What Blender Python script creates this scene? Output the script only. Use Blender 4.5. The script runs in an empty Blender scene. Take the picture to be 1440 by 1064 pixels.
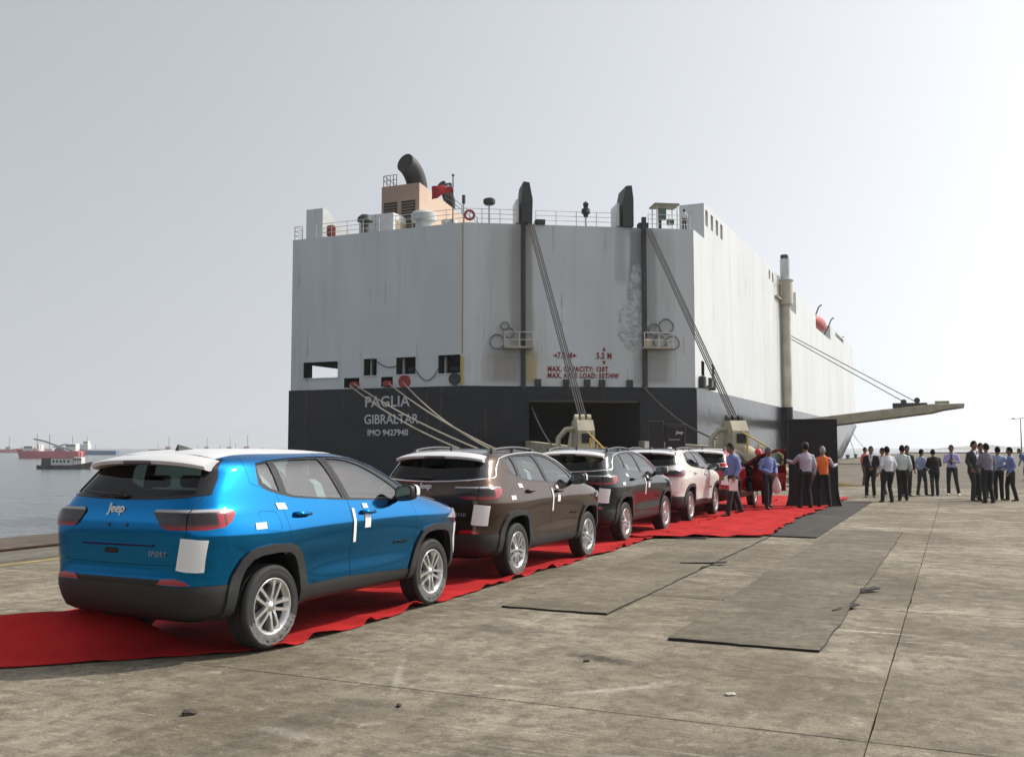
import bpy, bmesh, math, random
from math import radians, sin, cos, pi
from mathutils import Vector, Matrix
from mathutils.bvhtree import BVHTree
from mathutils.interpolate import poly_3d_calc

random.seed(7)
SC = bpy.context.scene
COL = SC.collection

# ------------------------------------------------------------------ camera, sky, sun, exposure
# World frame: +Y runs along the quay edge (towards the ship's bow), +X inland, z=0 the quay surface.
cam_d = bpy.data.cameras.new('camera')
cam_d.sensor_width = 36.0
cam_d.lens = 34.5
cam_d.clip_start = 0.05
cam_d.clip_end = 20000
cam = bpy.data.objects.new('camera', cam_d)
COL.objects.link(cam)
cam.location = (0, 0, 1.708)
cam.rotation_euler = (radians(90 + 4.04), 0, radians(24.3))
SC.camera = cam

SUN_AZ = radians(47.0)      # from +Y towards +X
SUN_EL = radians(44.0)
world = bpy.data.worlds.new('World')
SC.world = world
world.use_nodes = True
wn = world.node_tree
for n in list(wn.nodes):
    wn.nodes.remove(n)
w_out = wn.nodes.new('ShaderNodeOutputWorld')
w_bg = wn.nodes.new('ShaderNodeBackground')
w_sky = wn.nodes.new('ShaderNodeTexSky')
w_sky.sky_type = 'NISHITA'
w_sky.sun_disc = False
w_sky.sun_elevation = SUN_EL
w_sky.sun_rotation = SUN_AZ
w_sky.air_density = 1.0
w_sky.dust_density = 1.8
w_sky.ozone_density = 1.0
w_hsv = wn.nodes.new('ShaderNodeHueSaturation')
w_hsv.inputs['Saturation'].default_value = 0.20
w_bg.inputs['Strength'].default_value = 0.174
# thick even haze: the sky is read a little above the true elevation, so it neither dims nor brightens towards the horizon
w_tc = wn.nodes.new('ShaderNodeTexCoord')
w_sp = wn.nodes.new('ShaderNodeSeparateXYZ'); w_cb = wn.nodes.new('ShaderNodeCombineXYZ')
w_mx = wn.nodes.new('ShaderNodeMath'); w_mx.operation = 'MAXIMUM'; w_mx.inputs[1].default_value = 0.0
w_ma = wn.nodes.new('ShaderNodeMath'); w_ma.operation = 'MULTIPLY_ADD'; w_ma.inputs[1].default_value = 0.50; w_ma.inputs[2].default_value = 0.33
wn.links.new(w_tc.outputs['Generated'], w_sp.inputs[0]); wn.links.new(w_sp.outputs['Z'], w_mx.inputs[0]); wn.links.new(w_mx.outputs[0], w_ma.inputs[0])
wn.links.new(w_sp.outputs['X'], w_cb.inputs['X']); wn.links.new(w_sp.outputs['Y'], w_cb.inputs['Y']); wn.links.new(w_ma.outputs[0], w_cb.inputs['Z'])
wn.links.new(w_cb.outputs[0], w_sky.inputs['Vector'])
wn.links.new(w_sky.outputs[0], w_hsv.inputs['Color'])
wn.links.new(w_hsv.outputs[0], w_bg.inputs['Color'])
wn.links.new(w_bg.outputs[0], w_out.inputs['Surface'])

sun_d = bpy.data.lights.new('sun', 'SUN')
sun_d.energy = 3.7
sun_d.angle = radians(1.5)
sun_d.color = (1.0, 0.91, 0.77)
sun = bpy.data.objects.new('sun', sun_d)
COL.objects.link(sun)
sun_dir = Vector((sin(SUN_AZ) * cos(SUN_EL), cos(SUN_AZ) * cos(SUN_EL), sin(SUN_EL)))
sun.rotation_euler = sun_dir.to_track_quat('Z', 'Y').to_euler()
sun.location = (60, 60, 80)

SC.view_settings.view_transform = 'Standard'
SC.view_settings.look = 'None'
SC.view_settings.exposure = 0.09
SC.view_settings.gamma = 1.0
SC.view_settings.use_curve_mapping = False
SC.render.engine = 'CYCLES'
SC.cycles.use_denoising = True
SC.cycles.max_bounces = 6
SC.cycles.transparent_max_bounces = 12
SC.cycles.volume_bounces = 1
SC.cycles.volume_max_steps = 64
SC.cycles.caustics_reflective = False
SC.cycles.caustics_refractive = False
HAZE_D = 0.00024            # per metre, even density of the haze box
# ------------------------------------------------------------------ helpers
_mats = {}
def mat(name, color=(0.5, 0.5, 0.5), rough=0.6, metal=0.0, coat=0.0, noise=None, bump=None, spec=0.5, alpha=None, emit=None):
    """Procedural Principled material. noise=(scale, amount, detail) varies the colour; bump=(scale, strength)."""
    if name in _mats:
        return _mats[name]
    m = bpy.data.materials.new(name)
    m.use_nodes = True
    nt = m.node_tree
    b = nt.nodes['Principled BSDF']
    b.inputs['Base Color'].default_value = (*color, 1)
    b.inputs['Roughness'].default_value = rough
    b.inputs['Metallic'].default_value = metal
    b.inputs['Specular IOR Level'].default_value = spec
    if coat:
        b.inputs['Coat Weight'].default_value = coat
        b.inputs['Coat Roughness'].default_value = 0.04
    if noise or bump:
        tc = nt.nodes.new('ShaderNodeTexCoord')
    if noise:
        sc_, am, de = noise
        nz = nt.nodes.new('ShaderNodeTexNoise')
        nz.inputs['Scale'].default_value = sc_
        nz.inputs['Detail'].default_value = de
        nt.links.new(tc.outputs['Object'], nz.inputs['Vector'])
        rp = nt.nodes.new('ShaderNodeMapRange')
        rp.inputs[1].default_value = 0.3; rp.inputs[2].default_value = 0.7
        rp.inputs[3].default_value = 1 - am; rp.inputs[4].default_value = 1 + am
        nt.links.new(nz.outputs['Fac'], rp.inputs[0])
        mx = nt.nodes.new('ShaderNodeVectorMath'); mx.operation = 'SCALE'
        mx.inputs[0].default_value = color
        nt.links.new(rp.outputs[0], mx.inputs['Scale'])
        nt.links.new(mx.outputs[0], b.inputs['Base Color'])
    if bump:
        bs, st = bump
        n2 = nt.nodes.new('ShaderNodeTexNoise'); n2.inputs['Scale'].default_value = bs; n2.inputs['Detail'].default_value = 4
        nt.links.new(tc.outputs['Object'], n2.inputs['Vector'])
        bp = nt.nodes.new('ShaderNodeBump'); bp.inputs['Strength'].default_value = st; bp.inputs['Distance'].default_value = 0.02
        nt.links.new(n2.outputs['Fac'], bp.inputs['Height'])
        nt.links.new(bp.outputs[0], b.inputs['Normal'])
    _mats[name] = m
    return m

def glass_mat(name, tint, refl_rough=0.02, ior=1.5):
    if name in _mats:
        return _mats[name]
    m = bpy.data.materials.new(name)
    m.use_nodes = True
    nt = m.node_tree
    for n in list(nt.nodes):
        nt.nodes.remove(n)
    o = nt.nodes.new('ShaderNodeOutputMaterial')
    t = nt.nodes.new('ShaderNodeBsdfTransparent'); t.inputs[0].default_value = (*tint, 1)
    g = nt.nodes.new('ShaderNodeBsdfGlossy'); g.inputs['Roughness'].default_value = refl_rough
    f = nt.nodes.new('ShaderNodeFresnel'); f.inputs[0].default_value = ior
    ge = nt.nodes.new('ShaderNodeNewGeometry'); fm_ = nt.nodes.new('ShaderNodeMath'); fm_.operation = 'SUBTRACT'; fm_.use_clamp = True
    nt.links.new(f.outputs[0], fm_.inputs[0]); nt.links.new(ge.outputs['Backfacing'], fm_.inputs[1])   # the rear face of a thin pane adds no second mirror
    x = nt.nodes.new('ShaderNodeMixShader')
    nt.links.new(fm_.outputs[0], x.inputs[0]); nt.links.new(t.outputs[0], x.inputs[1]); nt.links.new(g.outputs[0], x.inputs[2])
    nt.links.new(x.outputs[0], o.inputs[0])
    _mats[name] = m
    return m

class MB:
    """collects shapes; build() links them as ONE mesh object"""
    def __init__(self):
        self.v = []; self.f = []; self.m = []; self.s = []
    def add(self, vs, fs, mi=0, smooth=False):
        o = len(self.v)
        self.v += [tuple(p) for p in vs]
        for f in fs:
            self.f.append([i + o for i in f]); self.m.append(mi); self.s.append(smooth)
        return self
    def box(self, a, b, mi=0):
        x0, y0, z0 = a; x1, y1, z1 = b
        return self.add([(x0,y0,z0),(x1,y0,z0),(x1,y1,z0),(x0,y1,z0),(x0,y0,z1),(x1,y0,z1),(x1,y1,z1),(x0,y1,z1)],
                        [(0,3,2,1),(4,5,6,7),(0,1,5,4),(1,2,6,5),(2,3,7,6),(3,0,4,7)], mi)
    def bbox(self, a, b, ch, mi=0):
        """box with chamfered vertical and horizontal edges"""
        x0, y0, z0 = a; x1, y1, z1 = b
        vs = []; 
        for z, d in ((z0, ch), (z0 + ch, 0), (z1 - ch, 0), (z1, ch)):
            xa, xb, ya, yb = x0 + d, x1 - d, y0 + d, y1 - d
            c = ch
            vs += [(xa+c,ya,z),(xb-c,ya,z),(xb,ya+c,z),(xb,yb-c,z),(xb-c,yb,z),(xa+c,yb,z),(xa,yb-c,z),(xa,ya+c,z)]
        fs = [tuple(range(7, -1, -1)), tuple(range(24, 32))]
        for k in range(3):
            for i in range(8):
                j = (i + 1) % 8
                fs.append((k*8+i, k*8+j, k*8+8+j, k*8+8+i))
        return self.add(vs, fs, mi)
    def prism(self, poly, axis, a, b, mi=0):
        """poly of 2-D points extruded along axis: 'x' -> (y,z), 'y' -> (x,z), 'z' -> (x,y)"""
        def P(p, t):
            return {'x': (t, p[0], p[1]), 'y': (p[0], t, p[1]), 'z': (p[0], p[1], t)}[axis]
        n = len(poly)
        vs = [P(p, a) for p in poly] + [P(p, b) for p in poly]
        area = sum(poly[i][0]*poly[(i+1)%n][1] - poly[(i+1)%n][0]*poly[i][1] for i in range(n))
        flip = (area > 0) == (axis in 'xz')
        if b < a: flip = not flip
        lo, hi = list(range(n)), list(range(n, 2*n))
        sides = [(i, (i+1) % n, n + (i+1) % n, n + i) for i in range(n)]
        if flip:
            fs = [lo[::-1], hi] + sides
        else:
            fs = [lo, hi[::-1]] + [s[::-1] for s in sides]
        return self.add(vs, fs, mi)
    def tube(self, path, r, n=8, mi=0, caps=True, smooth=True, closed=False):
        path = [Vector(p) for p in path]
        rs = r if isinstance(r, (list, tuple)) else [r] * len(path)
        N = len(path); vs = []; ref = None
        for i, p in enumerate(path):
            if closed:
                d = path[(i+1) % N] - path[i-1]
            else:
                d = path[min(i+1, N-1)] - path[max(i-1, 0)]
            d.normalize()
            if ref is None:
                ref = Vector((0,0,1)) if abs(d.z) < 0.9 else Vector((1,0,0))
            a = d.cross(ref)
            if a.length < 1e-6:
                a = d.cross(Vector((0.3,0.9,0.1)))
            a.normalize(); b = a.cross(d).normalized(); ref = b
            for k in range(n):
                t = 2*pi*k/n
                vs.append(p + (a*cos(t) + b*sin(t)) * rs[i])
        fs = []
        for i in range(N if closed else N-1):
            for k in range(n):
                i2 = (i+1) % N
                fs.append((i*n+k, i*n+(k+1) % n, i2*n+(k+1) % n, i2*n+k))
        self.add(vs, fs, mi, smooth)
        if caps and not closed:
            o = len(self.v) - len(vs)
            self.f.append([o+k for k in range(n)][::-1]); self.m.append(mi); self.s.append(False)
            self.f.append([o+(N-1)*n+k for k in range(n)]); self.m.append(mi); self.s.append(False)
        return self
    def lathe(self, prof, axis_o, axis='z', n=24, mi=0, smooth=True):
        """prof: list of (r, t); closed where r==0"""
        vs = []; ox, oy, oz = axis_o
        for r, t in prof:
            for k in range(n):
                a = 2*pi*k/n
                c, s = r*cos(a), r*sin(a)
                vs.append({'z': (ox+c, oy+s, oz+t), 'x': (ox+t, oy+c, oz+s), 'y': (ox+s, oy+t, oz+c)}[axis])
        fs = []
        for i in range(len(prof)-1):
            for k in range(n):
                fs.append((i*n+k, i*n+(k+1) % n, (i+1)*n+(k+1) % n, (i+1)*n+k))
        self.add(vs, fs, mi, smooth)
        o = len(self.v) - len(vs)
        if prof[0][0] > 1e-6:
            self.f.append([o+k for k in range(n)][::-1]); self.m.append(mi); self.s.append(False)
        if prof[-1][0] > 1e-6:
            self.f.append([o+(len(prof)-1)*n+k for k in range(n)]); self.m.append(mi); self.s.append(False)
        return self
    def mesh(self, name):
        me = bpy.data.meshes.new(name)
        me.from_pydata(self.v, [], self.f)
        me.polygons.foreach_set('material_index', self.m)
        me.polygons.foreach_set('use_smooth', self.s)
        me.update()
        return me
    def build(self, name, mats, parent=None, angle=40):
        me = self.mesh(name)
        if any(self.s):
            me.set_sharp_from_angle(angle=radians(angle))
        return link(name, me, mats, parent)

def link(name, me, mats, parent=None):
    o = bpy.data.objects.new(name, me)
    COL.objects.link(o)
    mats = mats if isinstance(mats, (list, tuple)) else [mats]
    if me is not None and len(me.materials) == 0:
        for m in mats:
            me.materials.append(m)
    if parent:
        o.parent = parent
    return o

def tag(o, label=None, cat=None, group=None, kind=None):
    if label: o['label'] = label
    if cat: o['category'] = cat
    if group: o['group'] = group
    if kind: o['kind'] = kind
    return o

def empty(name, loc=(0,0,0), rz=0.0, label=None, cat=None, group=None):
    o = bpy.data.objects.new(name, None)
    o.empty_display_size = 0.2
    COL.objects.link(o)
    o.location = loc; o.rotation_euler = (0, 0, rz)
    return tag(o, label, cat, group)

def copy_tree(o, parent=None):
    c = o.copy(); COL.objects.link(c); c.parent = parent
    for ch in list(o.children):
        copy_tree(ch, c)
    return c

def text_mesh(name, body, size, material, extrude=0.002, shear=0.0, align='CENTER', bold=0.0, space=1.0):
    cu = bpy.data.curves.new(name, 'FONT')
    cu.body = body; cu.size = size; cu.extrude = extrude; cu.shear = shear
    cu.align_x = align; cu.align_y = 'CENTER'; cu.offset = bold; cu.space_character = space
    cu.resolution_u = 3
    t = bpy.data.objects.new(name, cu)
    COL.objects.link(t)
    dg = bpy.context.evaluated_depsgraph_get()
    me = bpy.data.meshes.new_from_object(t.evaluated_get(dg))
    bpy.data.objects.remove(t); bpy.data.curves.remove(cu)
    me.name = name
    me.materials.clear(); me.materials.append(material)
    return me

def cutter(mb):
    me = mb.mesh('cut')
    return me

def boolean(a, b, op='DIFFERENCE'):
    """a, b meshes -> new mesh"""
    oa = bpy.data.objects.new('ba', a); ob = bpy.data.objects.new('bb', b)
    COL.objects.link(oa); COL.objects.link(ob)
    md = oa.modifiers.new('b', 'BOOLEAN')
    md.operation = op; md.solver = 'EXACT'; md.object = ob
    dg = bpy.context.evaluated_depsgraph_get()
    r = bpy.data.meshes.new_from_object(oa.evaluated_get(dg))
    bpy.data.objects.remove(oa); bpy.data.objects.remove(ob)
    return r

def lerp_table(tab, x):
    if x <= tab[0][0]: return list(tab[0][1:])
    for i in range(len(tab)-1):
        a, b = tab[i], tab[i+1]
        if x <= b[0]:
            t = (x-a[0])/(b[0]-a[0])
            return [p+(q-p)*t for p, q in zip(a[1:], b[1:])]
    return list(tab[-1][1:])

def sag(a, b, drop, n=12):
    a, b = Vector(a), Vector(b)
    return [a.lerp(b, i/n) - Vector((0, 0, drop*4*(i/n)*(1-i/n))) for i in range(n+1)]
# ------------------------------------------------------------------ quay, water
def concrete_material(name, base, dark, light, sc=1.0, scuff=True, broom=True):
    m = bpy.data.materials.new(name); m.use_nodes = True
    nt = m.node_tree; b = nt.nodes['Principled BSDF']; L = nt.links
    geo = nt.nodes.new('ShaderNodeNewGeometry')
    def noise(scale, detail=5, rough=0.55, vec=None, dist=0.0):
        n = nt.nodes.new('ShaderNodeTexNoise'); n.inputs['Scale'].default_value = scale; n.inputs['Detail'].default_value = detail
        n.inputs['Roughness'].default_value = rough; n.inputs['Distortion'].default_value = dist
        L.new(vec if vec else geo.outputs['Position'], n.inputs['Vector']); return n.outputs['Fac']
    def mapr(s, a, b_, c=0.0, d=1.0):
        r = nt.nodes.new('ShaderNodeMapRange'); r.inputs[1].default_value = a; r.inputs[2].default_value = b_; r.inputs[3].default_value = c; r.inputs[4].default_value = d
        L.new(s, r.inputs[0]); return r.outputs[0]
    def math_(op, a, b_):
        r = nt.nodes.new('ShaderNodeMath'); r.operation = op
        for i, x in enumerate((a, b_)):
            if isinstance(x, (int, float)): r.inputs[i].default_value = x
            elif x is not None: L.new(x, r.inputs[i])
        return r.outputs[0]
    def mix(f, a, b_):
        r = nt.nodes.new('ShaderNodeMix'); r.data_type = 'RGBA'
        L.new(f, r.inputs[0])
        for i, x in ((6, a), (7, b_)):
            if isinstance(x, tuple): r.inputs[i].default_value = (*x, 1)
            else: L.new(x, r.inputs[i])
        return r.outputs[2]
    mp = nt.nodes.new('ShaderNodeMapping'); mp.inputs['Scale'].default_value = (0.6*sc, 26*sc, 1)
    L.new(geo.outputs['Position'], mp.inputs[0])
    mp2 = nt.nodes.new('ShaderNodeMapping'); mp2.inputs['Scale'].default_value = (1.6*sc, 0.28*sc, 1); mp2.inputs['Rotation'].default_value = (0, 0, 0.15)
    L.new(geo.outputs['Position'], mp2.inputs[0])
    big = mapr(noise(0.42*sc, 7, 0.68), 0.40, 0.62)
    mid = mapr(noise(1.7*sc, 6, 0.62), 0.36, 0.68)
    fine = mapr(noise(46*sc, 4, 0.8), 0.28, 0.72)
    col = mix(big, tuple(0.66*x for x in base), tuple(0.60*x+0.40*y for x, y in zip(base, light)))
    col = mix(math_('MULTIPLY', mid, 0.72), col, dark)
    col = mix(math_('MULTIPLY', mapr(noise(5.5*sc, 9, 0.74), 0.49, 0.57), 0.52), col, dark)
    col = mix(math_('MULTIPLY', mapr(noise(3.7*sc, 9, 0.78), 0.56, 0.66), 0.40), col, light)
    tracks = mapr(noise(1.0, 4, 0.6, mp2.outputs[0]), 0.52, 0.70)
    col = mix(math_('MULTIPLY', tracks, 0.50), col, dark)
    if broom:
        lines = mapr(noise(1.0, 3, 0.6, mp.outputs[0]), 0.40, 0.66)
        col = mix(math_('MULTIPLY', math_('MULTIPLY', lines, mapr(noise(0.5*sc, 3), 0.45, 0.62, 0.0, 0.35)), 1.0), col, dark)
    if scuff:
        def streak(rot, sx, sy, lo, hi):
            q = nt.nodes.new('ShaderNodeMapping'); q.inputs['Scale'].default_value = (sx, sy, 1); q.inputs['Rotation'].default_value = (0, 0, rot)
            L.new(geo.outputs['Position'], q.inputs[0])
            return mapr(noise(1.0, 3, 0.6, q.outputs[0], 0.3), lo, hi)
        sm = math_('MAXIMUM', streak(0.6, 0.5, 9.0, 0.60, 0.70), streak(-0.95, 0.6, 7.0, 0.60, 0.70))
        sm = math_('MULTIPLY', math_('MULTIPLY', sm, mapr(noise(0.7, 4, 0.7), 0.48, 0.60)), mapr(noise(14, 3), 0.32, 0.6))
        blot = math_('MULTIPLY', mapr(noise(2.3, 5, 0.75), 0.62, 0.74), mapr(noise(30, 2), 0.4, 0.6))
        col = mix(math_('MULTIPLY', math_('MAXIMUM', sm, math_('MULTIPLY', blot, 0.7)), 0.7), col, light)
        oil = math_('MULTIPLY', mapr(noise(0.75, 7, 0.75), 0.63, 0.72), 0.8)
        col = mix(oil, col, tuple(0.35*x for x in dark))
    if name == 'concrete':      # individual marks: oil drips, chalky scrapes, a rust bloom
        for (mx_, my_, rx, ry, rot, colr, k, thr) in MARKS:
            q1 = nt.nodes.new('ShaderNodeVectorMath'); q1.operation = 'SUBTRACT'; q1.inputs[1].default_value = (mx_, my_, 0)
            L.new(geo.outputs['Position'], q1.inputs[0])
            q2 = nt.nodes.new('ShaderNodeVectorRotate'); q2.rotation_type = 'Z_AXIS'; q2.inputs['Angle'].default_value = rot
            L.new(q1.outputs[0], q2.inputs['Vector'])
            q3 = nt.nodes.new('ShaderNodeVectorMath'); q3.operation = 'MULTIPLY'; q3.inputs[1].default_value = (1/rx, 1/ry, 0)
            L.new(q2.outputs[0], q3.inputs[0])
            q4 = nt.nodes.new('ShaderNodeVectorMath'); q4.operation = 'LENGTH'; L.new(q3.outputs[0], q4.inputs[0])
            nn = noise(9.0, 7, 0.72)
            val = math_('ADD', q4.outputs['Value'], math_('MULTIPLY', nn, 2.2))
            col = mix(math_('MULTIPLY', mapr(val, thr, thr + 0.6, 1.0, 0.0), k), col, colr)
    grain = mapr(fine, 0, 1, 0.66, 1.34)
    oi = nt.nodes.new('ShaderNodeObjectInfo')
    grain = math_('MULTIPLY', grain, mapr(oi.outputs['Random'], 0, 1, 0.88, 1.12))
    vm = nt.nodes.new('ShaderNodeVectorMath'); vm.operation = 'SCALE'
    L.new(col, vm.inputs[0]); L.new(grain, vm.inputs['Scale'])
    L.new(vm.outputs[0], b.inputs['Base Color'])
    b.inputs['Roughness'].default_value = 0.82
    b.inputs['Specular IOR Level'].default_value = 0.35
    bp = nt.nodes.new('ShaderNodeBump'); bp.inputs['Strength'].default_value = 0.6; bp.inputs['Distance'].default_value = 0.010
    hsum = math_('ADD', math_('MULTIPLY', fine, 0.4), mid)
    if broom: hsum = math_('ADD', hsum, math_('MULTIPLY', lines, -0.25))
    L.new(hsum, bp.inputs['Height']); L.new(bp.outputs[0], b.inputs['Normal'])
    return m

OIL, CHALK, RUSTY = (0.022, 0.020, 0.018), (0.44, 0.42, 0.38), (0.16, 0.085, 0.045)
MARKS = [(-2.65, 7.69, 0.55, 0.16, 0.35, OIL, 0.85, 1.35), (-2.24, 6.80, 0.75, 0.07, -0.75, CHALK, 0.38, 1.35), (-0.45, 8.57, 0.10, 0.42, 0.0, CHALK, 0.32, 1.3), (-3.69, 4.95, 0.5, 0.10, 0.2, CHALK, 0.32, 1.3), (-3.87, 6.49, 0.9, 0.05, 1.1, CHALK, 0.3, 1.35), (-5.93, 6.40, 0.35, 0.12, 0.3, RUSTY, 0.6, 1.4),
         (-1.6, 5.4, 0.8, 0.04, -0.3, CHALK, 0.25, 1.35), (-3.9, 8.6, 0.8, 0.4, 0.2, OIL, 0.35, 1.3), (0.9, 8.5, 0.7, 0.3, 0.0, OIL, 0.3, 1.3), (-2.0, 5.0, 0.5, 0.3, 0.4, OIL, 0.25, 1.3)]
M_CONC = concrete_material('concrete', (0.232, 0.198, 0.136), (0.068, 0.058, 0.042), (0.50, 0.465, 0.39))
M_CONC2 = concrete_material('concrete_far', (0.166, 0.142, 0.100), (0.088, 0.076, 0.057), (0.26, 0.24, 0.20), broom=False)
M_JOINT = mat('joint_filler', (0.05, 0.045, 0.038), 0.95)
QX0, QX1 = -16.0, 420.0
QY0, QY1 = -40.0, 336.0
GX = [-12.64, -8.60, -4.56, -0.52, 3.52, 7.56, 11.60]
GY = [-3.8, 1.2, 6.2, 11.2, 16.2, 21.2, 26.2, 31.2, 36.2, 41.2, 46.2]
mb = MB()
# body of the quay with a shallow tray under the cast slabs
mb.box((QX0, QY0, -9), (QX1, QY1, -0.06), 1)
def top(x0, y0, x1, y1, z=0.0, mi=0):
    mb.box((x0, y0, -0.0599), (x1, y1, z), mi)
top(-12.64, QY0, QX1, GY[0] - 0.012)
top(GX[-1] + 0.012, GY[0] - 0.012, QX1, GY[-1] + 0.012)
top(-12.64, GY[-1] + 0.012, QX1, QY1)
mb.box((GX[0], GY[0] - 0.011, -0.0598), (GX[-1] + 0.011, GY[-1] + 0.011, -0.035), 2)
quay = mb.build('quay', [M_CONC2, M_CONC2, M_JOINT])
tag(quay, kind='structure')
rnd = random.Random(11)
for i in range(len(GX) - 1):
    for j in range(len(GY) - 1):
        x0, x1, y0, y1 = GX[i] + 0.0025, GX[i+1] - 0.0025, GY[j] + 0.0015, GY[j+1] - 0.0015
        n = 14
        ring = []
        for k in range(n): ring.append((x0 + (x1-x0)*k/n, y0))
        for k in range(n): ring.append((x1, y0 + (y1-y0)*k/n))
        for k in range(n): ring.append((x1 - (x1-x0)*k/n, y1))
        for k in range(n): ring.append((x0, y1 - (y1-y0)*k/n))
        cx, cy = (x0+x1)/2, (y0+y1)/2
        jit = []
        for k, (x, y) in enumerate(ring):
            a = 0.0 if k % n == 0 else max(0, rnd.gauss(0, 0.004))
            jit.append((x + (a if x < cx else -a)*(abs(x-cx) > (x1-x0)*0.49), y + (a if y < cy else -a)*(abs(y-cy) > (y1-y0)*0.49)))
        N = len(jit); dz = rnd.uniform(-0.004, 0.0)
        ins = [(x + (0.003 if x < cx else -0.003)*(abs(x-cx) > (x1-x0)*0.47), y + (0.007 if y < cy else -0.007)*(abs(y-cy) > (y1-y0)*0.47)) for x, y in jit]
        vs = [(x, y, -0.034) for x, y in jit] + [(x, y, dz - 0.007) for x, y in jit] + [(x, y, dz) for x, y in ins]
        fs = [[2*N + k for k in range(N)]]
        for r in range(2):
            fs += [(r*N+k, r*N+(k+1) % N, r*N+N+(k+1) % N, r*N+N+k) for k in range(N)]
        MB().add(vs, fs).build('slab', M_CONC, quay)

# crane-rail strip and coping along the quay edge
M_COPE = concrete_material('coping_concrete', (0.125, 0.10, 0.074), (0.06, 0.05, 0.04), (0.20, 0.18, 0.15), broom=False, scuff=False)
M_BEAM = concrete_material('rail_beam_concrete', (0.18, 0.163, 0.135), (0.10, 0.09, 0.076), (0.28, 0.26, 0.23), broom=False, scuff=False)
M_RUST = mat('rusty_steel', (0.060, 0.036, 0.024), 0.8, 0.2, noise=(3, 0.4, 5))
y = QY0
k = 0
while y < QY1 - 1:
    L_ = 12.0
    y2 = min(y + L_, QY1)
    MB().bbox((QX0 - 0.02, y + 0.012, -0.30), (-14.42, y2 - 0.012, 0.06), 0.02).build('coping_block', M_COPE, quay)
    MB().box((-14.22, y + 0.008, -0.0595), (-13.05, y2 - 0.008, 0.012)).build('rail_beam', M_BEAM, quay)
    y = y2
MB().box((-14.415, QY0, -0.0597), (-14.225, QY1, -0.02), 0).build('rail_groove', M_JOINT, quay)
MB().prism([(-14.35,-0.02),(-14.29,-0.02),(-14.305,0.02),(-14.285,0.035),(-14.285,0.055),(-14.355,0.055),(-14.355,0.035),(-14.335,0.02)], 'y', QY0, QY1).build('crane_rail', M_RUST, quay)
MB().box((-13.045, QY0, -0.0597), (-12.645, QY1, -0.004), 0).build('quay_strip', M_CONC2, quay)
M_YEL = mat('worn_yellow_paint', (0.30, 0.235, 0.085), 0.7, noise=(2.5, 0.45, 6))
MB().box((-12.80, QY0, -0.0038), (-12.70, QY1, 0.0015)).build('painted_line', M_YEL, quay)

def water_material():
    m = mat('harbour_water', (0.075, 0.095, 0.10), 0.18, spec=0.5)
    nt = m.node_tree; b = nt.nodes['Principled BSDF']; L = nt.links
    b.inputs['IOR'].default_value = 1.33
    geo = nt.nodes.new('ShaderNodeNewGeometry')
    hs = None
    for sc_, w, stretch in ((0.55, 1.0, (1, 1.6, 1)), (0.11, 1.4, (1, 1.8, 1)), (2.2, 0.35, (1, 1.3, 1))):
        mp = nt.nodes.new('ShaderNodeMapping'); mp.inputs['Scale'].default_value = stretch; mp.inputs['Rotation'].default_value = (0, 0, 0.5)
        L.new(geo.outputs['Position'], mp.inputs[0])
        n = nt.nodes.new('ShaderNodeTexNoise'); n.inputs['Scale'].default_value = sc_; n.inputs['Detail'].default_value = 3; n.inputs['Distortion'].default_value = 0.4
        L.new(mp.outputs[0], n.inputs['Vector'])
        mu = nt.nodes.new('ShaderNodeMath'); mu.operation = 'MULTIPLY'; mu.inputs[1].default_value = w
        L.new(n.outputs['Fac'], mu.inputs[0])
        if hs is None: hs = mu.outputs[0]
        else:
            ad = nt.nodes.new('ShaderNodeMath'); ad.operation = 'ADD'; L.new(hs, ad.inputs[0]); L.new(mu.outputs[0], ad.inputs[1]); hs = ad.outputs[0]
    bp = nt.nodes.new('ShaderNodeBump'); bp.inputs['Strength'].default_value = 0.6; bp.inputs['Distance'].default_value = 0.5
    L.new(hs, bp.inputs['Height']); L.new(bp.outputs[0], b.inputs['Normal'])
    return m
SEA = -3.5
wt = MB().add([(-9000,-3000,SEA),(9000,-3000,SEA),(9000,12000,SEA),(-9000,12000,SEA)], [(0,1,2,3)]).build('water', water_material())
tag(wt, kind='structure')

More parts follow.
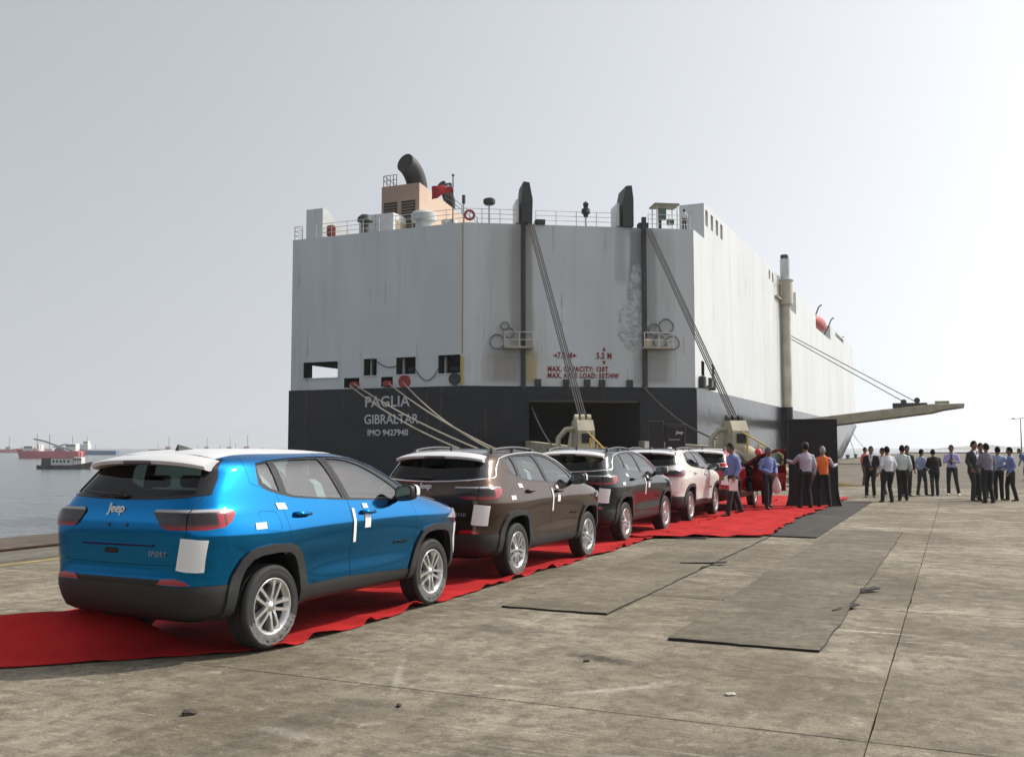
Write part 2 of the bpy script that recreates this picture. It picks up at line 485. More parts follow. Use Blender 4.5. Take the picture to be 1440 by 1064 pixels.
# ------------------------------------------------------------------ rubber mats lying on the slabs
def rubber_material(name, c, dust):
    m = concrete_material(name, c, tuple(0.42*x for x in c), dust, sc=1.3, scuff=True, broom=False)
    return m
M_MAT = rubber_material('dusty_rubber', (0.176, 0.152, 0.108), (0.30, 0.275, 0.22))
M_MATD = rubber_material('dark_rubber', (0.048, 0.046, 0.042), (0.11, 0.105, 0.095))
M_RUB = mat('black_rubber_edge', (0.018, 0.018, 0.018), 0.8)
def rubber_mat(x0, y0, x1, y1, mt, label, seed, curls=(), th=0.018, skew=0.0):
    r = random.Random(seed)
    nx, ny = 10, max(10, int((y1-y0)*3.0))
    top_ = []
    ex0 = [r.gauss(0, 0.006) for _ in range(ny+1)]; ex1 = [r.gauss(0, 0.006) for _ in range(ny+1)]
    ey0 = [r.gauss(0, 0.010) for _ in range(nx+1)]
    for j in range(ny+1):
        for i in range(nx+1):
            a, b = i/nx, j/ny
            x = x0 + (x1-x0)*a + (ex0[j] if i == 0 else 0) + (ex1[j] if i == nx else 0) + skew*b
            y = y0 + (y1-y0)*b + (ey0[i] if j in (0, ny) else 0)
            z = th + 0.006*math.sin(3.1*x + 2.3*y + seed) * math.sin(1.7*y)**2
            for cx, cy, rad, h in curls:
                d = math.hypot(x-cx, y-cy)/rad
                if d < 1: z += h*(1-d)**1.5
            top_.append((x, y, z))
    n = len(top_)
    W = nx+1
    vs = top_ + [(x, y, max(0.002, z-th)) for x, y, z in top_]
    fs = []; fm = []
    for j in range(ny):
        for i in range(nx):
            a = j*W+i
            fs.append((a, a+1, a+W+1, a+W)); fm.append(0)
            fs.append((n+a, n+a+W, n+a+W+1, n+a+1)); fm.append(1)
    edge = [i for i in range(W)] + [j*W+nx for j in range(1, ny+1)] + [ny*W+i for i in range(nx-1, -1, -1)] + [j*W for j in range(ny-1, 0, -1)]
    for a, b in zip(edge, edge[1:]+edge[:1]):
        fs.append((a, n+a, n+b, b)); fm.append(1)
    m_ = MB()
    for f, k in zip(fs, fm): m_.f.append(list(f)); m_.m.append(k); m_.s.append(k == 0)
    m_.v = vs
    o = m_.build('rubber_mat', [mt, M_RUB])
    return tag(o, label, 'mat', 'rubber mats laid on the concrete')
rubber_mat(-4.51, 9.70, -3.31, 19.3, M_MAT, 'dusty rubber mat beside the brown SUV, nearest to the red carpet', 1, [(-3.30,13.9,0.35,0.05),(-4.0,14.6,0.3,0.03)], 0.02)
rubber_mat(-2.40, 8.68, -1.08, 21.5, M_MAT, 'long dusty rubber mat with torn right edge in front of the joint line', 2, [(-1.05,11.2,0.45,0.05),(-1.05,12.3,0.4,0.05),(-2.4,13.4,0.3,0.03)], 0.022, 0.05)
rubber_mat(-3.72, 19.45, -2.46, 33.0, M_MATD, 'dark grey rubber mat next to the far end of the carpet', 3, [(-3.7,20.2,0.5,0.03)], 0.02)

# ------------------------------------------------------------------ red carpet
def cloth_mat(name, c, c2):
    m = mat(name, c, 0.95, spec=0.15)
    nt = m.node_tree; b = nt.nodes['Principled BSDF']; L = nt.links
    geo = nt.nodes.new('ShaderNodeNewGeometry')
    n = nt.nodes.new('ShaderNodeTexNoise'); n.inputs['Scale'].default_value = 2.2; n.inputs['Detail'].default_value = 6
    L.new(geo.outputs['Position'], n.inputs['Vector'])
    mr = nt.nodes.new('ShaderNodeMapRange'); mr.inputs[1].default_value = 0.35; mr.inputs[2].default_value = 0.65
    L.new(n.outputs['Fac'], mr.inputs[0])
    mx = nt.nodes.new('ShaderNodeMix'); mx.data_type = 'RGBA'
    mx.inputs[6].default_value = (*c, 1); mx.inputs[7].default_value = (*c2, 1)
    L.new(mr.outputs[0], mx.inputs[0]); L.new(mx.outputs[2], b.inputs['Base Color'])
    
    n2 = nt.nodes.new('ShaderNodeTexNoise'); n2.inputs['Scale'].default_value = 7; n2.inputs['Detail'].default_value = 5
    mp = nt.nodes.new('ShaderNodeMapping'); mp.inputs['Scale'].default_value = (2.2, 0.8, 1)
    L.new(geo.outputs['Position'], mp.inputs[0]); L.new(mp.outputs[0], n2.inputs['Vector'])
    n3 = nt.nodes.new('ShaderNodeTexNoise'); n3.inputs['Scale'].default_value = 260; n3.inputs['Detail'].default_value = 2
    L.new(geo.outputs['Position'], n3.inputs['Vector'])
    ad = nt.nodes.new('ShaderNodeMath'); ad.operation = 'MULTIPLY_ADD'; ad.inputs[1].default_value = 0.12
    L.new(n3.outputs['Fac'], ad.inputs[0]); L.new(n2.outputs['Fac'], ad.inputs[2])
    bp = nt.nodes.new('ShaderNodeBump'); bp.inputs['Strength'].default_value = 0.5; bp.inputs['Distance'].default_value = 0.03
    L.new(ad.outputs[0], bp.inputs['Height']); L.new(bp.outputs[0], b.inputs['Normal'])
    return m
M_CARPET = cloth_mat('red_carpet_cloth', (0.45, 0.020, 0.021), (0.33, 0.011, 0.014))

def hash2(i, j, s=0):
    return (math.sin(i*127.1 + j*311.7 + s*74.7)*43758.5453) % 1.0
def vnoise(x, y, s=0):
    i, j = math.floor(x), math.floor(y); fx, fy = x-i, y-j
    fx = fx*fx*(3-2*fx); fy = fy*fy*(3-2*fy)
    a, b, c, d = hash2(i, j, s), hash2(i+1, j, s), hash2(i, j+1, s), hash2(i+1, j+1, s)
    return (a*(1-fx)+b*fx)*(1-fy) + (c*(1-fx)+d*fx)*fy

def carpet(name, label, xl, xr, y0f, y1, nx, ny, zf, edge_amp, seed, left_jit=0.02):
    vs = []
    for j in range(ny+1):
        for i in range(nx+1):
            a = i/nx
            y_a = y0f(xl + (xr - xl)*a)
            t = j/ny
            y = y_a + (y1 - y_a)*t
            x = xl + (xr - xl)*a
            wob = edge_amp*(vnoise(y*1.1, 3.3, seed) - 0.5)*2 + 0.9*edge_amp*(vnoise(y*5.0, 9.1, seed)-0.5)
            x += wob*a**6 + left_jit*(vnoise(y*1.3, 7.7, seed)-0.5)*2*(1-a)**6
            z = zf(x, y, a, t)
            vs.append((x, y, z))
    W = nx+1
    fs = [(j*W+i, j*W+i+1, j*W+W+i+1, j*W+W+i) for j in range(ny) for i in range(nx)]
    n = len(vs)
    vs2 = vs + [(x, y, max(0.003, z-0.006)) for x, y, z in vs]
    fb = [tuple(n+k for k in f[::-1]) for f in fs]
    edge = [i for i in range(W)] + [j*W+nx for j in range(1, ny+1)] + [ny*W+i for i in range(nx-1, -1, -1)] + [j*W for j in range(ny-1, 0, -1)]
    fe = [(a, n+a, n+b, b) for a, b in zip(edge, edge[1:]+edge[:1])]
    m_ = MB().add(vs2, fs + fb + fe, 0, True)
    return tag(m_.build(name, M_CARPET, angle=60), label, 'carpet', 'red carpet strips')

def z_main(x, y, a, t):
    z = 0.010 + 0.006*vnoise(x*2, y*2, 1)
    lift = max(0, a-0.90)/0.10
    z += lift**1.5 * max(0, vnoise(y*4.6, 0.5, 4) - 0.40) * 0.15
    z += 0.030*max(0, vnoise(x*2.5+y*0.8, y*3.2, 8)-0.5)*(1 if a > 0.72 else 0.5) + 0.020*max(0, math.sin(y*4.3 + x*2.1 + 4*vnoise(x*0.8, y*0.6, 5)))**6*vnoise(x*0.7, y*0.5, 7)
    # the loose near end is bunched up into a long soft fold
    d = (y - (6.9 + (x + 5.2)*0.80))
    s = min(1, max(0, (-5.85 - x)/0.9))
    z += s*(0.27*math.exp(-((d-0.85)/0.48)**2)*(0.8+0.4*vnoise(x*1.3, y*1.1, 11)) + 0.03*math.sin(9*x+5*y)*math.exp(-((d-0.6)/0.5)**2)*vnoise(x*2, y*2, 13) + 0.05*math.exp(-((d-0.15)/0.16)**2)*vnoise(x*3, 1, 3))*(1 if y < 6.6 else max(0, 1-(y-6.6)/0.25))
    return z
carpet('red_carpet', 'long red carpet strip under the row of SUVs with a bunched near end', -8.55, -5.26, lambda x: 6.95 + (x + 5.2)*0.95, 36.0, 44, 420, z_main, 0.04, 5)
def z_side(x, y, a, t):
    z = 0.030 + 0.008*vnoise(x*2, y*2, 1)
    r = math.sin(y*3.1 + x*4.2 + 2*vnoise(x, y, 6))
    z += 0.030*max(0, r)**3*vnoise(x*1.1, y*0.9, 9)
    z += 0.022*max(0, math.sin(y*7 - x*5 + 3*vnoise(x*1.5, y*1.5, 2)))**4*(1-t)
    z += max(0, a-0.88)/0.12*0.05*vnoise(y*2.2, 2.2, 3)
    z += max(0, 0.04-t)/0.04*0.035*vnoise(x*4, 1.1, 2)
    return z
carpet('red_carpet', 'crumpled second red carpet strip widening the far end under the walking men', -5.75, -3.38, lambda x: 18.20 + (x + 5.1)*0.42, 35.0, 50, 230, z_side, 0.10, 12)
# ------------------------------------------------------------------ the car carrier moored at the quay
A_ = Vector((-17.30, 71.0)); B_ = Vector((-31.80, 61.9)); C_ = Vector((-46.70, 61.9))
FD = (A_ - B_).normalized(); FN = Vector((FD.y, -FD.x))        # facet direction, outward normal
TOP, BND, HOUSE = 17.85, 6.10, 20.65
def facet(s, z, off=0.0):
    p = B_ + FD*s + FN*off
    return Vector((p.x, p.y, z))

def ship_paint(name, c, streak, rough, amount=1.0, patch=False):
    m = mat(name, c, rough)
    nt = m.node_tree; b = nt.nodes['Principled BSDF']; L = nt.links
    geo = nt.nodes.new('ShaderNodeNewGeometry')
    def nz(scale3, sc_, det=4):
        mp = nt.nodes.new('ShaderNodeMapping'); mp.inputs['Scale'].default_value = scale3
        L.new(geo.outputs['Position'], mp.inputs[0])
        n = nt.nodes.new('ShaderNodeTexNoise'); n.inputs['Scale'].default_value = sc_; n.inputs['Detail'].default_value = det; n.inputs['Roughness'].default_value = 0.6
        L.new(mp.outputs[0], n.inputs['Vector']); return n.outputs['Fac']
    def mr(s, a, b_, c_=0.0, d=1.0):
        r = nt.nodes.new('ShaderNodeMapRange'); r.inputs[1].default_value = a; r.inputs[2].default_value = b_; r.inputs[3].default_value = c_; r.inputs[4].default_value = d
        L.new(s, r.inputs[0]); return r.outputs[0]
    def mul(a, b_):
        r = nt.nodes.new('ShaderNodeMath'); r.operation = 'MULTIPLY'
        for i, x in enumerate((a, b_)):
            if isinstance(x, (int, float)): r.inputs[i].default_value = x
            else: L.new(x, r.inputs[i])
        return r.outputs[0]
    def mix(f, a, b_):
        r = nt.nodes.new('ShaderNodeMix'); r.data_type = 'RGBA'; L.new(f, r.inputs[0])
        for i, x in ((6, a), (7, b_)):
            if isinstance(x, tuple): r.inputs[i].default_value = (*x, 1)
            else: L.new(x, r.inputs[i])
        return r.outputs[2]
    st = mul(mr(nz((1.3, 1.3, 0.05), 1.0, 5), 0.50, 0.72), mr(nz((1, 1, 0.4), 0.22, 3), 0.35, 0.65))
    col = mix(mul(st, 0.6*amount), c, streak)
    soft = mr(nz((1, 1, 0.35), 0.16, 4), 0.35, 0.7)
    col = mix(mul(soft, 0.32*amount), col, tuple(0.55*x for x in c))
    rust = mul(mr(nz((3.2, 3.2, 0.09), 1.0, 4), 0.61, 0.72), mr(nz((1, 1, 1), 0.5, 2), 0.45, 0.6))
    col = mix(mul(rust, 0.75*amount), col, (0.20, 0.105, 0.04))
    # faint plating seams
    sp = nt.nodes.new('ShaderNodeSeparateXYZ'); L.new(geo.outputs['Position'], sp.inputs[0])
    fr = nt.nodes.new('ShaderNodeMath'); fr.operation = 'PINGPONG'; fr.inputs[1].default_value = 1.35
    L.new(sp.outputs['Z'], fr.inputs[0])
    seam = mr(fr.outputs[0], 0.0, 0.035, 1.0, 0.0)
    col = mix(mul(seam, 0.22), col, tuple(0.6*x for x in c))
    if patch:   # bare, scrubbed patches beside the ramp guide rails
        def spot(s0, z0, rs, rz, seed):
            p = facet(s0, z0)
            vs = nt.nodes.new('ShaderNodeVectorMath'); vs.operation = 'SUBTRACT'; vs.inputs[1].default_value = p
            L.new(geo.outputs['Position'], vs.inputs[0])
            vd = nt.nodes.new('ShaderNodeVectorMath'); vd.operation = 'MULTIPLY'; vd.inputs[1].default_value = (1/rs, 1/rs, 1/rz)
            L.new(vs.outputs[0], vd.inputs[0])
            ln = nt.nodes.new('ShaderNodeVectorMath'); ln.operation = 'LENGTH'; L.new(vd.outputs[0], ln.inputs[0])
            n = nz((1, 1, 0.7), 1.1 + 0.1*seed, 6)
            ad = nt.nodes.new('ShaderNodeMath'); ad.operation = 'MULTIPLY_ADD'; ad.inputs[1].default_value = 1.5
            L.new(n, ad.inputs[0]); L.new(ln.outputs['Value'], ad.inputs[2])
            return ad.outputs[0]
        dp = nt.nodes.new('ShaderNodeVectorMath'); dp.operation = 'DOT_PRODUCT'; dp.inputs[1].default_value = (FD.x, FD.y, 0)
        L.new(geo.outputs['Position'], dp.inputs[0])
        s_off = B_.x*FD.x + B_.y*FD.y
        edge = nz((1.6, 1.6, 0.22), 1.0, 6)
        front = mr(sp.outputs['Y'], 61.9, 62.0, 0.0, 1.0)
        def band(s0, hw, za, zb, cc, k, soft=0.6):
            nonlocal_col = col
            d = nt.nodes.new('ShaderNodeMath'); d.operation = 'SUBTRACT'; d.inputs[1].default_value = s_off + s0
            L.new(dp.outputs['Value'], d.inputs[0])
            ab = nt.nodes.new('ShaderNodeMath'); ab.operation = 'ABSOLUTE'; L.new(d.outputs[0], ab.inputs[0])
            sc_ = nt.nodes.new('ShaderNodeMath'); sc_.operation = 'MULTIPLY_ADD'; sc_.inputs[1].default_value = 1/hw
            L.new(ab.outputs[0], sc_.inputs[0])
            e2 = nt.nodes.new('ShaderNodeMath'); e2.operation = 'MULTIPLY_ADD'; e2.inputs[1].default_value = 1.6; e2.inputs[2].default_value = -0.8
            L.new(edge, e2.inputs[0]); L.new(e2.outputs[0], sc_.inputs[2])
            m1 = mr(sc_.outputs[0], 0.45, 0.45 + soft, 1.0, 0.0)
            m2 = mul(mr(sp.outputs['Z'], za, za + 0.5), mr(sp.outputs['Z'], zb - 0.8, zb, 1.0, 0.0))
            return mix(mul(mul(m1, m2), k), col, cc)
        col = band(3.0, 1.5, 6.1, 18.2, (0.46, 0.45, 0.43), 0.6, 0.9)
        col = band(14.2, 1.2, 6.1, 18.2, (0.42, 0.44, 0.44), 0.6, 0.9)
        col = band(12.75, 0.75, 11.5, 18.2, (0.20, 0.21, 0.22), 0.85, 0.5)
        col = band(13.9, 0.55, 9.0, 18.2, (0.24, 0.26, 0.26), 0.6, 0.5)
        col = band(11.6, 0.5, 13.5, 18.2, (0.36, 0.37, 0.37), 0.7, 0.7)
        col = band(3.75, 0.45, 8.6, 18.2, (0.30, 0.28, 0.25), 0.75, 0.7)
        col = band(4.75, 0.45, 6.1, 18.2, (0.26, 0.24, 0.21), 0.75, 0.7)
        col = band(2.9, 1.3, 6.1, 9.0, (0.27, 0.25, 0.22), 0.8, 0.8)
        col = band(5.0, 0.55, 6.1, 9.0, (0.46, 0.36, 0.16), 0.8, 0.6)
        col = band(14.1, 1.4, 6.1, 9.0, (0.29, 0.28, 0.26), 0.8, 0.8)
        ms = mr(nz((1.2, 1.2, 1.6), 1.9, 7), 0.40, 0.60)
        def blob(s0, z0, rs, rz, lo):
            p = facet(s0, z0)
            v1 = nt.nodes.new('ShaderNodeVectorMath'); v1.operation = 'SUBTRACT'; v1.inputs[1].default_value = p; L.new(geo.outputs['Position'], v1.inputs[0])
            v2 = nt.nodes.new('ShaderNodeVectorMath'); v2.operation = 'MULTIPLY'; v2.inputs[1].default_value = (1/rs, 1/rs, 1/rz); L.new(v1.outputs[0], v2.inputs[0])
            v3 = nt.nodes.new('ShaderNodeVectorMath'); v3.operation = 'LENGTH'; L.new(v2.outputs[0], v3.inputs[0])
            v4 = nt.nodes.new('ShaderNodeMath'); v4.operation = 'MULTIPLY_ADD'; v4.inputs[1].default_value = 0.9; L.new(nz((1, 1, 0.7), 1.3, 7), v4.inputs[0]); L.new(v3.outputs['Value'], v4.inputs[2])
            return mr(v4.outputs[0], lo, lo + 0.04, 1.0, 0.0)
        pc = mix(ms, (0.30, 0.32, 0.335), (0.55, 0.57, 0.57))
        mxm = nt.nodes.new('ShaderNodeMath'); mxm.operation = 'MAXIMUM'
        L.new(blob(12.45, 10.6, 1.15, 2.0, 1.40), mxm.inputs[0]); L.new(blob(12.85, 12.8, 0.65, 2.6, 1.40), mxm.inputs[1])
        col = mix(mul(mxm.outputs[0], 0.9), col, pc)
    L.new(col, b.inputs['Base Color'])
    bp = nt.nodes.new('ShaderNodeBump'); bp.inputs['Strength'].default_value = 0.45; bp.inputs['Distance'].default_value = 0.10
    L.new(nz((1, 1, 1), 0.45, 2), bp.inputs['Height']); L.new(bp.outputs[0], b.inputs['Normal'])
    return m
M_SW = ship_paint('ship_white', (0.60, 0.632, 0.645), (0.42, 0.39, 0.33), 0.42, 1.0, True)
M_SB = ship_paint('ship_black', (0.006, 0.009, 0.014), (0.016, 0.016, 0.017), 0.20, 0.35)
M_SB.node_tree.nodes['Principled BSDF'].inputs['Specular IOR Level'].default_value = 0.30
M_SDK = mat('ship_interior', (0.02, 0.021, 0.023), 0.9)
M_GRAPH = mat('graphite_steel', (0.03, 0.032, 0.035), 0.6, noise=(1.5, 0.3, 4))
M_RAILW = mat('ship_rail_white', (0.60, 0.60, 0.58), 0.6)
M_CREAM = mat('cream_steel', (0.40, 0.36, 0.27), 0.6, noise=(1.2, 0.22, 5), bump=(6, 0.1))
M_TAN = mat('funnel_tan', (0.50, 0.37, 0.28), 0.55, noise=(0.6, 0.08, 4))
M_TAND = mat('funnel_aft_brown', (0.60, 0.43, 0.31), 0.55, noise=(0.6, 0.08, 4))
M_REDP = mat('red_marking', (0.22, 0.012, 0.014), 0.6)
M_WTX = mat('hull_lettering', (0.55, 0.56, 0.56), 0.6, noise=(2, 0.12, 4))
M_WIRE = mat('wire_rope', (0.035, 0.035, 0.036), 0.7)
M_ROPE = mat('mooring_rope', (0.42, 0.38, 0.30), 0.9)
M_REDS = mat('red_steel', (0.32, 0.03, 0.028), 0.6)

SHIP_LOC = Vector((-24.0, 62.0, SEA))
ship = empty('cargo_ship', SHIP_LOC, 0, 'huge white and black car carrier moored at the quay, stern towards the cars', 'ship')
def wpart(name, mb, mats, parent=ship, angle=40):
    o = mb.build(name, mats, None, angle)
    o.parent = parent
    o.matrix_parent_inverse = (Matrix.Translation(-SHIP_LOC))
    return o
def sub(name, mb, mats, parent, angle=40):       # sub-part: the parent part already sits in world coordinates
    o = mb.build(name, mats, None, angle)
    o.parent = parent
    return o

def outline(z, grow_=0.0):
    ys = 188 if z >= 6 else 188 - (6 - z)*4.8
    yt = ys + 60
    g = grow_
    pts = [(B_.x, B_.y - g), (A_.x + g, A_.y)]
    for y in (90, 110, 130, 140): pts.append((A_.x + g, y))
    for k in range(13):
        a = pi/2*k/12
        pts.append((-32 + (14.7+g)*cos(a), ys + (yt-ys)*sin(a)))
    for k in range(11, -1, -1):
        a = pi/2*k/12
        pts.append((-32 - (14.7+g)*cos(a), ys + (yt-ys)*sin(a)))
    pts += [(C_.x - g, 120), (C_.x - g, C_.y - g)]
    return pts
def loft(levels, mi_fn=None):
    vs = []; N = None
    for z, g in levels:
        o = outline(z, g); N = len(o); vs += [(x, y, z) for x, y in o]
    fs = []; 
    for k in range(len(levels)-1):
        for i in range(N):
            j = (i+1) % N
            fs.append((k*N+i, k*N+j, k*N+N+j, k*N+N+i))
    fs.append(list(range(N))[::-1]); fs.append([(len(levels)-1)*N+i for i in range(N)])
    return MB().add(vs, fs)

# cutters in the facet frame
def facet_box(s0, s1, z0, z1, o0, o1):
    vs = [facet(s, z, o) for z in (z0, z1) for s, o in ((s0, o1), (s1, o1), (s1, o0), (s0, o0))]
    return MB().add(vs, [(3,2,1,0),(4,5,6,7),(0,1,5,4),(1,2,6,5),(2,3,7,6),(3,0,4,7)])
lower = loft([(-6, 0.10), (-2, 0.10), (0, 0.10), (3, 0.10), (BND, 0.10)]).mesh('lo')
upper = loft([(BND, 0.0), (9, 0.0), (TOP, 0.0)]).mesh('up')
lower = boolean(lower, facet_box(4.75, 12.85, 1.2, 5.12, -16, 1).mesh('c'))
cuts = [((-45.5, 7.02, -42.35, 8.22), 5.5), ((-40.05, 7.06, -38.9, 8.3), 4), ((-37.25, 7.06, -35.6, 8.3), 4), ((-33.75, 7.02, -31.95, 8.33), 1.6)]
for (x0, z0, x1, z1), d in cuts:
    upper = boolean(upper, MB().box((x0, 60, z0), (x1, 61.9 + d, z1)).mesh('c'))
upper = boolean(upper, MB().box((-48, 63.2, 7.02), (-44.9, 69.0, 8.25)).mesh('c'))
upper = boolean(upper, MB().box((-46, 63.0, 7.021), (-42.36, 67.38, 8.249)).mesh('c'))
for x0, x1 in ((-41.8, -40.45), (-38.55, -37.55)):
    upper = boolean(upper, MB().box((x0, 60, 6.2), (x1, 64, 6.92)).mesh('c'))
for xc, zc, r in ((-36.55, 6.52, 0.42), (-32.42, 6.6, 0.40)):
    upper = boolean(upper, MB().lathe([(r, -3), (r, 3)], (xc, 61.9, zc), 'y', 20).mesh('c'))
for y0, y1, z0, z1 in ((72.9, 73.9, 7.15, 8.25), (76.4, 77.3, 7.2, 8.25)):
    upper = boolean(upper, MB().box((-18.2, y0, z0), (-16, y1, z1)).mesh('c'))
def hull_obj(name, me, mt, outl):
    me.materials.clear(); me.materials.append(mt); me.materials.append(M_SDK)
    for p in me.polygons:
        c = p.center
        inside = False
        def sd(a, b):
            a, b = Vector(a), Vector(b); q = Vector((c.x, c.y)); ab = b - a
            k = max(0, min(1, (q-a).dot(ab)/ab.length_squared)); return (q - a - ab*k).length
        if outl and 1.1 < c.z < 8.4 and min(sd(a, b) for a, b in zip(outl, outl[1:] + outl[:1])) > 0.2:
            inside = True
        if p.normal.z ** 2 < 0.5:
            # faces well inside the outline are the walls of openings
            d = min((Vector((c.x, c.y)) - Vector(a)).dot(Vector((b[1]-a[1], a[0]-b[0])).normalized()) for a, b in zip(outl, outl[1:] + outl[:1])) if False else None
        p.material_index = 1 if inside else 0
    o = bpy.data.objects.new(name, me); COL.objects.link(o)
    o.parent = ship; o.matrix_parent_inverse = Matrix.Translation(-SHIP_LOC)
    return o
hull_lo = hull_obj('lower_hull', lower, M_SB, outline(5, 0.1))
hull_up = hull_obj('upper_hull', upper, M_SW, outline(8))
# upper garage decks, set flush with the ship's side; notches hold the lifeboat and stairs
def house_outline():
    o = [p for p in outline(18, -0.004)]
    o[0] = (-19.25, 74.5); o[1] = (A_.x - 0.004, 74.5)
    return o[:-1] + [(C_.x + 0.004, 104.0), (-19.25, 104.0)]
ho = house_outline()
hs = MB().prism(ho, 'z', TOP - 0.003, HOUSE).mesh('house')
for a, b in (((-20.5, 110.5, 17.9), (-15, 122.5, 22)), ((-21, 141, 18.35), (-15, 158.5, 22)), ((-19, 165.5, 19.75), (-15, 178, 20.4)), ((-60, 196, 18.3), (-10, 262, 23))):
    hs = boolean(hs, MB().box(a, b).mesh('c'))
for k, y in enumerate((74.95, 76.8, 78.6, 80.3)):
    hs = boolean(hs, MB().box((-18.6, y, 19.0), (-16, y + 0.85, 20.25)).mesh('c'))
for y in (103.4, 105.4):
    hs = boolean(hs, MB().box((-18.2, y, 19.3), (-16, y + 0.9, 20.3)).mesh('c'))
house = hull_obj('garage_deck_wall', hs, M_SW, None)
M_WIN = mat('brown_window_recess', (0.30, 0.20, 0.12), 0.5)
for y in (74.95, 76.8, 78.6, 80.3):
    sub('window_panel', MB().box((-18.3, y + 0.02, 19.02), (-17.75, y + 0.83, 20.23)), M_WIN, house)
for y in (103.4, 105.4):
    sub('window_panel', MB().box((-18.1, y + 0.02, 19.32), (-17.7, y + 0.88, 20.28)), M_REDS, house)

# ---- stern (transom) details
def txt(name, body, size, m, p, nrm, parent, align='CENTER', space=1.0, bold=0.0, width=None):
    me = text_mesh(name, body, size, m, 0.01, 0.0, align, bold, space)
    if width:
        xs = [v.co.x for v in me.vertices]; k = width/(max(xs)-min(xs))
        c0 = 0.5*(max(xs)+min(xs))
        for v in me.vertices: v.co.x = (v.co.x - c0)*k
    o = bpy.data.objects.new(name, me); COL.objects.link(o)
    o.parent = parent
    ang = math.atan2(nrm[1], nrm[0]) + pi/2
    o.location = p; o.rotation_euler = (pi/2, 0, ang)
    return o
yT = 61.9 - 0.115
txt('ship_name', 'PAGLIA', 1.12, M_WTX, (-37.93, yT, 5.06), (0, -1), hull_lo, width=3.8, bold=0.012)
txt('port_of_registry', 'GIBRALTAR', 0.98, M_WTX, (-37.6, yT, 3.77), (0, -1), hull_lo, width=4.6, bold=0.012)
txt('ship_number', 'IMO 9427940', 0.62, M_WTX, (-37.88, yT, 2.80), (0, -1), hull_lo, width=3.45, bold=0.015)
for x0, x1 in ((-41.8, -40.45), (-38.55, -37.55)):
    sub('fairlead', MB().bbox((x1-0.75, 61.62, 6.16), (x1-0.05, 62.3, 6.62), 0.1), M_REDS, hull_up)
for xc, zc, r in ((-36.55, 6.52, 0.42), (-32.42, 6.6, 0.40)):
    sub('fairlead', MB().lathe([(r*0.78, -0.06), (r*1.12, -0.10), (r*1.2, 0.02), (r*1.12, 0.1)], (xc, 61.9, zc), 'y', 24), M_REDS if xc < -35 else M_GRAPH, hull_up)
sub('drain_pipe', MB().tube([(-31.75, 61.75, 8.2), (-31.75, 61.75, 6.15)], 0.12, 8), mat('yellow_pipe', (0.45, 0.36, 0.12), 0.6), hull_up)
sub('corner_seam', MB().tube([(-31.80, 61.86, 8.4), (-31.80, 61.88, 17.8)], 0.035, 6), mat('rust_seam', (0.30, 0.20, 0.09), 0.7), hull_up)
M_PIPEB = mat('cable_black', (0.03, 0.03, 0.03), 0.7)
sub('hanging_cable', MB().tube(sag((-38.9, 61.82, 8.1), (-37.2, 61.82, 7.7), 0.25), 0.03, 5), M_PIPEB, hull_up)
sub('hanging_cable', MB().tube(sag((-35.6, 61.82, 7.4), (-33.7, 61.82, 7.4), 0.85), 0.03, 5), M_PIPEB, hull_up)

for (x0, z0, x1, z1), d in cuts:
    fm0 = MB()
    for a, b in (((x0 - 0.09, z0 - 0.09), (x1 + 0.09, z0 - 0.005)), ((x0 - 0.09, z1 + 0.005), (x1 + 0.09, z1 + 0.09)), ((x0 - 0.09, z0 - 0.005), (x0 - 0.005, z1 + 0.005)), ((x1 + 0.005, z0 - 0.005), (min(x1 + 0.09, -31.83), z1 + 0.005))):
        fm0.box((a[0], 61.83, a[1]), (b[0], 61.95, b[1]))
    sub('port_frame', fm0, M_SW, hull_up)
    if d < 5:
        sub('port_inner_post', MB().box((x0 + 0.16, 62.5, z0 + 0.01), (x0 + 0.30, 62.7, z1 - 0.01)), M_SW, hull_up)
        sub('port_winch', MB().tube([(x0 + 0.5, 63.0, z0 + 0.35), (x1 - 0.1, 63.0, z0 + 0.35)], 0.28, 10), M_GRAPH, hull_up)

# ---- quarter facet: guide rails, jib heads, platforms, lettering, ramp door frame
for s, zt in ((4.34, 17.9), (13.30, 18.6)):
    vs = facet_box(s - 0.15, s + 0.15, BND - 0.2, zt, 0.0, 0.28)
    sub('guide_rail', vs, M_GRAPH, hull_up)
def jib(s, flip):
    q = [facet(s + a*flip, z, o) for a, z, o in ()]
    m_ = MB()
    prof = [(-0.34, 17.86), (0.42, 17.86), (0.46, 19.6), (0.22, 20.85), (-0.22, 20.9), (-0.34, 19.9)]
    prof = [(a*flip, z) for a, z in prof]
    n = len(prof)
    vs = [facet(s + a, z, 0.35) for a, z in prof] + [facet(s + a, z, -1.9) for a, z in prof]
    fs = [list(range(n)), [n+i for i in range(n)][::-1]] + [(i, n+i, n+(i+1) % n, (i+1) % n) for i in range(n)]
    m_.add(vs, fs)
    o = sub('jib_head', m_, M_GRAPH, hull_up)
    return o
jl, jr = jib(4.55, 1), jib(12.15, -1)
for s, sg in ((4.0, -1), (11.45, -1)):
    sub('jib_side_plate', facet_box(s - 0.16, s, 17.9, 19.6, -1.8, 0.2), M_SW, hull_up)
for s in (5.6, 13.3):
    sub('sheave_block', facet_box(s - 0.35, s + 0.35, 17.87, 18.2, -0.5, 0.2), M_GRAPH, hull_up)
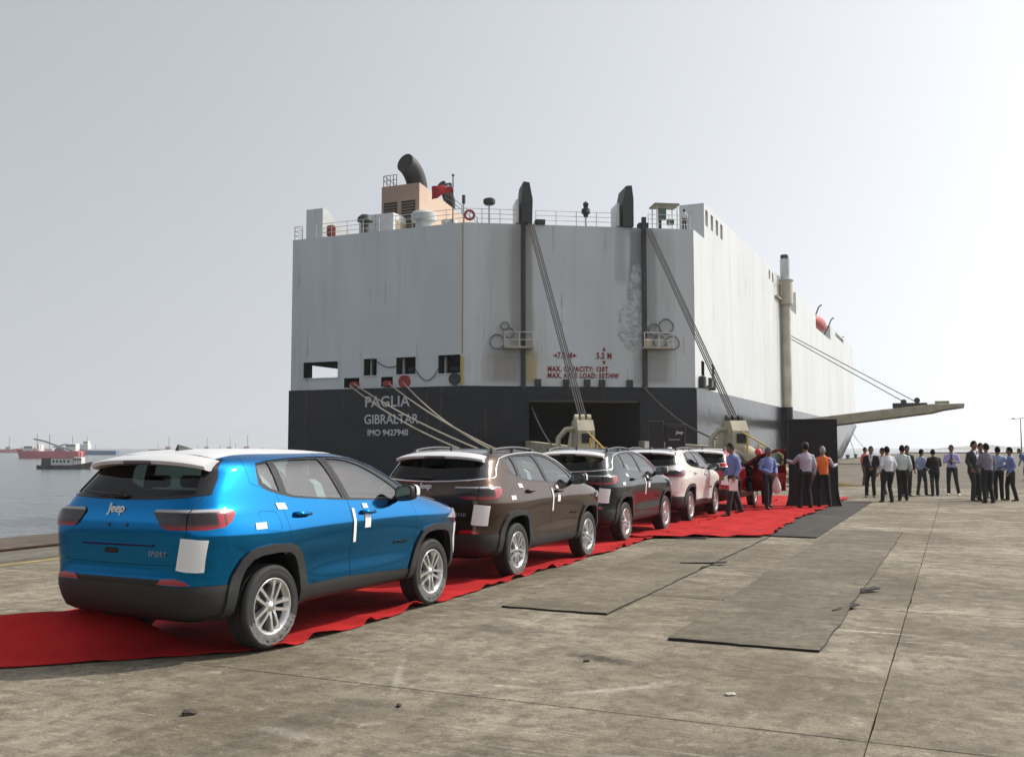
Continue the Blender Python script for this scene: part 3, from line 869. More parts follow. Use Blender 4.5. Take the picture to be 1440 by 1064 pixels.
for s0, s1, zz in ((2.9, 4.95, 8.75), (13.05, 15.2, 8.85)):
    pl = sub('work_platform', facet_box(s0, s1, zz, zz + 0.14, 0.0, 1.0), M_CREAM, hull_up)
    rail = MB()
    for a in (0.0, 0.5, 1.0):
        s = s0 + (s1-s0)*a
        rail.tube([facet(s, zz+0.14, 0.95), facet(s, zz+1.15, 0.95)], 0.03, 6)
    for h in (0.6, 1.15):
        rail.tube([facet(s0, zz+h, 0.05), facet(s0, zz+h, 0.95), facet(s1, zz+h, 0.95), facet(s1, zz+h, 0.05)], 0.025, 6)
    sub('platform_railing', rail, M_RAILW, hull_up)
    sub('control_box', facet_box(s0 + 0.2 if s0 > 10 else s1 - 0.5, s0 + 0.6 if s0 > 10 else s1 - 0.1, zz + 0.14, zz + 0.75, 0.1, 0.6), M_CREAM, hull_up)
def hose(s, z, r, seed):
    rr = random.Random(seed)
    pts = []
    for k in range(40):
        a = 2*pi*k/20
        pts.append(facet(s + r*(1 + 0.06*rr.uniform(-1, 1))*cos(a), z + r*(1 + 0.06*rr.uniform(-1, 1))*sin(a), 0.18 + 0.05*(k // 20)))
    sub('hose_coil', MB().tube(pts, 0.045, 6), M_HOSE, hull_up)
M_HOSE = mat('grey_hose', (0.16, 0.16, 0.155), 0.7)
for s, z, r, sd in ((2.45, 9.25, 0.52, 1), (3.3, 9.9, 0.35, 2), (3.0, 10.4, 0.28, 7), (14.9, 10.55, 0.52, 3), (15.35, 9.35, 0.50, 4), (14.0, 10.3, 0.42, 5), (14.4, 9.4, 0.45, 6)):
    hose(s, z, r, sd)
for s in (5.4, 7.45, 9.0, 10.1, 12.15):
    sub('scupper', facet_box(s - 0.22, s + 0.22, BND + 0.02, BND + 0.52, -0.02, 0.22), M_GRAPH, hull_up)
def ftext(body, size, s, z, width=None, bold=0.012):
    p = facet(s, z, 0.02)
    return txt('stencilled_marking', body, size, M_REDP, p, (FN.x, FN.y), hull_up, width=width, bold=bold, space=1.15)
ftext('7.5 M', 0.60, 7.39, 8.34, 1.05, 0.02); ftext('5.2 M', 0.60, 10.28, 8.34, 1.10, 0.02)
ftext('MAX. CAPACITY: 120T', 0.50, 8.36, 7.36, 4.45, 0.02); ftext('MAX. AXLE LOAD: 55T/4W', 0.50, 8.76, 6.88, 5.25, 0.02)
def tri(s, z, d):
    h = 0.17
    pts = {'l': [(-h, 0), (h*0.7, h*.8), (h*0.7, -h*.8)], 'r': [(h, 0), (-h*0.7, -h*.8), (-h*0.7, h*.8)], 'u': [(0, h), (-h*.8, -h*.7), (h*.8, -h*.7)], 'd': [(0, -h), (h*.8, h*.7), (-h*.8, h*.7)]}[d]
    vs = [facet(s+a, z+b, 0.03) for a, b in pts] + [facet(s+a, z+b, 0.002) for a, b in pts]
    sub('stencilled_arrow', MB().add(vs, [(0,1,2),(5,4,3),(0,3,4,1),(1,4,5,2),(2,5,3,0)]), M_REDP, hull_up)
tri(6.68, 8.34, 'l'); tri(8.12, 8.34, 'r'); tri(10.28, 8.83, 'u'); tri(10.28, 7.86, 'd')
# door frame and dim interior of the stern door
sub('door_lintel', facet_box(4.55, 13.05, 5.12, 5.42, -0.5, 0.28), M_SB, hull_lo)
sub('door_lintel_lip', facet_box(4.8, 12.8, 5.0, 5.11, -1.2, 0.13), mat('lip_steel', (0.14, 0.12, 0.09), 0.6), hull_lo)
sub('door_jamb', facet_box(4.55, 4.74, 1.0, 5.115, -0.5, 0.22), M_SB, hull_lo)
sub('door_jamb', facet_box(12.86, 13.05, 1.0, 5.115, -0.5, 0.22), M_SB, hull_lo)
for k in range(4):
    sub('deck_pillar', facet_box(6.5 + 1.6*k, 6.7 + 1.6*k, 1.3, 5.0, -9 - 2*(k % 2), -8.7 - 2*(k % 2)), M_SDK, hull_lo)

# ---- stern ramp resting on the quay
ramp = empty('stern_ramp', facet(8.8, 0.0, 26.5), 0, 'cream stern ramp lowered from the ship door onto the quay', 'ramp')
def rsub(name, mb, m):
    o = mb.build(name, m); o.parent = ramp; o.matrix_parent_inverse = Matrix.Translation(-ramp.location); return o
def rp(s, o, z):  # across, along, height
    return facet(s, z, o)
def rslab(name, s0, s1, pts, th, m, tap=0):
    """ramp plate: pts = [(along, z_top)]"""
    vs = []
    for o, z in pts:
        vs += [rp(s0 - tap*o, o, z), rp(s1 + tap*o, o, z), rp(s1 + tap*o, o, z-th), rp(s0 - tap*o, o, z-th)]
    fs = [(0,1,2,3), tuple(len(vs)-4+i for i in (3,2,1,0))]
    for k in range(len(pts)-1):
        for i in range(4):
            fs.append((k*4+i, k*4+4+i, k*4+4+(i+1) % 4, k*4+(i+1) % 4))
    return rsub(name, MB().add(vs, fs), m)
M_RAMPD = mat('ramp_deck_steel', (0.11, 0.105, 0.095), 0.7, noise=(1.4, 0.25, 5))
rslab('ramp_deck', 4.9, 12.7, [(0.3, 1.6), (10, 1.25), (20, 0.75), (25.5, 0.12)], 0.55, M_RAMPD, 0.0)
rslab('ramp_flap', 4.9, 12.7, [(25.55, 0.115), (27.6, 0.04)], 0.035, M_RAMPD)
for s0, s1 in ((4.45, 4.89), (12.71, 13.15)):
    rslab('ramp_side_beam', s0, s1, [(0.3, 2.2), (10, 1.95), (18.0, 1.75), (22, 0.95), (25.4, 0.35)], 1.0, M_CREAM)
M_YELR = mat('yellow_rail', (0.50, 0.34, 0.06), 0.5)
for s, sd in ((4.67, -1), (12.93, 1)):
    # lifting bracket: box tower with cheek plates and sheaves
    tb = MB(); w = 0.44
    prof = [(16.6, 1.3), (17.8, 2.6), (18.3, 3.15), (19.5, 3.15), (19.9, 2.6), (20.0, 1.6), (20.6, 1.2)]
    n = len(prof)
    vs = [rp(s - w, o, z) for o, z in prof] + [rp(s + w, o, z) for o, z in prof]
    tb.add(vs, [list(range(n)), [n+i for i in range(n)][::-1]] + [(i, (i+1) % n, n+(i+1) % n, n+i) for i in range(n)])
    rsub('lifting_bracket', tb, M_CREAM)
    rsub('bracket_rib', MB().add([rp(s+a, o, z) for z in (1.8, 3.0) for a, o in ((-w-0.05, 18.5), (w+0.05, 18.5), (w+0.05, 18.62), (-w-0.05, 18.62))], [(3,2,1,0),(4,5,6,7),(0,1,5,4),(1,2,6,5),(2,3,7,6),(3,0,4,7)]), M_CREAM)
    rsub('access_hole', MB().add([rp(s+a, o, z) for z in (1.95, 2.45) for a, o in ((-0.25, 19.95), (0.25, 19.95), (0.25, 20.03), (-0.25, 20.03))], [(3,2,1,0),(4,5,6,7),(0,1,5,4),(1,2,6,5),(2,3,7,6),(3,0,4,7)]), M_SDK)
    rsub('bracket_foot', MB().add([rp(s+a, o, z) for z in (0.9, 1.75) for a, o in ((-1.0, 16.2), (1.0, 16.2), (1.0, 20.3), (-1.0, 20.3))], [(3,2,1,0),(4,5,6,7),(0,1,5,4),(1,2,6,5),(2,3,7,6),(3,0,4,7)]), M_CREAM)
    rsub('bracket_arm', MB().tube([rp(s - 1.35, 19.0, 1.2), rp(s - 1.3, 19.0, 2.2), rp(s - 0.9, 19.0, 2.65), rp(s - 0.3, 19.0, 2.7)], 0.15, 8), M_CREAM)
    for k in (-0.33, 0.0, 0.33):
        a_ = rp(s + k, 18.9, 3.22); 
        rsub('sheave', MB().tube([rp(s + k - 0.10, 18.9, 3.22), rp(s + k + 0.10, 18.9, 3.22)], 0.24, 14), M_GRAPH if sd > 0 else M_CREAM)
    r_ = MB()
    for o in (20.8, 22.3, 23.8, 25.2):
        zb = lerp_table([(20, 1.4), (22, 0.95), (25.4, 0.35)], o)[0]
        r_.tube([rp(s, o, zb), rp(s, o, zb + 1.0)], 0.05, 6)
    r_.tube([rp(s, 20.2, 2.5), rp(s, 25.2, 1.35)], 0.045, 6)
    rsub('ramp_railing', r_, M_YELR)
# curved cream link between bracket and ramp flap on the quay side
rsub('ramp_skirt', MB().tube([rp(13.2, 20.0, 1.35), rp(13.35, 21.5, 0.95), rp(13.5, 23.5, 0.55), rp(13.6, 26.0, 0.25)], [0.5, 0.42, 0.30, 0.18], 10), M_CREAM)
rsub('yellow_bumper', MB().bbox((-8.2, 50.9, 0.0), (-5.9, 51.8, 0.55), 0.08), mat('safety_yellow', (0.45, 0.33, 0.05), 0.6, noise=(3, 0.35, 4)))

# wire falls from the jib heads to the brackets
for (s, so, zz, st) in ((4.85, 4.67, 17.8, -0.1), (13.55, 12.93, 17.7, -0.1)):
    for k in (-0.33, -0.12, 0.12, 0.33):
        o = MB().tube([facet(s + k*0.55, zz, 0.42), rp(so + k*0.55, 18.9, 3.35)], 0.042, 6).build('ramp_wire', M_WIRE)
        o.parent = ramp; o.matrix_parent_inverse = Matrix.Translation(-ramp.location)

# ---- on the weather deck
def railing(name, path, h=1.05, step=1.5, r=0.028, m=M_RAILW, nrail=3):
    m_ = MB()
    P_ = [Vector(p) for p in path]
    for a, b in zip(P_, P_[1:]):
        n = max(1, round((b-a).length/step))
        for k in range(n+1):
            p = a.lerp(b, k/n)
            m_.tube([p, p + Vector((0, 0, h))], r, 5, smooth=False)
        for q in range(nrail):
            z = h*(q+1)/nrail
            m_.tube([a + Vector((0,0,z)), b + Vector((0,0,z))], r*0.8, 5, smooth=False)
    return wpart(name, m_, m)
railing('deck_railing', [(-46.6, 63.0, TOP), (-46.6, 62.0, TOP), (-45.9, 62.0, TOP)])
railing('deck_railing', [(-44.6, 62.0, TOP), (-31.8, 62.0, TOP)])
f0 = facet(0, TOP, -0.1); 
railing('deck_railing', [facet(0.05, TOP, -0.1), facet(4.0, TOP, -0.1)])
railing('deck_railing', [facet(5.3, TOP, -0.1), facet(11.3, TOP, -0.1)])
railing('deck_railing', [facet(13.7, TOP, -0.1), facet(16.9, TOP, -0.1)])
M_SHADEW = M_SW
# vent trunk on the port quarter, deck boxes
def slab_house(name, x0, x1, y0, prof, m):
    n = len(prof)   # prof: (y, z) polygon
    return wpart(name, MB().prism(prof, 'x', x0, x1), m)
slab_house('vent_trunk', -46.2, -44.65, 63, [(62.9, TOP), (70.2, TOP), (70.2, 18.3), (64.1, 20.05), (63.5, 20.42), (62.9, 20.42)], M_SW)
slab_house('deck_store', -42.0, -38.9, 64, [(64.0, TOP), (68.5, TOP), (68.5, 18.9), (65.4, 19.75), (64.0, 19.75)], M_SW)
st = wpart('store_door', MB().box((-38.895, 64.5, TOP), (-38.84, 66.6, 19.2)), mat('store_door_tan', (0.30, 0.24, 0.15), 0.6))
wpart('red_box', MB().bbox((-43.9, 62.3, TOP + 0.15), (-43.3, 62.8, TOP + 1.0), 0.08), M_REDS)
wpart('vent_cowl', MB().lathe([(0.28, 0), (0.28, 1.0), (0.62, 1.05), (0.55, 1.35), (0.30, 1.55), (0.0, 1.6)], (-40.55, 62.6, TOP), 'z', 14), M_GRAPH)
wpart('mushroom_vent', MB().lathe([(0.62, 0), (0.62, 0.62), (0.92, 0.66), (0.95, 1.15), (0.80, 1.32), (0.0, 1.42)], (-35.6, 62.9, TOP), 'z', 20), M_SW)
wpart('mushroom_vent', MB().lathe([(0.42, 0), (0.42, 0.3), (0.62, 0.33), (0.60, 0.55), (0.0, 0.7)], (-33.6, 63.2, TOP), 'z', 16), M_SW)
# funnel
fun = wpart('funnel_casing', MB().prism([(66.0, TOP), (76.5, TOP), (76.5, 21.0), (66.0, 22.45)], 'x', -41.2, -37.75), M_TAN)
sub('casing_aft_plate', MB().box((-41.19, 65.955, TOP + 0.02), (-37.76, 65.998, 22.43)), mat('aft_dark_brown', (0.34, 0.24, 0.18), 0.6, noise=(0.8, 0.12, 4)), fun)  # thin sheet over the aft face, a darker brown than the casing tan
for x0, x1 in ((-40.95, -39.75), (-39.35, -38.1)):
    lv = sub('louvre_panel', MB().box((x0, 65.93, 18.2), (x1, 65.953, 21.1)), M_SDK, fun)
    for k in range(12):
        z = 18.3 + k*0.23
        o = MB().box((x0 + 0.05, 65.88, z), (x1 - 0.05, 65.925, z + 0.12)).build('louvre_slat', mat('louvre_brown', (0.14, 0.10, 0.075), 0.6))
        o.parent = fun
pp = []
for k in range(13):
    t = k/12
    a = t*radians(78)
    pp.append(Vector((-38.75 - 0.35*(1-cos(a)), 67.4 - 1.9*(1-cos(a)), 22.2 + 2.0*sin(a))))
pipe = sub('exhaust_pipe', MB().tube([Vector((-38.75, 67.4, 21.4))] + pp, [0.82]*10 + [0.81, 0.80, 0.79, 0.78], 22, caps=True), mat('soot_black', (0.012, 0.013, 0.014), 0.6), fun, 50)
sub('exhaust_pipe', MB().tube([(-38.6, 72.6, 20.9), (-38.6, 72.6, 22.6), (-38.7, 72.2, 23.4), (-38.9, 71.6, 23.7)], 0.5, 14), mat('soot_black', (0.012, 0.013, 0.014), 0.6), fun, 50)
def funnel_rail():
    m_ = MB()
    pts = [(-37.85, 76.4, 21.02), (-37.85, 71.5, 21.7)]
    for (x0, y0, z0), (x1, y1, z1) in (((-41.1, 66.1, 22.45), (-39.9, 66.1, 22.45)), ((-41.1, 66.1, 22.45), (-41.1, 70, 21.9)), ((-37.85, 70.5, 21.85), (-37.85, 76.4, 21.02))):
        for k in range(5):
            p = Vector((x0, y0, z0)).lerp(Vector((x1, y1, z1)), k/4)
            m_.tube([p, p + Vector((0, 0, 0.9))], 0.03, 5)
        for h in (0.5, 0.9):
            m_.tube([(x0, y0, z0+h), (x1, y1, z1+h)], 0.026, 5)
    return m_
sub('funnel_railing', funnel_rail(), M_GRAPH, fun)
# flag staff with a red ensign
staff = wpart('flag_staff', MB().tube([(-33.0, 62.6, TOP), (-33.0, 62.6, 21.55)], 0.045, 8).lathe([(0.0, -0.12), (0.14, 0), (0.0, 0.12)], (-33.0, 62.6, 21.6), 'z', 10), M_GRAPH)
fm = MB(); NX, NY = 12, 8; fv = []; fi = []
for j in range(NY+1):
    for i in range(NX+1):
        a, b = i/NX, j/NY
        x = -33.1 - 1.45*a; z = 21.0 - 0.72*b*(1+0.3*a) - 0.30*a*a + 0.1*sin(a*8)
        y = 62.55 - 0.5*a + 0.18*sin(a*7 + b*1.5)
        fv.append((x, y, z))
for j in range(NY):
    for i in range(NX):
        k = j*(NX+1)+i
        can = i < 4 and j < 3
        cross = can and (j in (1, 2) and i == 2 or i in (1, 2, 3) and j == 2)
        fm.add([fv[k], fv[k+1], fv[k+NX+2], fv[k+NX+1]], [(0,1,2,3)], 2 if cross else (1 if can else 0), True)
sub('ensign_flag', fm, [mat('flag_red', (0.45, 0.02, 0.03), 0.8), mat('flag_navy', (0.03, 0.04, 0.12), 0.8), mat('flag_white', (0.7, 0.7, 0.7), 0.8)], staff)
# small deck fittings along the facet
def pole(s, h, head):
    p = facet(s, TOP, -0.15)
    m_ = MB().tube([p, p + Vector((0, 0, h))], 0.07, 8)
    o = wpart('deck_light', m_, M_RAILW)
    sub('lamp_head', head(p + Vector((0, 0, h))), M_GRAPH, o)
pole(1.9, 1.35, lambda p: MB().bbox((p.x-0.38, p.y-0.3, p.z), (p.x+0.38, p.y+0.3, p.z+0.5), 0.1))
pole(9.02, 1.0, lambda p: MB().lathe([(0.16, -0.3), (0.20, -0.1), (0.34, 0.0), (0.30, 0.3), (0.16, 0.35), (0.22, 0.7), (0.0, 0.9)], p, 'z', 12))
pole(0.05, 1.7, lambda p: MB().lathe([(0.13, -0.3), (0.13, 0.3), (0.0, 0.35)], p, 'z', 8))
bu = []
for k in range(20):
    a = 2*pi*k/20
    bu.append(facet(0.46 + 0.33*cos(a), TOP + 0.55 + 0.33*sin(a), 0.0))
buoy = wpart('lifebuoy', MB().tube(bu, 0.09, 8, closed=True), mat('lifebuoy_red', (0.35, 0.06, 0.045), 0.6))
# ramp control stand with roof, green panels
cs = wpart('control_stand', MB(), M_RAILW) if False else None
stand = MB()
for s, o in ((14.45, -0.35), (16.0, -0.35), (14.45, -1.6), (16.0, -1.6)):
    stand.tube([facet(s, TOP, o), facet(s, TOP + 1.85, o)], 0.04, 6)
stand_o = wpart('control_stand', stand, M_RAILW)
sub('stand_roof', facet_box(14.25, 16.15, TOP + 1.85, TOP + 1.97, -1.75, -0.2), mat('stand_roof', (0.25, 0.22, 0.15), 0.6), stand_o)
M_GREENP = mat('green_panel', (0.07, 0.13, 0.09), 0.5)
sub('control_panel', facet_box(14.6, 15.15, TOP + 0.75, TOP + 1.6, -0.6, -0.3), M_GREENP, stand_o)
sub('control_panel', facet_box(15.25, 15.75, TOP + 0.4, TOP + 0.8, -0.6, -0.3), M_GREENP, stand_o)
sub('panel_post', facet_box(14.62, 14.8, TOP, TOP + 0.75, -0.6, -0.35), M_GRAPH, stand_o)
# ---- starboard side: funnel mast, roller fairlead, side ramp, lifeboat
mast = wpart('side_mast', MB().tube([(-16.75, 110.8, -1), (-16.75, 110.8, 17.5)], 0.52, 14, 0).tube([(-16.75, 110.8, 17.5), (-16.75, 110.8, 20.2)], 0.80, 16), mat('mast_cream', (0.52, 0.47, 0.38), 0.6, noise=(0.5, 0.25, 5)))
sub('mast_lower_section', MB().tube([(-16.75, 110.8, -1.2), (-16.75, 110.8, 6.15)], 0.56, 14), M_SB, mast)
sub('mast_head', MB().tube([(-16.75, 110.8, 20.2), (-16.75, 110.8, 22.6)], 0.55, 14).lathe([(0.0, 0), (0.9, 0.0), (0.9, 0.12), (0, 0.12)], (-16.75, 110.8, 20.15), 'z', 16), M_SW, mast)
sub('mast_camera', MB().bbox((-17.2, 110.4, 22.6), (-16.4, 111.2, 23.1), 0.1), M_GRAPH, mast)
wpart('stair_landing', MB().box((-18.5, 106.9, 17.9), (-17.0, 109.9, 18.05)).tube([(-17.0, 107, 18.0), (-17.0, 107, 20.2)], 0.05, 6).tube([(-17.0, 109.5, 18.0), (-17.0, 109.5, 20.2)], 0.05, 6).tube([(-17.0, 107, 19.6), (-17.0, 109.5, 19.6)], 0.05, 6), M_CREAM)
wpart('roller_fairlead', MB().bbox((-17.35, 72.2, 6.3), (-16.95, 75.8, 7.0), 0.1), M_SW)
for y in (72.35, 75.65):
    wpart('fairlead_post', MB().bbox((-17.3, y - 0.32, 6.15), (-16.85, y + 0.32, 7.05), 0.08), M_GRAPH)
wpart('fairlead_roller', MB().tube([(-17.0, 74.0, 6.3), (-17.0, 74.0, 7.0)], 0.32, 12), M_GRAPH)
# lifeboat in its recess
lb = []
for k in range(9):
    t = k/8; w = math.sin(pi*min(1, max(0, t*0.92+0.04)))**0.5
    for i in range(10):
        a = 2*pi*i/10
        lb.append((-18.2 + 1.2*w*cos(a), 143 + 13*t, 19.9 + 1.1*w*sin(a)))
lbm = MB().add(lb, [(k*10+i, k*10+(i+1) % 10, k*10+10+(i+1) % 10, k*10+10+i) for k in range(8) for i in range(10)] + [list(range(10))[::-1], [80+i for i in range(10)]], 0, True)
wpart('lifeboat', lbm, mat('lifeboat_red', (0.42, 0.045, 0.03), 0.5))
dav = MB()
for y in (142.2, 157.2):
    dav.tube([(-18.5, y, 18.35), (-17.4, y, 20.4), (-17.0, y, 21.4), (-16.6, y, 21.7)], 0.10, 6)
wpart('lifeboat_davit', dav, M_GRAPH)
wpart('mast_light', MB().tube([(-20, 192, HOUSE - 0.1), (-20, 192, 22.4)], 0.1, 6).tube([(-21.5, 192, 22.4), (-18.5, 192, 22.4)], 0.08, 6), M_GRAPH)
# side ramp raised over the quay
side = empty('side_ramp', (-17.2, 113.5, 3.8), 0, 'narrow raised side ramp held out over the quay by two wires', 'ramp')
def ssub(name, mb, m):
    o = mb.build(name, m); o.parent = side; o.matrix_parent_inverse = Matrix.Translation(-side.location); return o
def sz(x):  # underside of the ramp
    return 3.55 + (x + 17.2)*0.122
sec = [(-17.15, 0.0, 1.05), (-7.0, 0.0, 0.95), (-2.2, 0.05, 0.85), (-1.2, 0.35, 0.55), (0.9, 0.45, 0.28)]
for nm, y0, y1 in (('ramp_beam', 110.8, 111.3), ('ramp_beam', 116.2, 116.7)):
    vs = []
    for x, up, th in sec:
        z = sz(x) + up*0.5
        vs += [(x, y0, z), (x, y1, z), (x, y1, z + th), (x, y0, z + th)]
    ssub(nm, MB().add(vs, [(0,1,2,3), tuple(len(vs)-4+i for i in (3,2,1,0))] + [(k*4+i, k*4+4+i, k*4+4+(i+1) % 4, k*4+(i+1) % 4) for k in range(len(sec)-1) for i in range(4)]), M_CREAM)
ssub('ramp_plate', MB().add([(-17.1, 111.31, sz(-17.1)+0.3), (0.5, 111.31, sz(0.5)+0.4), (0.5, 116.19, sz(0.5)+0.4), (-17.1, 116.19, sz(-17.1)+0.3), (-17.1, 111.31, sz(-17.1)+0.5), (0.5, 111.31, sz(0.5)+0.55), (0.5, 116.19, sz(0.5)+0.55), (-17.1, 116.19, sz(-17.1)+0.5)], [(3,2,1,0),(4,5,6,7),(0,1,5,4),(1,2,6,5),(2,3,7,6),(3,0,4,7)]), M_RAMPD)
ssub('ramp_lug', MB().bbox((-6.0, 110.85, sz(-5.5) + 0.9), (-2.6, 111.25, sz(-4) + 1.25), 0.05), M_GRAPH)
ssub('ramp_lug', MB().bbox((-1.9, 110.85, sz(-1.9) + 0.85), (-0.5, 111.25, sz(-1.5) + 1.1), 0.05), M_CREAM)
for x in (-4.9, -3.6):
    ssub('ramp_sheave', MB().tube([(x, 110.9, sz(x) + 1.45), (x, 111.2, sz(x) + 1.45)], 0.30, 12), M_GRAPH)
for dx, dz in ((0, 0), (0.7, 0.35)):
    ssub('ramp_wire', MB().tube([(-17.2, 113.0 + dx, 14.3 + dz), (-4.9 + dx*1.6, 111.05, sz(-4.9) + 1.5)], 0.05, 6), M_WIRE)

# mooring ropes
def rope(label, a, b, drop, r=0.045, m=M_ROPE):
    o = MB().tube(sag(a, b, drop, 16), r, 6).build('mooring_rope', m)
    tag(o, label, 'rope', 'mooring ropes of the ship')
bol = []
def bollard(x, y, label, s=1.0):
    m_ = MB().lathe([(0.42*s, 0.06), (0.42*s, 0.10), (0.24*s, 0.16), (0.20*s, 0.40), (0.34*s, 0.52), (0.36*s, 0.60), (0.25*s, 0.68), (0.0, 0.70)], (0, 0, 0), 'z', 20)
    o = m_.build('bollard', mat('bollard_black', (0.03, 0.03, 0.032), 0.6, noise=(4, 0.3, 3)))
    o.location = (x, y, 0)
    tag(o, label, 'bollard', 'mooring bollards on the quay edge')
bollard(-15.2, 38.5, 'black bollard on the quay edge beside the stern ropes')
bollard(-15.2, 158.8, 'black bollard on the quay edge under the bow')
bollard(-15.2, 172.0, 'farther black bollard on the quay edge past the bow')
rope('upper rope of the left pair from the stern towards the quay bollard', (-40.7, 61.6, 6.45), (-15.2, 38.5, 0.42), 0.5)
rope('lower rope of the left pair from the stern towards the quay bollard', (-41.1, 61.6, 6.35), (-15.2, 38.4, 0.36), 0.8)
rope('inner rope of the right pair from the stern towards the quay bollard', (-37.7, 61.6, 6.4), (-15.1, 38.6, 0.46), 0.5)
rope('outer rope of the right pair from the stern towards the quay bollard', (-36.5, 61.6, 6.45), (-15.1, 38.7, 0.48), 0.9)
rope('thin bow rope reaching down to the near bow bollard', (-20.5, 205, 10.5), (-15.2, 172.0, 0.45), 1.0, 0.05, M_WIRE)
rope('thin slack bow rope sagging in front of the haze', (-21.5, 208, 10.5), (-15.2, 232.0, 0.45), 3.0, 0.05, M_WIRE)
rope('dark slack wire sagging across the left of the stern door', tuple(facet(4.9, 4.6, 0.4)), tuple(facet(3.2, 1.4, 20)), 0.3, 0.05, M_WIRE)
rope('dark slack wire sagging from the stern door towards the right ramp bracket', tuple(facet(13.0, 6.2, 0.4)), tuple(facet(14.4, 1.8, 17)), 0.9, 0.05, M_WIRE)
# ------------------------------------------------------------------ the five compact SUVs
# local frame: u = forward (+Y), v = right (+X), z up, origin on the ground under the rear axle
WB = 2.636
CT = [  # z, u_rear, u_front, half width, n_rear, n_front
 (0.325, -0.68, 3.28, 0.815, 8, 6), (0.345, -0.76, 3.35, 0.845, 8, 6), (0.38, -0.81, 3.41, 0.866, 9, 6), (0.45, -0.845, 3.45, 0.884, 9, 6),
 (0.55, -0.865, 3.48, 0.893, 10, 6), (0.61, -0.87, 3.49, 0.896, 10, 6), (0.65, -0.866, 3.49, 0.898, 10, 6), (0.75, -0.861, 3.49, 0.902, 10, 6), (0.85, -0.862, 3.48, 0.907, 10, 6),
 (0.93, -0.863, 3.46, 0.913, 10, 6), (0.975, -0.864, 3.43, 0.917, 10, 6), (1.00, -0.865, 3.395, 0.917, 10, 6), (1.04, -0.865, 3.31, 0.910, 10, 6), (1.08, -0.865, 3.18, 0.901, 10, 6),
 (1.12, -0.863, 3.01, 0.890, 10, 6), (1.15, -0.860, 2.86, 0.880, 10, 6), (1.175, -0.856, 2.72, 0.871, 10, 6.5), (1.195, -0.852, 2.62, 0.863, 8, 7), (1.22, -0.844, 2.54, 0.853, 7.5, 7),
 (1.28, -0.815, 2.41, 0.832, 7, 7), (1.36, -0.755, 2.22, 0.806, 6.5, 7), (1.44, -0.69, 2.03, 0.778, 6, 7), (1.52, -0.615, 1.82, 0.742, 6, 7),
 (1.57, -0.555, 1.66, 0.710, 6, 6), (1.60, -0.51, 1.55, 0.680, 6, 6), (1.63, -0.45, 1.42, 0.632, 5, 5), (1.65, -0.38, 1.28, 0.57, 5, 5), (1.667, -0.27, 1.12, 0.47, 4, 4), (1.678, -0.12, 0.95, 0.34, 4, 4), (1.684, 0.08, 0.8, 0.20, 3, 3), (1.687, 0.3, 0.65, 0.06, 3, 3)]

def car_ring(z):
    ur, uf, w, nr, nf = lerp_table(CT, z)
    um = 0.45 * ur + 0.55 * uf
    half = []
    P0 = 0.90
    def side(n, a, sg, k_side, k_end):
        pts = []
        for i in range(k_side):
            p = P0 * i / k_side
            pts.append((um + sg*a*p, w * (1 - p**n) ** (1/n)))
        q0 = (1 - P0**n) ** (1/n)
        for i in range(k_end + 1):
            q = q0 * (1 - (i / k_end) ** 0.8)
            pts.append((um + sg*a*(1 - q**n) ** (1/n), w*q))
        return pts
    fr = side(nf, uf - um, 1, 22, 18)
    rr = side(nr, um - ur, -1, 24, 20)
    half = rr[::-1] + fr[1:]       # rear centre -> right side -> front centre
    out = []
    for u, v in half:
        # swelling over the wheels, faint waist between them
        if 0.45 < z < 1.1 and v > 0.5:
            k = math.exp(-((u)/0.48)**2) + math.exp(-((u-WB)/0.48)**2)
            v += 0.022 * k * math.exp(-((z-0.85)/0.22)**2)
            v -= 0.020 * math.exp(-((z-0.66)/0.13)**2) * max(0.0, 1 - k)
        out.append((u, v))
    return out

def car_surface():
    zs = []
    for i in range(len(CT)-1):
        a, b = CT[i][0], CT[i+1][0]
        k = max(1, round((b-a)/0.03))
        zs += [a + (b-a)*j/k for j in range(k)]
    zs.append(CT[-1][0])
    vs = []; M = None
    for z in zs:
        h = car_ring(z)
        ring = [(v, u, z) for u, v in h] + [(-v, u, z) for u, v in h[-2:0:-1]]
        M = len(ring); vs += ring
    fs = []
    for k in range(len(zs)-1):
        for i in range(M):
            j = (i+1) % M
            fs.append((k*M+i, k*M+M+i, k*M+M+j, k*M+j))
    fs.append(list(range(M)))
    o = (len(zs)-1)*M
    fs.append([o+i for i in range(M)][::-1])
    return vs, fs, M

_cv, _cf, _cM = car_surface()
_base = bpy.data.meshes.new('cb'); _base.from_pydata(_cv, [], _cf); _base.update()
_bm = bmesh.new(); _bm.from_mesh(_base); bmesh.ops.recalc_face_normals(_bm, faces=_bm.faces); _bm.to_mesh(_base); _bm.free()
_base.polygons.foreach_set('use_smooth', [True]*len(_base.polygons)); _base.update()
_bn = [v.normal.copy() for v in _base.vertices]
_bp = [v.co.copy() for v in _base.vertices]
_bfaces = [list(p.vertices) for p in _base.polygons]
_bvh = BVHTree.FromPolygons([tuple(p) for p in _bp], _bfaces)

def car_normal(p):
    loc, nrm, idx, dist = _bvh.find_nearest(p)
    f = _bfaces[idx]
    if len(f) > 4:
        return nrm, dist
    w = poly_3d_calc([_bp[i] for i in f], loc)
    n = Vector((0, 0, 0))
    for i, k in zip(f, w):
        n += _bn[i]*k
    return n.normalized(), dist

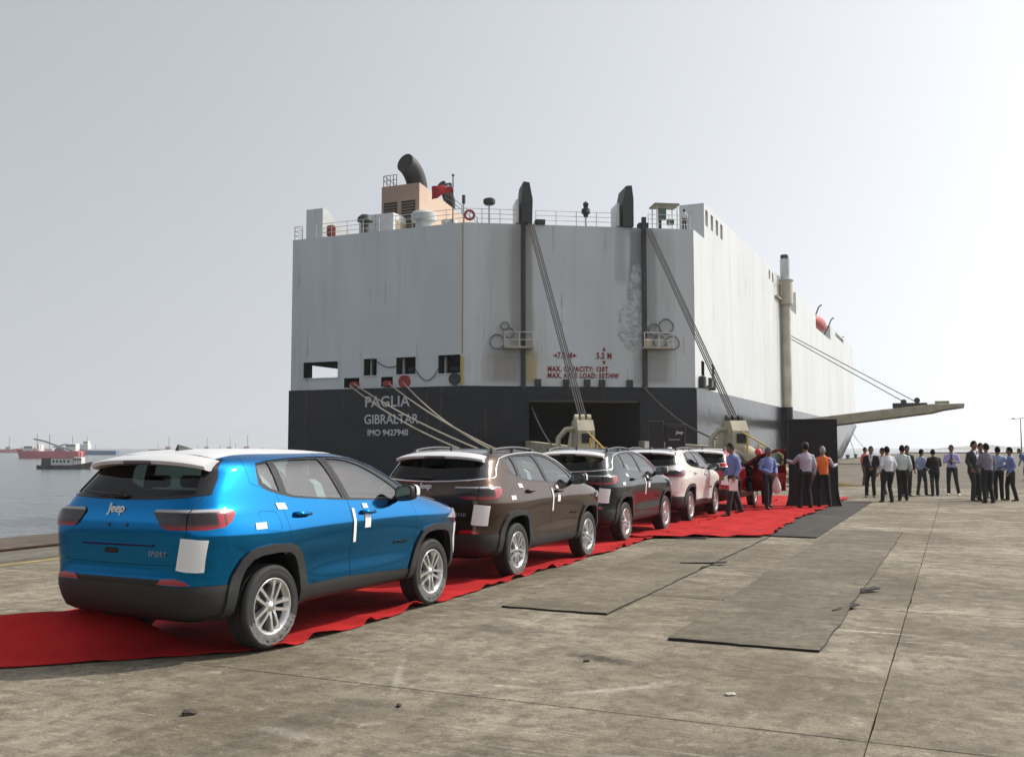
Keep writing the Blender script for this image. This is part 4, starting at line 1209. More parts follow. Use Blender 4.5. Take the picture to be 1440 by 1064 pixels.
def layer(o1, o2):
    """closed shell between the body surface offset by o1 (outer) and o2 (inner)"""
    n = len(_bp)
    vs = [p + m*o1 for p, m in zip(_bp, _bn)] + [p + m*o2 for p, m in zip(_bp, _bn)]
    fs = _bfaces + [[i + n for i in f[::-1]] for f in _bfaces]
    me = bpy.data.meshes.new('layer'); me.from_pydata(vs, [], fs); me.update()
    return me

def finish(me, off, mi_cut=1):
    """smooth normals of the uncut body on skin faces; cut faces flat and dark (slot 1)"""
    me.materials.clear(); me.materials.append(None); me.materials.append(None)
    polys = me.polygons
    nl = [None]*len(me.loops)
    cache = {}
    vs = me.vertices
    for p in polys:
        n, d = car_normal(p.center)
        skin = p.normal.dot(n) > 0.8 and abs(d - abs(off)) < 0.006
        p.use_smooth = True
        p.material_index = 0 if skin else mi_cut
        for li, vi in zip(p.loop_indices, p.vertices):
            if skin:
                if vi not in cache:
                    cache[vi] = car_normal(vs[vi].co)[0]
                nl[li] = cache[vi]
            else:
                nl[li] = p.normal.copy()
    me.normals_split_custom_set([tuple(n) for n in nl])
    return me

def grow(poly, d):
    n = len(poly); a = sum(poly[i][0]*poly[(i+1) % n][1]-poly[(i+1) % n][0]*poly[i][1] for i in range(n))
    s = 1 if a > 0 else -1
    out = []
    for i in range(n):
        p0, p1, p2 = Vector(poly[i-1]), Vector(poly[i]), Vector(poly[(i+1) % n])
        e1 = (p1-p0).normalized(); e2 = (p2-p1).normalized()
        n1 = Vector((e1.y, -e1.x))*s; n2 = Vector((e2.y, -e2.x))*s
        b = (n1+n2); L = b.length
        b = b/L if L > 1e-6 else n1
        k = d/max(0.4, b.dot(n1))
        out.append(tuple(p1 + b*k))
    return out

def side_prism(poly, v0=0.3, v1=1.3):        # (u,z) outline through the right side
    return MB().prism(poly, 'x', v0, v1).mesh('c')
def rear_prism(poly, u0=-1.4, u1=-0.2):      # (v,z) outline through the rear
    return MB().prism(poly, 'y', u0, u1).mesh('c')
def top_prism(poly, z0, z1):                 # (v,u) outline from above
    return MB().prism(poly, 'z', z0, z1).mesh('c')

DLO = [(-0.11,1.385),(-0.03,1.335),(0.12,1.293),(0.297,1.258),(0.7,1.226),(1.14,1.198),(1.6,1.176),(2.06,1.155),(2.17,1.165),(2.17,1.25),(2.10,1.31),(1.92,1.40),(1.70,1.492),(1.5,1.56),(1.316,1.60),(1.1,1.614),(0.8,1.615),(0.4,1.604),(0.1,1.585),(-0.06,1.565),(-0.09,1.50)]
G_Q = [(-0.055,1.55),(-0.06,1.47),(-0.04,1.395),(0.04,1.345),(0.145,1.318),(0.10,1.572)]
G_R = [(0.185,1.578),(0.5,1.590),(0.837,1.594),(1.03,1.226),(0.6,1.25),(0.34,1.274),(0.235,1.302)]
G_F = [(0.955,1.594),(1.15,1.588),(1.30,1.568),(1.47,1.52),(1.62,1.46),(1.834,1.362),(1.97,1.285),(2.02,1.225),(2.02,1.18),(1.6,1.195),(1.14,1.222)]
D_F = [(0.87,1.65),(1.083,1.19),(1.107,0.9),(1.107,0.465),(1.6,0.462),(2.19,0.437),(2.215,0.6),(2.235,0.75),(2.245,0.98),(2.19,1.10),(2.16,1.16),(2.3,1.20),(2.3,1.65)]
D_R = [(-0.2,1.65),(-0.2,1.40),(0.075,1.31),(0.12,1.19),(0.165,0.97),(0.178,0.87),(0.30,0.80),(0.385,0.68),(0.43,0.55),(0.445,0.482),(1.097,0.468),(1.097,0.9),(1.073,1.19),(0.86,1.65)]
FUEL = [(-0.20,1.14),(-0.17,1.165),(0.0,1.155),(0.03,1.13),(0.055,1.02),(0.03,0.99),(-0.13,1.0),(-0.165,1.03)]
LOWER = [(-1.4,0.1),(-1.4,0.612),(-0.55,0.602),(0.40,0.482),(1.04,0.487),(1.6,0.466),(2.19,0.434),(3.05,0.50),(4.2,0.50),(4.2,0.1)]
W_R = [(-0.455,0.1),(-0.455,0.45),(-0.43,0.60),(-0.375,0.715),(-0.30,0.78),(-0.2,0.808),(0,0.815),(0.15,0.803),(0.225,0.765),(0.285,0.68),(0.33,0.55),(0.355,0.42),(0.36,0.1)]
W_F = [(-0.39,0.1),(-0.385,0.42),(-0.355,0.55),(-0.305,0.68),(-0.235,0.765),(-0.15,0.803),(0,0.812),(0.2,0.800),(0.30,0.77),(0.375,0.70),(0.42,0.60),(0.44,0.45),(0.44,0.1)]
F_R = [(-0.56,0.26),(-0.545,0.56),(-0.505,0.67),(-0.42,0.79),(-0.34,0.848),(-0.25,0.875),(-0.09,0.888),(0.167,0.873),(0.255,0.842),(0.33,0.775),(0.384,0.684),(0.42,0.565),(0.445,0.44),(0.46,0.26)]
F_F = [(-0.50,0.26),(-0.475,0.44),(-0.43,0.56),(-0.36,0.70),(-0.265,0.82),(-0.18,0.858),(0,0.88),(0.2,0.868),(0.32,0.835),(0.42,0.76),(0.48,0.66),(0.51,0.55),(0.53,0.26)]
W_F = [(u+WB, z) for u, z in W_F]; F_F = [(u+WB, z) for u, z in F_F]
RW_OUT = [(-0.745,1.315),(-0.60,1.292),(-0.3,1.276),(0,1.272),(0.3,1.276),(0.60,1.292),(0.745,1.315),(0.70,1.45),(0.625,1.60),(-0.625,1.60),(-0.70,1.45)]
RW_GL = [(-0.66,1.325),(-0.3,1.293),(0,1.289),(0.3,1.293),(0.66,1.325),(0.61,1.46),(0.545,1.57),(-0.545,1.57),(-0.61,1.46)]
TG = [(-0.60,0.772),(-0.3,0.765),(0.3,0.765),(0.60,0.772),(0.66,0.82),(0.695,0.93),(0.715,1.04),(0.72,1.20),(0.70,1.40),(-0.70,1.40),(-0.72,1.20),(-0.715,1.04),(-0.695,0.93),(-0.66,0.82)]
WS = [(-0.70,1.235),(-0.3,1.215),(0,1.212),(0.3,1.215),(0.70,1.235),(0.68,1.40),(0.60,1.585),(-0.60,1.585),(-0.68,1.40)]
HOODL = [(2.62,3.30)]

def car_meshes():
    P = {}
    shell = layer(0, -0.05)
    # cavity joined into one hollow body: the shell layer is already hollow
    def cut(me, *cs):
        for c in cs:
            me = boolean(me, c, 'DIFFERENCE')
        return me
    def cap(me, *cs):
        for c in cs:
            me = boolean(me, c, 'INTERSECT')
        return me
    mir = lambda poly: poly
    def both(poly, a=0.42, b=1.3):          # both sides in one cutter
        return MB().prism(poly, 'x', a, b).prism(poly, 'x', -b, -a).mesh('c')
    dlo = both(DLO); wells = MB()
    for w in (W_R, W_F):
        wells.prism(w, 'x', 0.55, 1.3).prism(w, 'x', -1.3, -0.55)
    wells = wells.mesh('c')
    lower = MB().prism(LOWER, 'x', -1.3, 1.3).mesh('c')
    lower_g = MB().prism(grow(LOWER, 0.003), 'x', -1.3, 1.3).mesh('c')
    rw = rear_prism(RW_OUT, -1.4, -0.1)
    ws = rear_prism(WS, 1.2, 3.4)
    lampL = [(-1.3,1.048),(-0.74,1.048),(-0.60,1.065),(-0.52,1.11),(-0.475,1.168),(-0.485,1.198),(-0.55,1.206),(-1.3,1.208)]
    lamp_in = [(0.385,1.175),(0.47,1.072),(0.52,1.050),(0.9,1.03),(0.9,1.23),(0.4,1.205)]
    lampA = cap(side_prism(lampL, 0.3, 1.3), rear_prism(lamp_in, -1.4, 0.2))
    lampB = cap(MB().prism(lampL, 'x', -1.3, -0.3).mesh('c'), rear_prism([(-a, b) for a, b in lamp_in], -1.4, 0.2))
    upper = cut(shell, lower_g)
    upper = cut(upper, dlo, wells, rw, ws)
    hole = [grow(D_F, 0.0035), grow(D_R, 0.0035)]
    upper_l = cut(upper, lampA, lampB)
    body = cut(upper_l, side_prism(hole[0], 0.5), side_prism(hole[1], 0.5), rear_prism(grow(TG, 0.004), -1.4, -0.35), side_prism(grow(FUEL, 0.003), 0.75, 1.3))
    P['body'] = finish(body, 0)
    P['front_door'] = finish(cut(cap(upper, side_prism(D_F, 0.5))), 0)
    P['rear_door'] = finish(cut(cap(upper, side_prism(D_R, 0.5)), side_prism(grow(FUEL, 0.01), 0.75, 1.3)), 0)
    P['fuel_flap'] = finish(cap(layer(0, -0.02), side_prism(FUEL, 0.75, 1.3)), 0)
    rec = [(-0.40,0.945),(-0.37,0.925),(0.37,0.925),(0.40,0.945),(0.43,1.10),(0.40,1.135),(-0.40,1.135),(-0.43,1.10)]
    P['tailgate'] = finish(cap(upper_l, rear_prism(TG, -1.4, -0.35)), 0)
    P['plate_recess'] = None
    P['side_cladding'] = finish(cut(cap(layer(0.004, -0.05), lower), wells), 0.004)
    for nm, F, W in (('rear', F_R, W_R), ('front', F_F, W_F)):
        ring = MB().prism(F, 'x', 0.6, 1.3).mesh('c')
        ring = cut(ring, MB().prism(grow(W, -0.004), 'x', 0.5, 1.4).mesh('c'))
        P['flare_'+nm] = finish(cap(layer(0.02, -0.05), ring), 0.02)
    inner = rear_prism([(-9, 0), (0.712, 0), (0.712, 2), (-9, 2)], -1.4, 0.2)
    outer = rear_prism([(0.722, 0), (9, 0), (9, 2), (0.722, 2)], -1.4, 0.2)
    la = cap(layer(0.012, -0.04), lampA)
    P['lamp_inner'] = finish(cap(la, inner), 0.012); P['lamp_outer'] = finish(cap(la, outer), 0.012)
    lb = cap(layer(0.012, -0.04), lampB)
    P['lamp_left'] = finish(lb, 0.012)
    # window frames and panes
    fr = cap(layer(-0.006, -0.035), side_prism(grow(DLO, -0.002), 0.45))
    fr = cut(fr, side_prism(G_Q, 0.4), side_prism(G_R, 0.4), side_prism(G_F, 0.4))
    front_half = [(0.905,1.0),(0.905,1.612),(1.085,1.19),(1.085,1.0)]
    split_f = [(0.86,1.7),(1.082,1.19),(1.082,1.0),(2.5,1.0),(2.5,1.7)]
    split_r = [(-0.5,1.7),(-0.5,1.0),(1.076,1.0),(1.076,1.19),(0.854,1.7)]
    P['frame_front'] = finish(cap(fr, side_prism(split_f, 0.4)), -0.006)
    P['frame_rear'] = finish(cap(fr, side_prism(split_r, 0.4)), -0.006)
    P['frame_left'] = finish(cut(cap(layer(-0.006, -0.035), MB().prism(grow(DLO, -0.002), 'x', -1.3, -0.45).mesh('c')), MB().prism(G_Q, 'x', -1.4, -0.4).prism(G_R, 'x', -1.4, -0.4).prism(G_F, 'x', -1.4, -0.4).mesh('c')), -0.006)
    gl = layer(-0.014, -0.018)
    for nm, g in (('quarter_window', G_Q), ('rear_window', G_R), ('front_window', G_F)):
        P[nm] = finish(cap(gl, side_prism(grow(g, 0.006), 0.4)), -0.014, 0)
    P['left_windows'] = [finish(cap(gl, MB().prism(grow(g, 0.006), 'x', -1.3, -0.4).mesh('c')), -0.014, 0) for g in (G_Q, G_R, G_F)]
    fr = cap(layer(-0.004, -0.03), rear_prism(grow(RW_OUT, -0.003), -1.4, -0.1))
    P['rear_frame'] = finish(cut(fr, rear_prism(RW_GL, -1.5, 0)), -0.004)
    P['rear_glass'] = finish(cap(gl, rear_prism(grow(RW_GL, 0.006), -1.4, -0.1)), -0.014, 0)
    P['windscreen'] = finish(cap(gl, rear_prism(grow(WS, 0.006), 1.2, 3.4)), -0.014, 0)
    # protective film, papers and stickers follow the skin
    def film(poly, z0, z1, o=0.003):
        return finish(cap(layer(o, -0.004), top_prism(poly, z0, z1)), o, 0)
    P['roof_film'] = film([(-0.58,-0.42),(0.58,-0.42),(0.592,0.2),(0.585,0.8),(0.55,1.15),(0.47,1.34),(-0.47,1.34),(-0.585,0.8)], 1.5, 1.8)
    P['roof_panel'] = film([(-0.555,-0.45),(0.555,-0.45),(0.56,0.3),(0.55,0.9),(0.50,1.30),(0.44,1.46),(-0.44,1.46),(-0.5,1.3),(-0.56,0.3)], 1.5, 1.8)
    P['hood_film'] = film([(0.10,2.66),(0.66,2.60),(0.72,2.9),(0.66,3.12),(0.5,3.2),(0.1,3.2)], 0.95, 1.3)
    def sheet(poly, o=0.004, front=False):
        return finish(cap(layer(o, 0.001), side_prism(poly, 0.5)), o, 0)
    P['paper'] = finish(cap(layer(0.006, 0.002), rear_prism([(0.665,0.985),(0.745,0.98),(0.835,0.965),(0.80,0.715),(0.70,0.722),(0.62,0.735)], -1.4, -0.45)), 0.006, 0)
    P['tape'] = sheet([(1.105,1.125),(1.145,1.12),(1.165,0.80),(1.125,0.80)], 0.006)
    P['note'] = sheet([(1.30,1.055),(1.395,1.05),(1.395,0.925),(1.30,0.925)], 0.006)
    P['sticker_a'] = sheet([(0.04,1.225),(0.16,1.22),(0.175,1.165),(0.055,1.17)], 0.006)
    P['sticker_b'] = sheet([(-0.27,1.075),(-0.14,1.075),(-0.14,1.022),(-0.27,1.022)], 0.006)
    P['sticker_c'] = sheet([(1.29,1.16),(1.37,1.155),(1.38,1.11),(1.30,1.115)], 0.006)
    P['corner_film'] = finish(cap(layer(0.004, 0.001), side_prism([(3.2,0.50),(3.6,0.50),(3.6,0.86),(3.15,0.84)], 0.45)), 0.004, 0)
    hl = [(2.93,0.925),(3.15,0.905),(3.7,0.90),(3.7,0.985),(3.2,1.01)]
    P['headlamp'] = finish(cap(layer(0.010, -0.01), side_prism(hl, 0.35)), 0.010, 0)
    rf = [(0.44,0.618),(0.48,0.66),(0.62,0.668),(0.70,0.645),(0.735,0.618)]
    P['reflector'] = finish(cap(layer(0.012, -0.01), rear_prism(rf, -1.4, -0.5)), 0.012, 0)
    P['reflector_l'] = finish(cap(layer(0.012, -0.01), rear_prism([(-a, b) for a, b in rf][::-1], -1.4, -0.5)), 0.012, 0)
    P['bumper_band'] = finish(cap(layer(0.006, -0.02), rear_prism([(-0.46,0.605),(0.46,0.605),(0.44,0.655),(-0.44,0.655)], -1.4, -0.5)), 0.006, 0)
    return P

def wheel_meshes():
    R = 0.356
    tyre = MB()
    prof = [(0.235,-0.095),(0.26,-0.108),(0.30,-0.113),(0.335,-0.105),(0.350,-0.085)]
    prof += [(0.356,-0.07),(0.356,-0.042),(0.348,-0.040),(0.348,-0.032),(0.356,-0.030),(0.356,-0.005),(0.348,-0.003),(0.348,0.003),(0.356,0.005),(0.356,0.030),(0.348,0.032),(0.348,0.040),(0.356,0.042),(0.356,0.07)]
    prof += [(0.350,0.085),(0.338,0.100),(0.318,0.110),(0.312,0.107),(0.29,0.112),(0.262,0.110),(0.248,0.102),(0.236,0.095)]
    tyre.lathe(prof, (0,0,0), 'x', 48)
    tyre.f = tyre.f[:-2]; tyre.m = tyre.m[:-2]; tyre.s = tyre.s[:-2]
    rim = MB()
    rim.lathe([(0.215,-0.09),(0.222,-0.08),(0.205,0.04),(0.214,0.082),(0.236,0.094),(0.242,0.100),(0.238,0.104),(0.226,0.099),(0.212,0.088),(0.200,0.05)], (0,0,0), 'x', 48)
    rim.f = rim.f[:-2]; rim.m = rim.m[:-2]; rim.s = rim.s[:-2]
    for k in range(5):
        a0 = 2*pi*k/5 + pi/2
        for sg in (-1, 1):
            # each spoke: a tapered bar from the hub to the rim, twin bars opening outwards
            pts = []
            for r, off, hw, x0, x1 in ((0.040, 0.022, 0.019, 0.04, 0.086), (0.10, 0.030, 0.0165, 0.04, 0.092), (0.17, 0.038, 0.0175, 0.04, 0.094), (0.232, 0.044, 0.024, 0.035, 0.096)):
                for dx, dw in ((x0, -hw), (x0, hw), (x1, hw*0.72), (x1, -hw*0.72)):
                    t = sg*off + dw
                    pts.append((dx, r*cos(a0) - t*sin(a0), r*sin(a0) + t*cos(a0)))
            fs = [(0,1,2,3),(12,15,14,13)]
            for i in range(3):
                for j in range(4):
                    fs.append((i*4+j, i*4+4+j, i*4+4+(j+1) % 4, i*4+(j+1) % 4))
            rim.add(pts, fs)
    rim.lathe([(0.0,0.094),(0.028,0.093),(0.034,0.086),(0.066,0.080),(0.072,0.06),(0.07,0.03)], (0,0,0), 'x', 20)
    disc = MB()
    disc.lathe([(0.0,-0.02),(0.21,-0.02),(0.21,-0.01),(0.155,0.0),(0.155,0.012),(0.0,0.012)], (0,0,0), 'x', 32)
    nuts = MB()
    for k in range(5):
        a = 2*pi*k/5 + pi/2 + pi/5
        nuts.lathe([(0.013,0.055),(0.013,0.084),(0.0,0.0841)], (0, 0.050*cos(a), 0.050*sin(a)), 'x', 8)
    wrap = MB()
    rnd = random.Random(3)
    pts = []; N = 26
    for i in range(N+1):
        a = pi + pi*0.12 + (pi*0.76)*i/N
        for j, r in enumerate((0.205, 0.25, 0.285, 0.31)):
            pts.append((0.108 + 0.010*rnd.random() + (0.006 if j == 1 else 0), r*cos(a)*(1+0.04*rnd.random()), r*sin(a)*(1+0.04*rnd.random())))
    fs = []
    for i in range(N):
        for j in range(3):
            fs.append((i*4+j, i*4+j+1, i*4+j+5, i*4+j+4))
    wrap.add(pts, fs)
    return [m.mesh(n) for n, m in (('tyre', tyre), ('rim', rim), ('brake_disc', disc), ('wheel_nut', nuts), ('wrap', wrap))]

M_BLK = mat('black_plastic', (0.018, 0.019, 0.020), 0.55, bump=(220, 0.08))
M_GLOSSBLK = mat('gloss_black', (0.008, 0.008, 0.009), 0.12)
M_TYRE = mat('tyre_rubber', (0.02, 0.02, 0.021), 0.75, noise=(9, 0.25, 4))
M_RIM = mat('alloy', (0.62, 0.62, 0.62), 0.28, 0.85)
M_DISC = mat('brake_metal', (0.12, 0.12, 0.12), 0.5, 0.7)
M_CHROME = mat('chrome', (0.8, 0.8, 0.8), 0.12, 1.0)
M_FILM = mat('white_protective_film', (0.62, 0.63, 0.65), 0.35, bump=(14, 0.12))
M_PAPER = mat('white_paper', (0.80, 0.80, 0.80), 0.8, noise=(30, 0.02, 2))
M_LAMP = mat('tail_lamp_red', (0.22, 0.008, 0.012), 0.08, coat=1.0)
M_LAMPD = mat('tail_lamp_smoked', (0.035, 0.012, 0.014), 0.06, coat=1.0)
M_LAMPC = mat('tail_lamp_clear', (0.50, 0.50, 0.52), 0.10, 0.4, coat=1.0)
M_REFL = mat('reflector_red', (0.35, 0.01, 0.015), 0.15, coat=1.0)
M_HEAD = mat('headlamp', (0.55, 0.57, 0.60), 0.06, 0.3, coat=1.0)
M_SEAT = mat('seat_cloth', (0.035, 0.035, 0.037), 0.85)
M_SEATC = mat('seat_cover', (0.30, 0.31, 0.31), 0.4)
M_DASH = mat('dashboard', (0.02, 0.02, 0.022), 0.7)
M_WRAP = mat('clear_wrap', (0.6, 0.6, 0.6), 0.15)
_wb = M_WRAP.node_tree.nodes['Principled BSDF']; _wb.inputs['Alpha'].default_value = 0.22
G_SIDE = glass_mat('side_glass', (0.86, 0.96, 0.94), ior=2.3)
G_REAR = glass_mat('privacy_glass', (0.34, 0.37, 0.36), ior=1.5)
G_WS = glass_mat('windscreen_glass', (0.70, 0.76, 0.72), ior=1.5)

def paint(name, c, metal=0.35, rough=0.30):
    m = mat(name, c, rough, metal, coat=0.25)
    nt = m.node_tree; b = nt.nodes['Principled BSDF']
    return m

CAR = car_meshes()
WHEEL = wheel_meshes()

def mesh_part(name, me, mats, parent):
    """object-linked materials so that all cars share the mesh data"""
    o = bpy.data.objects.new(name, me)
    COL.objects.link(o); o.parent = parent
    mats = mats if isinstance(mats, (list, tuple)) else [mats]
    while len(me.materials) < len(mats):
        me.materials.append(None)
    for i in range(len(me.materials)):
        o.material_slots[i].link = 'OBJECT'
        o.material_slots[i].material = mats[min(i, len(mats)-1)]
    return o

_shared = {}
def shared(key, fn):
    if key not in _shared:
        _shared[key] = fn()
    return _shared[key]

def m_spoiler():
    mb = MB(); N = 16; vs = []
    for i in range(N+1):
        t = -1 + 2*i/N; a = abs(t)
        v = 0.645*t
        edge = -0.70 + 0.10*a**4                    # trailing edge in plan
        zt = 1.606 - 0.030*a**2 - 0.02*a**6
        zf = 1.655 - 0.045*a**2.2 - 0.02*a**8
        vs += [(v*0.93, -0.30, zf + 0.002), (v*0.98, -0.48, zf*0.55 + zt*0.45 + 0.008), (v, edge + 0.02, zt), (v, edge, zt - 0.012), (v, edge + 0.012, zt - 0.040), (v, edge + 0.06, zt - 0.052), (v*0.96, -0.50, zt - 0.050), (v*0.93, -0.30, zf - 0.06)]
    fs = []
    for i in range(N):
        for j in range(8):
            k = (j+1) % 8
            fs.append((i*8+j, i*8+k, i*8+8+k, i*8+8+j))
    fs += [list(range(8))[::-1], [N*8+j for j in range(8)]]
    mb.add(vs, fs, 0, True)
    me = mb.mesh('spoiler'); me.set_sharp_from_angle(angle=radians(35))
    return me

def m_mirror():
    # housing outside the right door, glass faces rearward
    mb = MB(); 
    rings = []
    c = Vector((1.01, 1.90, 1.235))
    for k, (dy, sx, sz) in enumerate(((-0.055,0.90,0.90),(-0.045,1.0,1.0),(0.0,1.0,1.0),(0.05,0.93,0.92),(0.085,0.72,0.72),(0.105,0.35,0.4))):
        for i in range(20):
            a = 2*pi*i/20
            e = 0.62
            x = 0.105*sx*math.copysign(abs(cos(a))**e, cos(a)); z = 0.080*sz*math.copysign(abs(sin(a))**e, sin(a))
            rings.append((c.x + x + dy*0.15, c.y + dy - 0.10*abs(x)*0.3, c.z + z + x*0.10))
    fs = []
    for k in range(5):
        for i in range(20):
            j = (i+1) % 20
            fs.append((k*20+i, k*20+20+i, k*20+20+j, k*20+j))
    fs += [list(range(20)), [100+i for i in range(20)][::-1]]
    mb.add(rings, fs, 0, True)
    mb.tube([(0.84,1.99,1.195),(0.93,1.95,1.185),(0.98,1.92,1.19)], [0.035,0.028,0.03], 10)
    me = mb.mesh('mirror'); me.set_sharp_from_angle(angle=radians(45))
    return me
def m_mirror_glass():
    mb = MB(); c = Vector((1.002, 1.842, 1.234))
    pts = [(c.x + 0.088*math.copysign(abs(cos(2*pi*i/20))**.62, cos(2*pi*i/20)), c.y - 0.002, c.z + 0.066*math.copysign(abs(sin(2*pi*i/20))**.62, sin(2*pi*i/20)) + 0.0088*cos(2*pi*i/20)) for i in range(20)]
    mb.add(pts + [(x, y+0.006, z) for x, y, z in pts], [list(range(20)), [20+i for i in range(20)][::-1]] + [(i, 20+i, 20+(i+1) % 20, (i+1) % 20) for i in range(20)])
    return mb.mesh('mirror_glass')
def m_handle(u, z):
    x = car_v(u, z)
    mb = MB()
    mb.tube([(x-0.005, u-0.105, z+0.004), (x+0.032, u-0.085, z+0.006), (x+0.042, u-0.03, z+0.004), (x+0.042, u+0.04, z), (x+0.034, u+0.085, z-0.004), (x-0.005, u+0.105, z-0.006)], [0.017, 0.019, 0.0175, 0.0165, 0.016, 0.014], 10)
    return mb.mesh('handle')
def car_v(u, z):
    r = car_ring(z)
    for (a, b), (c, d) in zip(r, r[1:]):
        if a <= u <= c and c > a and b > 0.3:
            return b + (d-b)*(u-a)/(c-a)
    return 0.9
def m_seat():
    mb = MB()
    mb.bbox((-0.24,-0.25,0.86),(0.24,0.28,1.02),0.05)
    bk = []
    for (y, z, w, t) in ((-0.20,0.95,0.23,0.07),(-0.26,1.15,0.24,0.07),(-0.33,1.35,0.21,0.06),(-0.345,1.40,0.15,0.05)):
        bk += [(-w,y-t,z),(w,y-t,z),(w,y+t,z),(-w,y+t,z)]
    fs = [(3,2,1,0),(12,13,14,15)] + [(k*4+i, k*4+(i+1) % 4, k*4+4+(i+1) % 4, k*4+4+i) for k in range(3) for i in range(4)]
    mb.add(bk, fs)
    mb.bbox((-0.13,-0.42,1.41),(0.13,-0.33,1.555),0.03)
    mb.tube([(-0.05,-0.37,1.36),(-0.05,-0.37,1.45)],0.008,6); mb.tube([(0.05,-0.37,1.36),(0.05,-0.37,1.45)],0.008,6)
    return mb.mesh('seat')
def m_bench():
    mb = MB()
    mb.bbox((-0.62,0.0,0.90),(0.62,0.45,1.02),0.05)
    mb.prism([(0.05,0.95),(0.15,0.95),(0.02,1.32),(-0.10,1.32)], 'x', -0.60, 0.60)
    for x in (-0.38, 0.0, 0.38):
        mb.bbox((x-0.12,-0.11,1.34),(x+0.12,-0.03,1.45),0.025)
    return mb.mesh('bench')
def m_rail(v):
    mb = MB()
    pts = []
    for i in range(13):
        t = i/12
        u = -0.30 + 1.55*t
        zz = 1.672 - 0.05*(2*t-1)**2 + (0.028 if 0 < i < 12 else -0.02)
        pts.append((v*(1 - 0.06*abs(2*t-1)**3), u, zz))
    mb.tube(pts, 0.017, 8)
    for u in (-0.16, 0.48, 1.1):
        mb.box((v-0.018, u-0.05, 1.60), (v+0.018, u+0.05, 1.68))
    return mb.mesh('rail')
def trim_path():
    # bright strip: mirror -> over the side windows -> down the rear pillar -> under the rear window
    pts = []
    for u, z in ((2.15,1.30),(1.93,1.41),(1.71,1.503),(1.5,1.572),(1.32,1.611),(1.1,1.626),(0.8,1.627),(0.4,1.616),(0.1,1.598),(-0.1,1.575)):
        pts.append((u, z))
    out = []
    for u, z in pts:
        out.append(Vector((car_v(u, z), u, z)))
    for z in (1.55,1.50,1.45,1.40,1.36,1.33):
        u = lerp_table([(1.33,-0.475),(1.36,-0.455),(1.45,-0.38),(1.55,-0.24)], z)[0]
        out.append(Vector((car_v(u, z), u, z)))
    return out
def m_trim():
    mb = MB()
    pts = [p + car_normal(p)[0]*0.004 for p in trim_path()]
    # continue round the rear corner under the glass
    for i in range(17):
        v = 0.78 - 1.56*i/16
        z = 1.262 + 0.045*abs(v/0.78)**2
        ur, uf, w, nr, nf = lerp_table(CT, z)
        um = 0.45*ur + 0.55*uf
        u = um - (um-ur)*(1 - min(0.999, abs(v)/w)**nr)**(1/nr)
        pts.append(Vector((v, u - 0.004, z)))
    mb.tube(pts, 0.011, 6)
    return mb.mesh('trim')

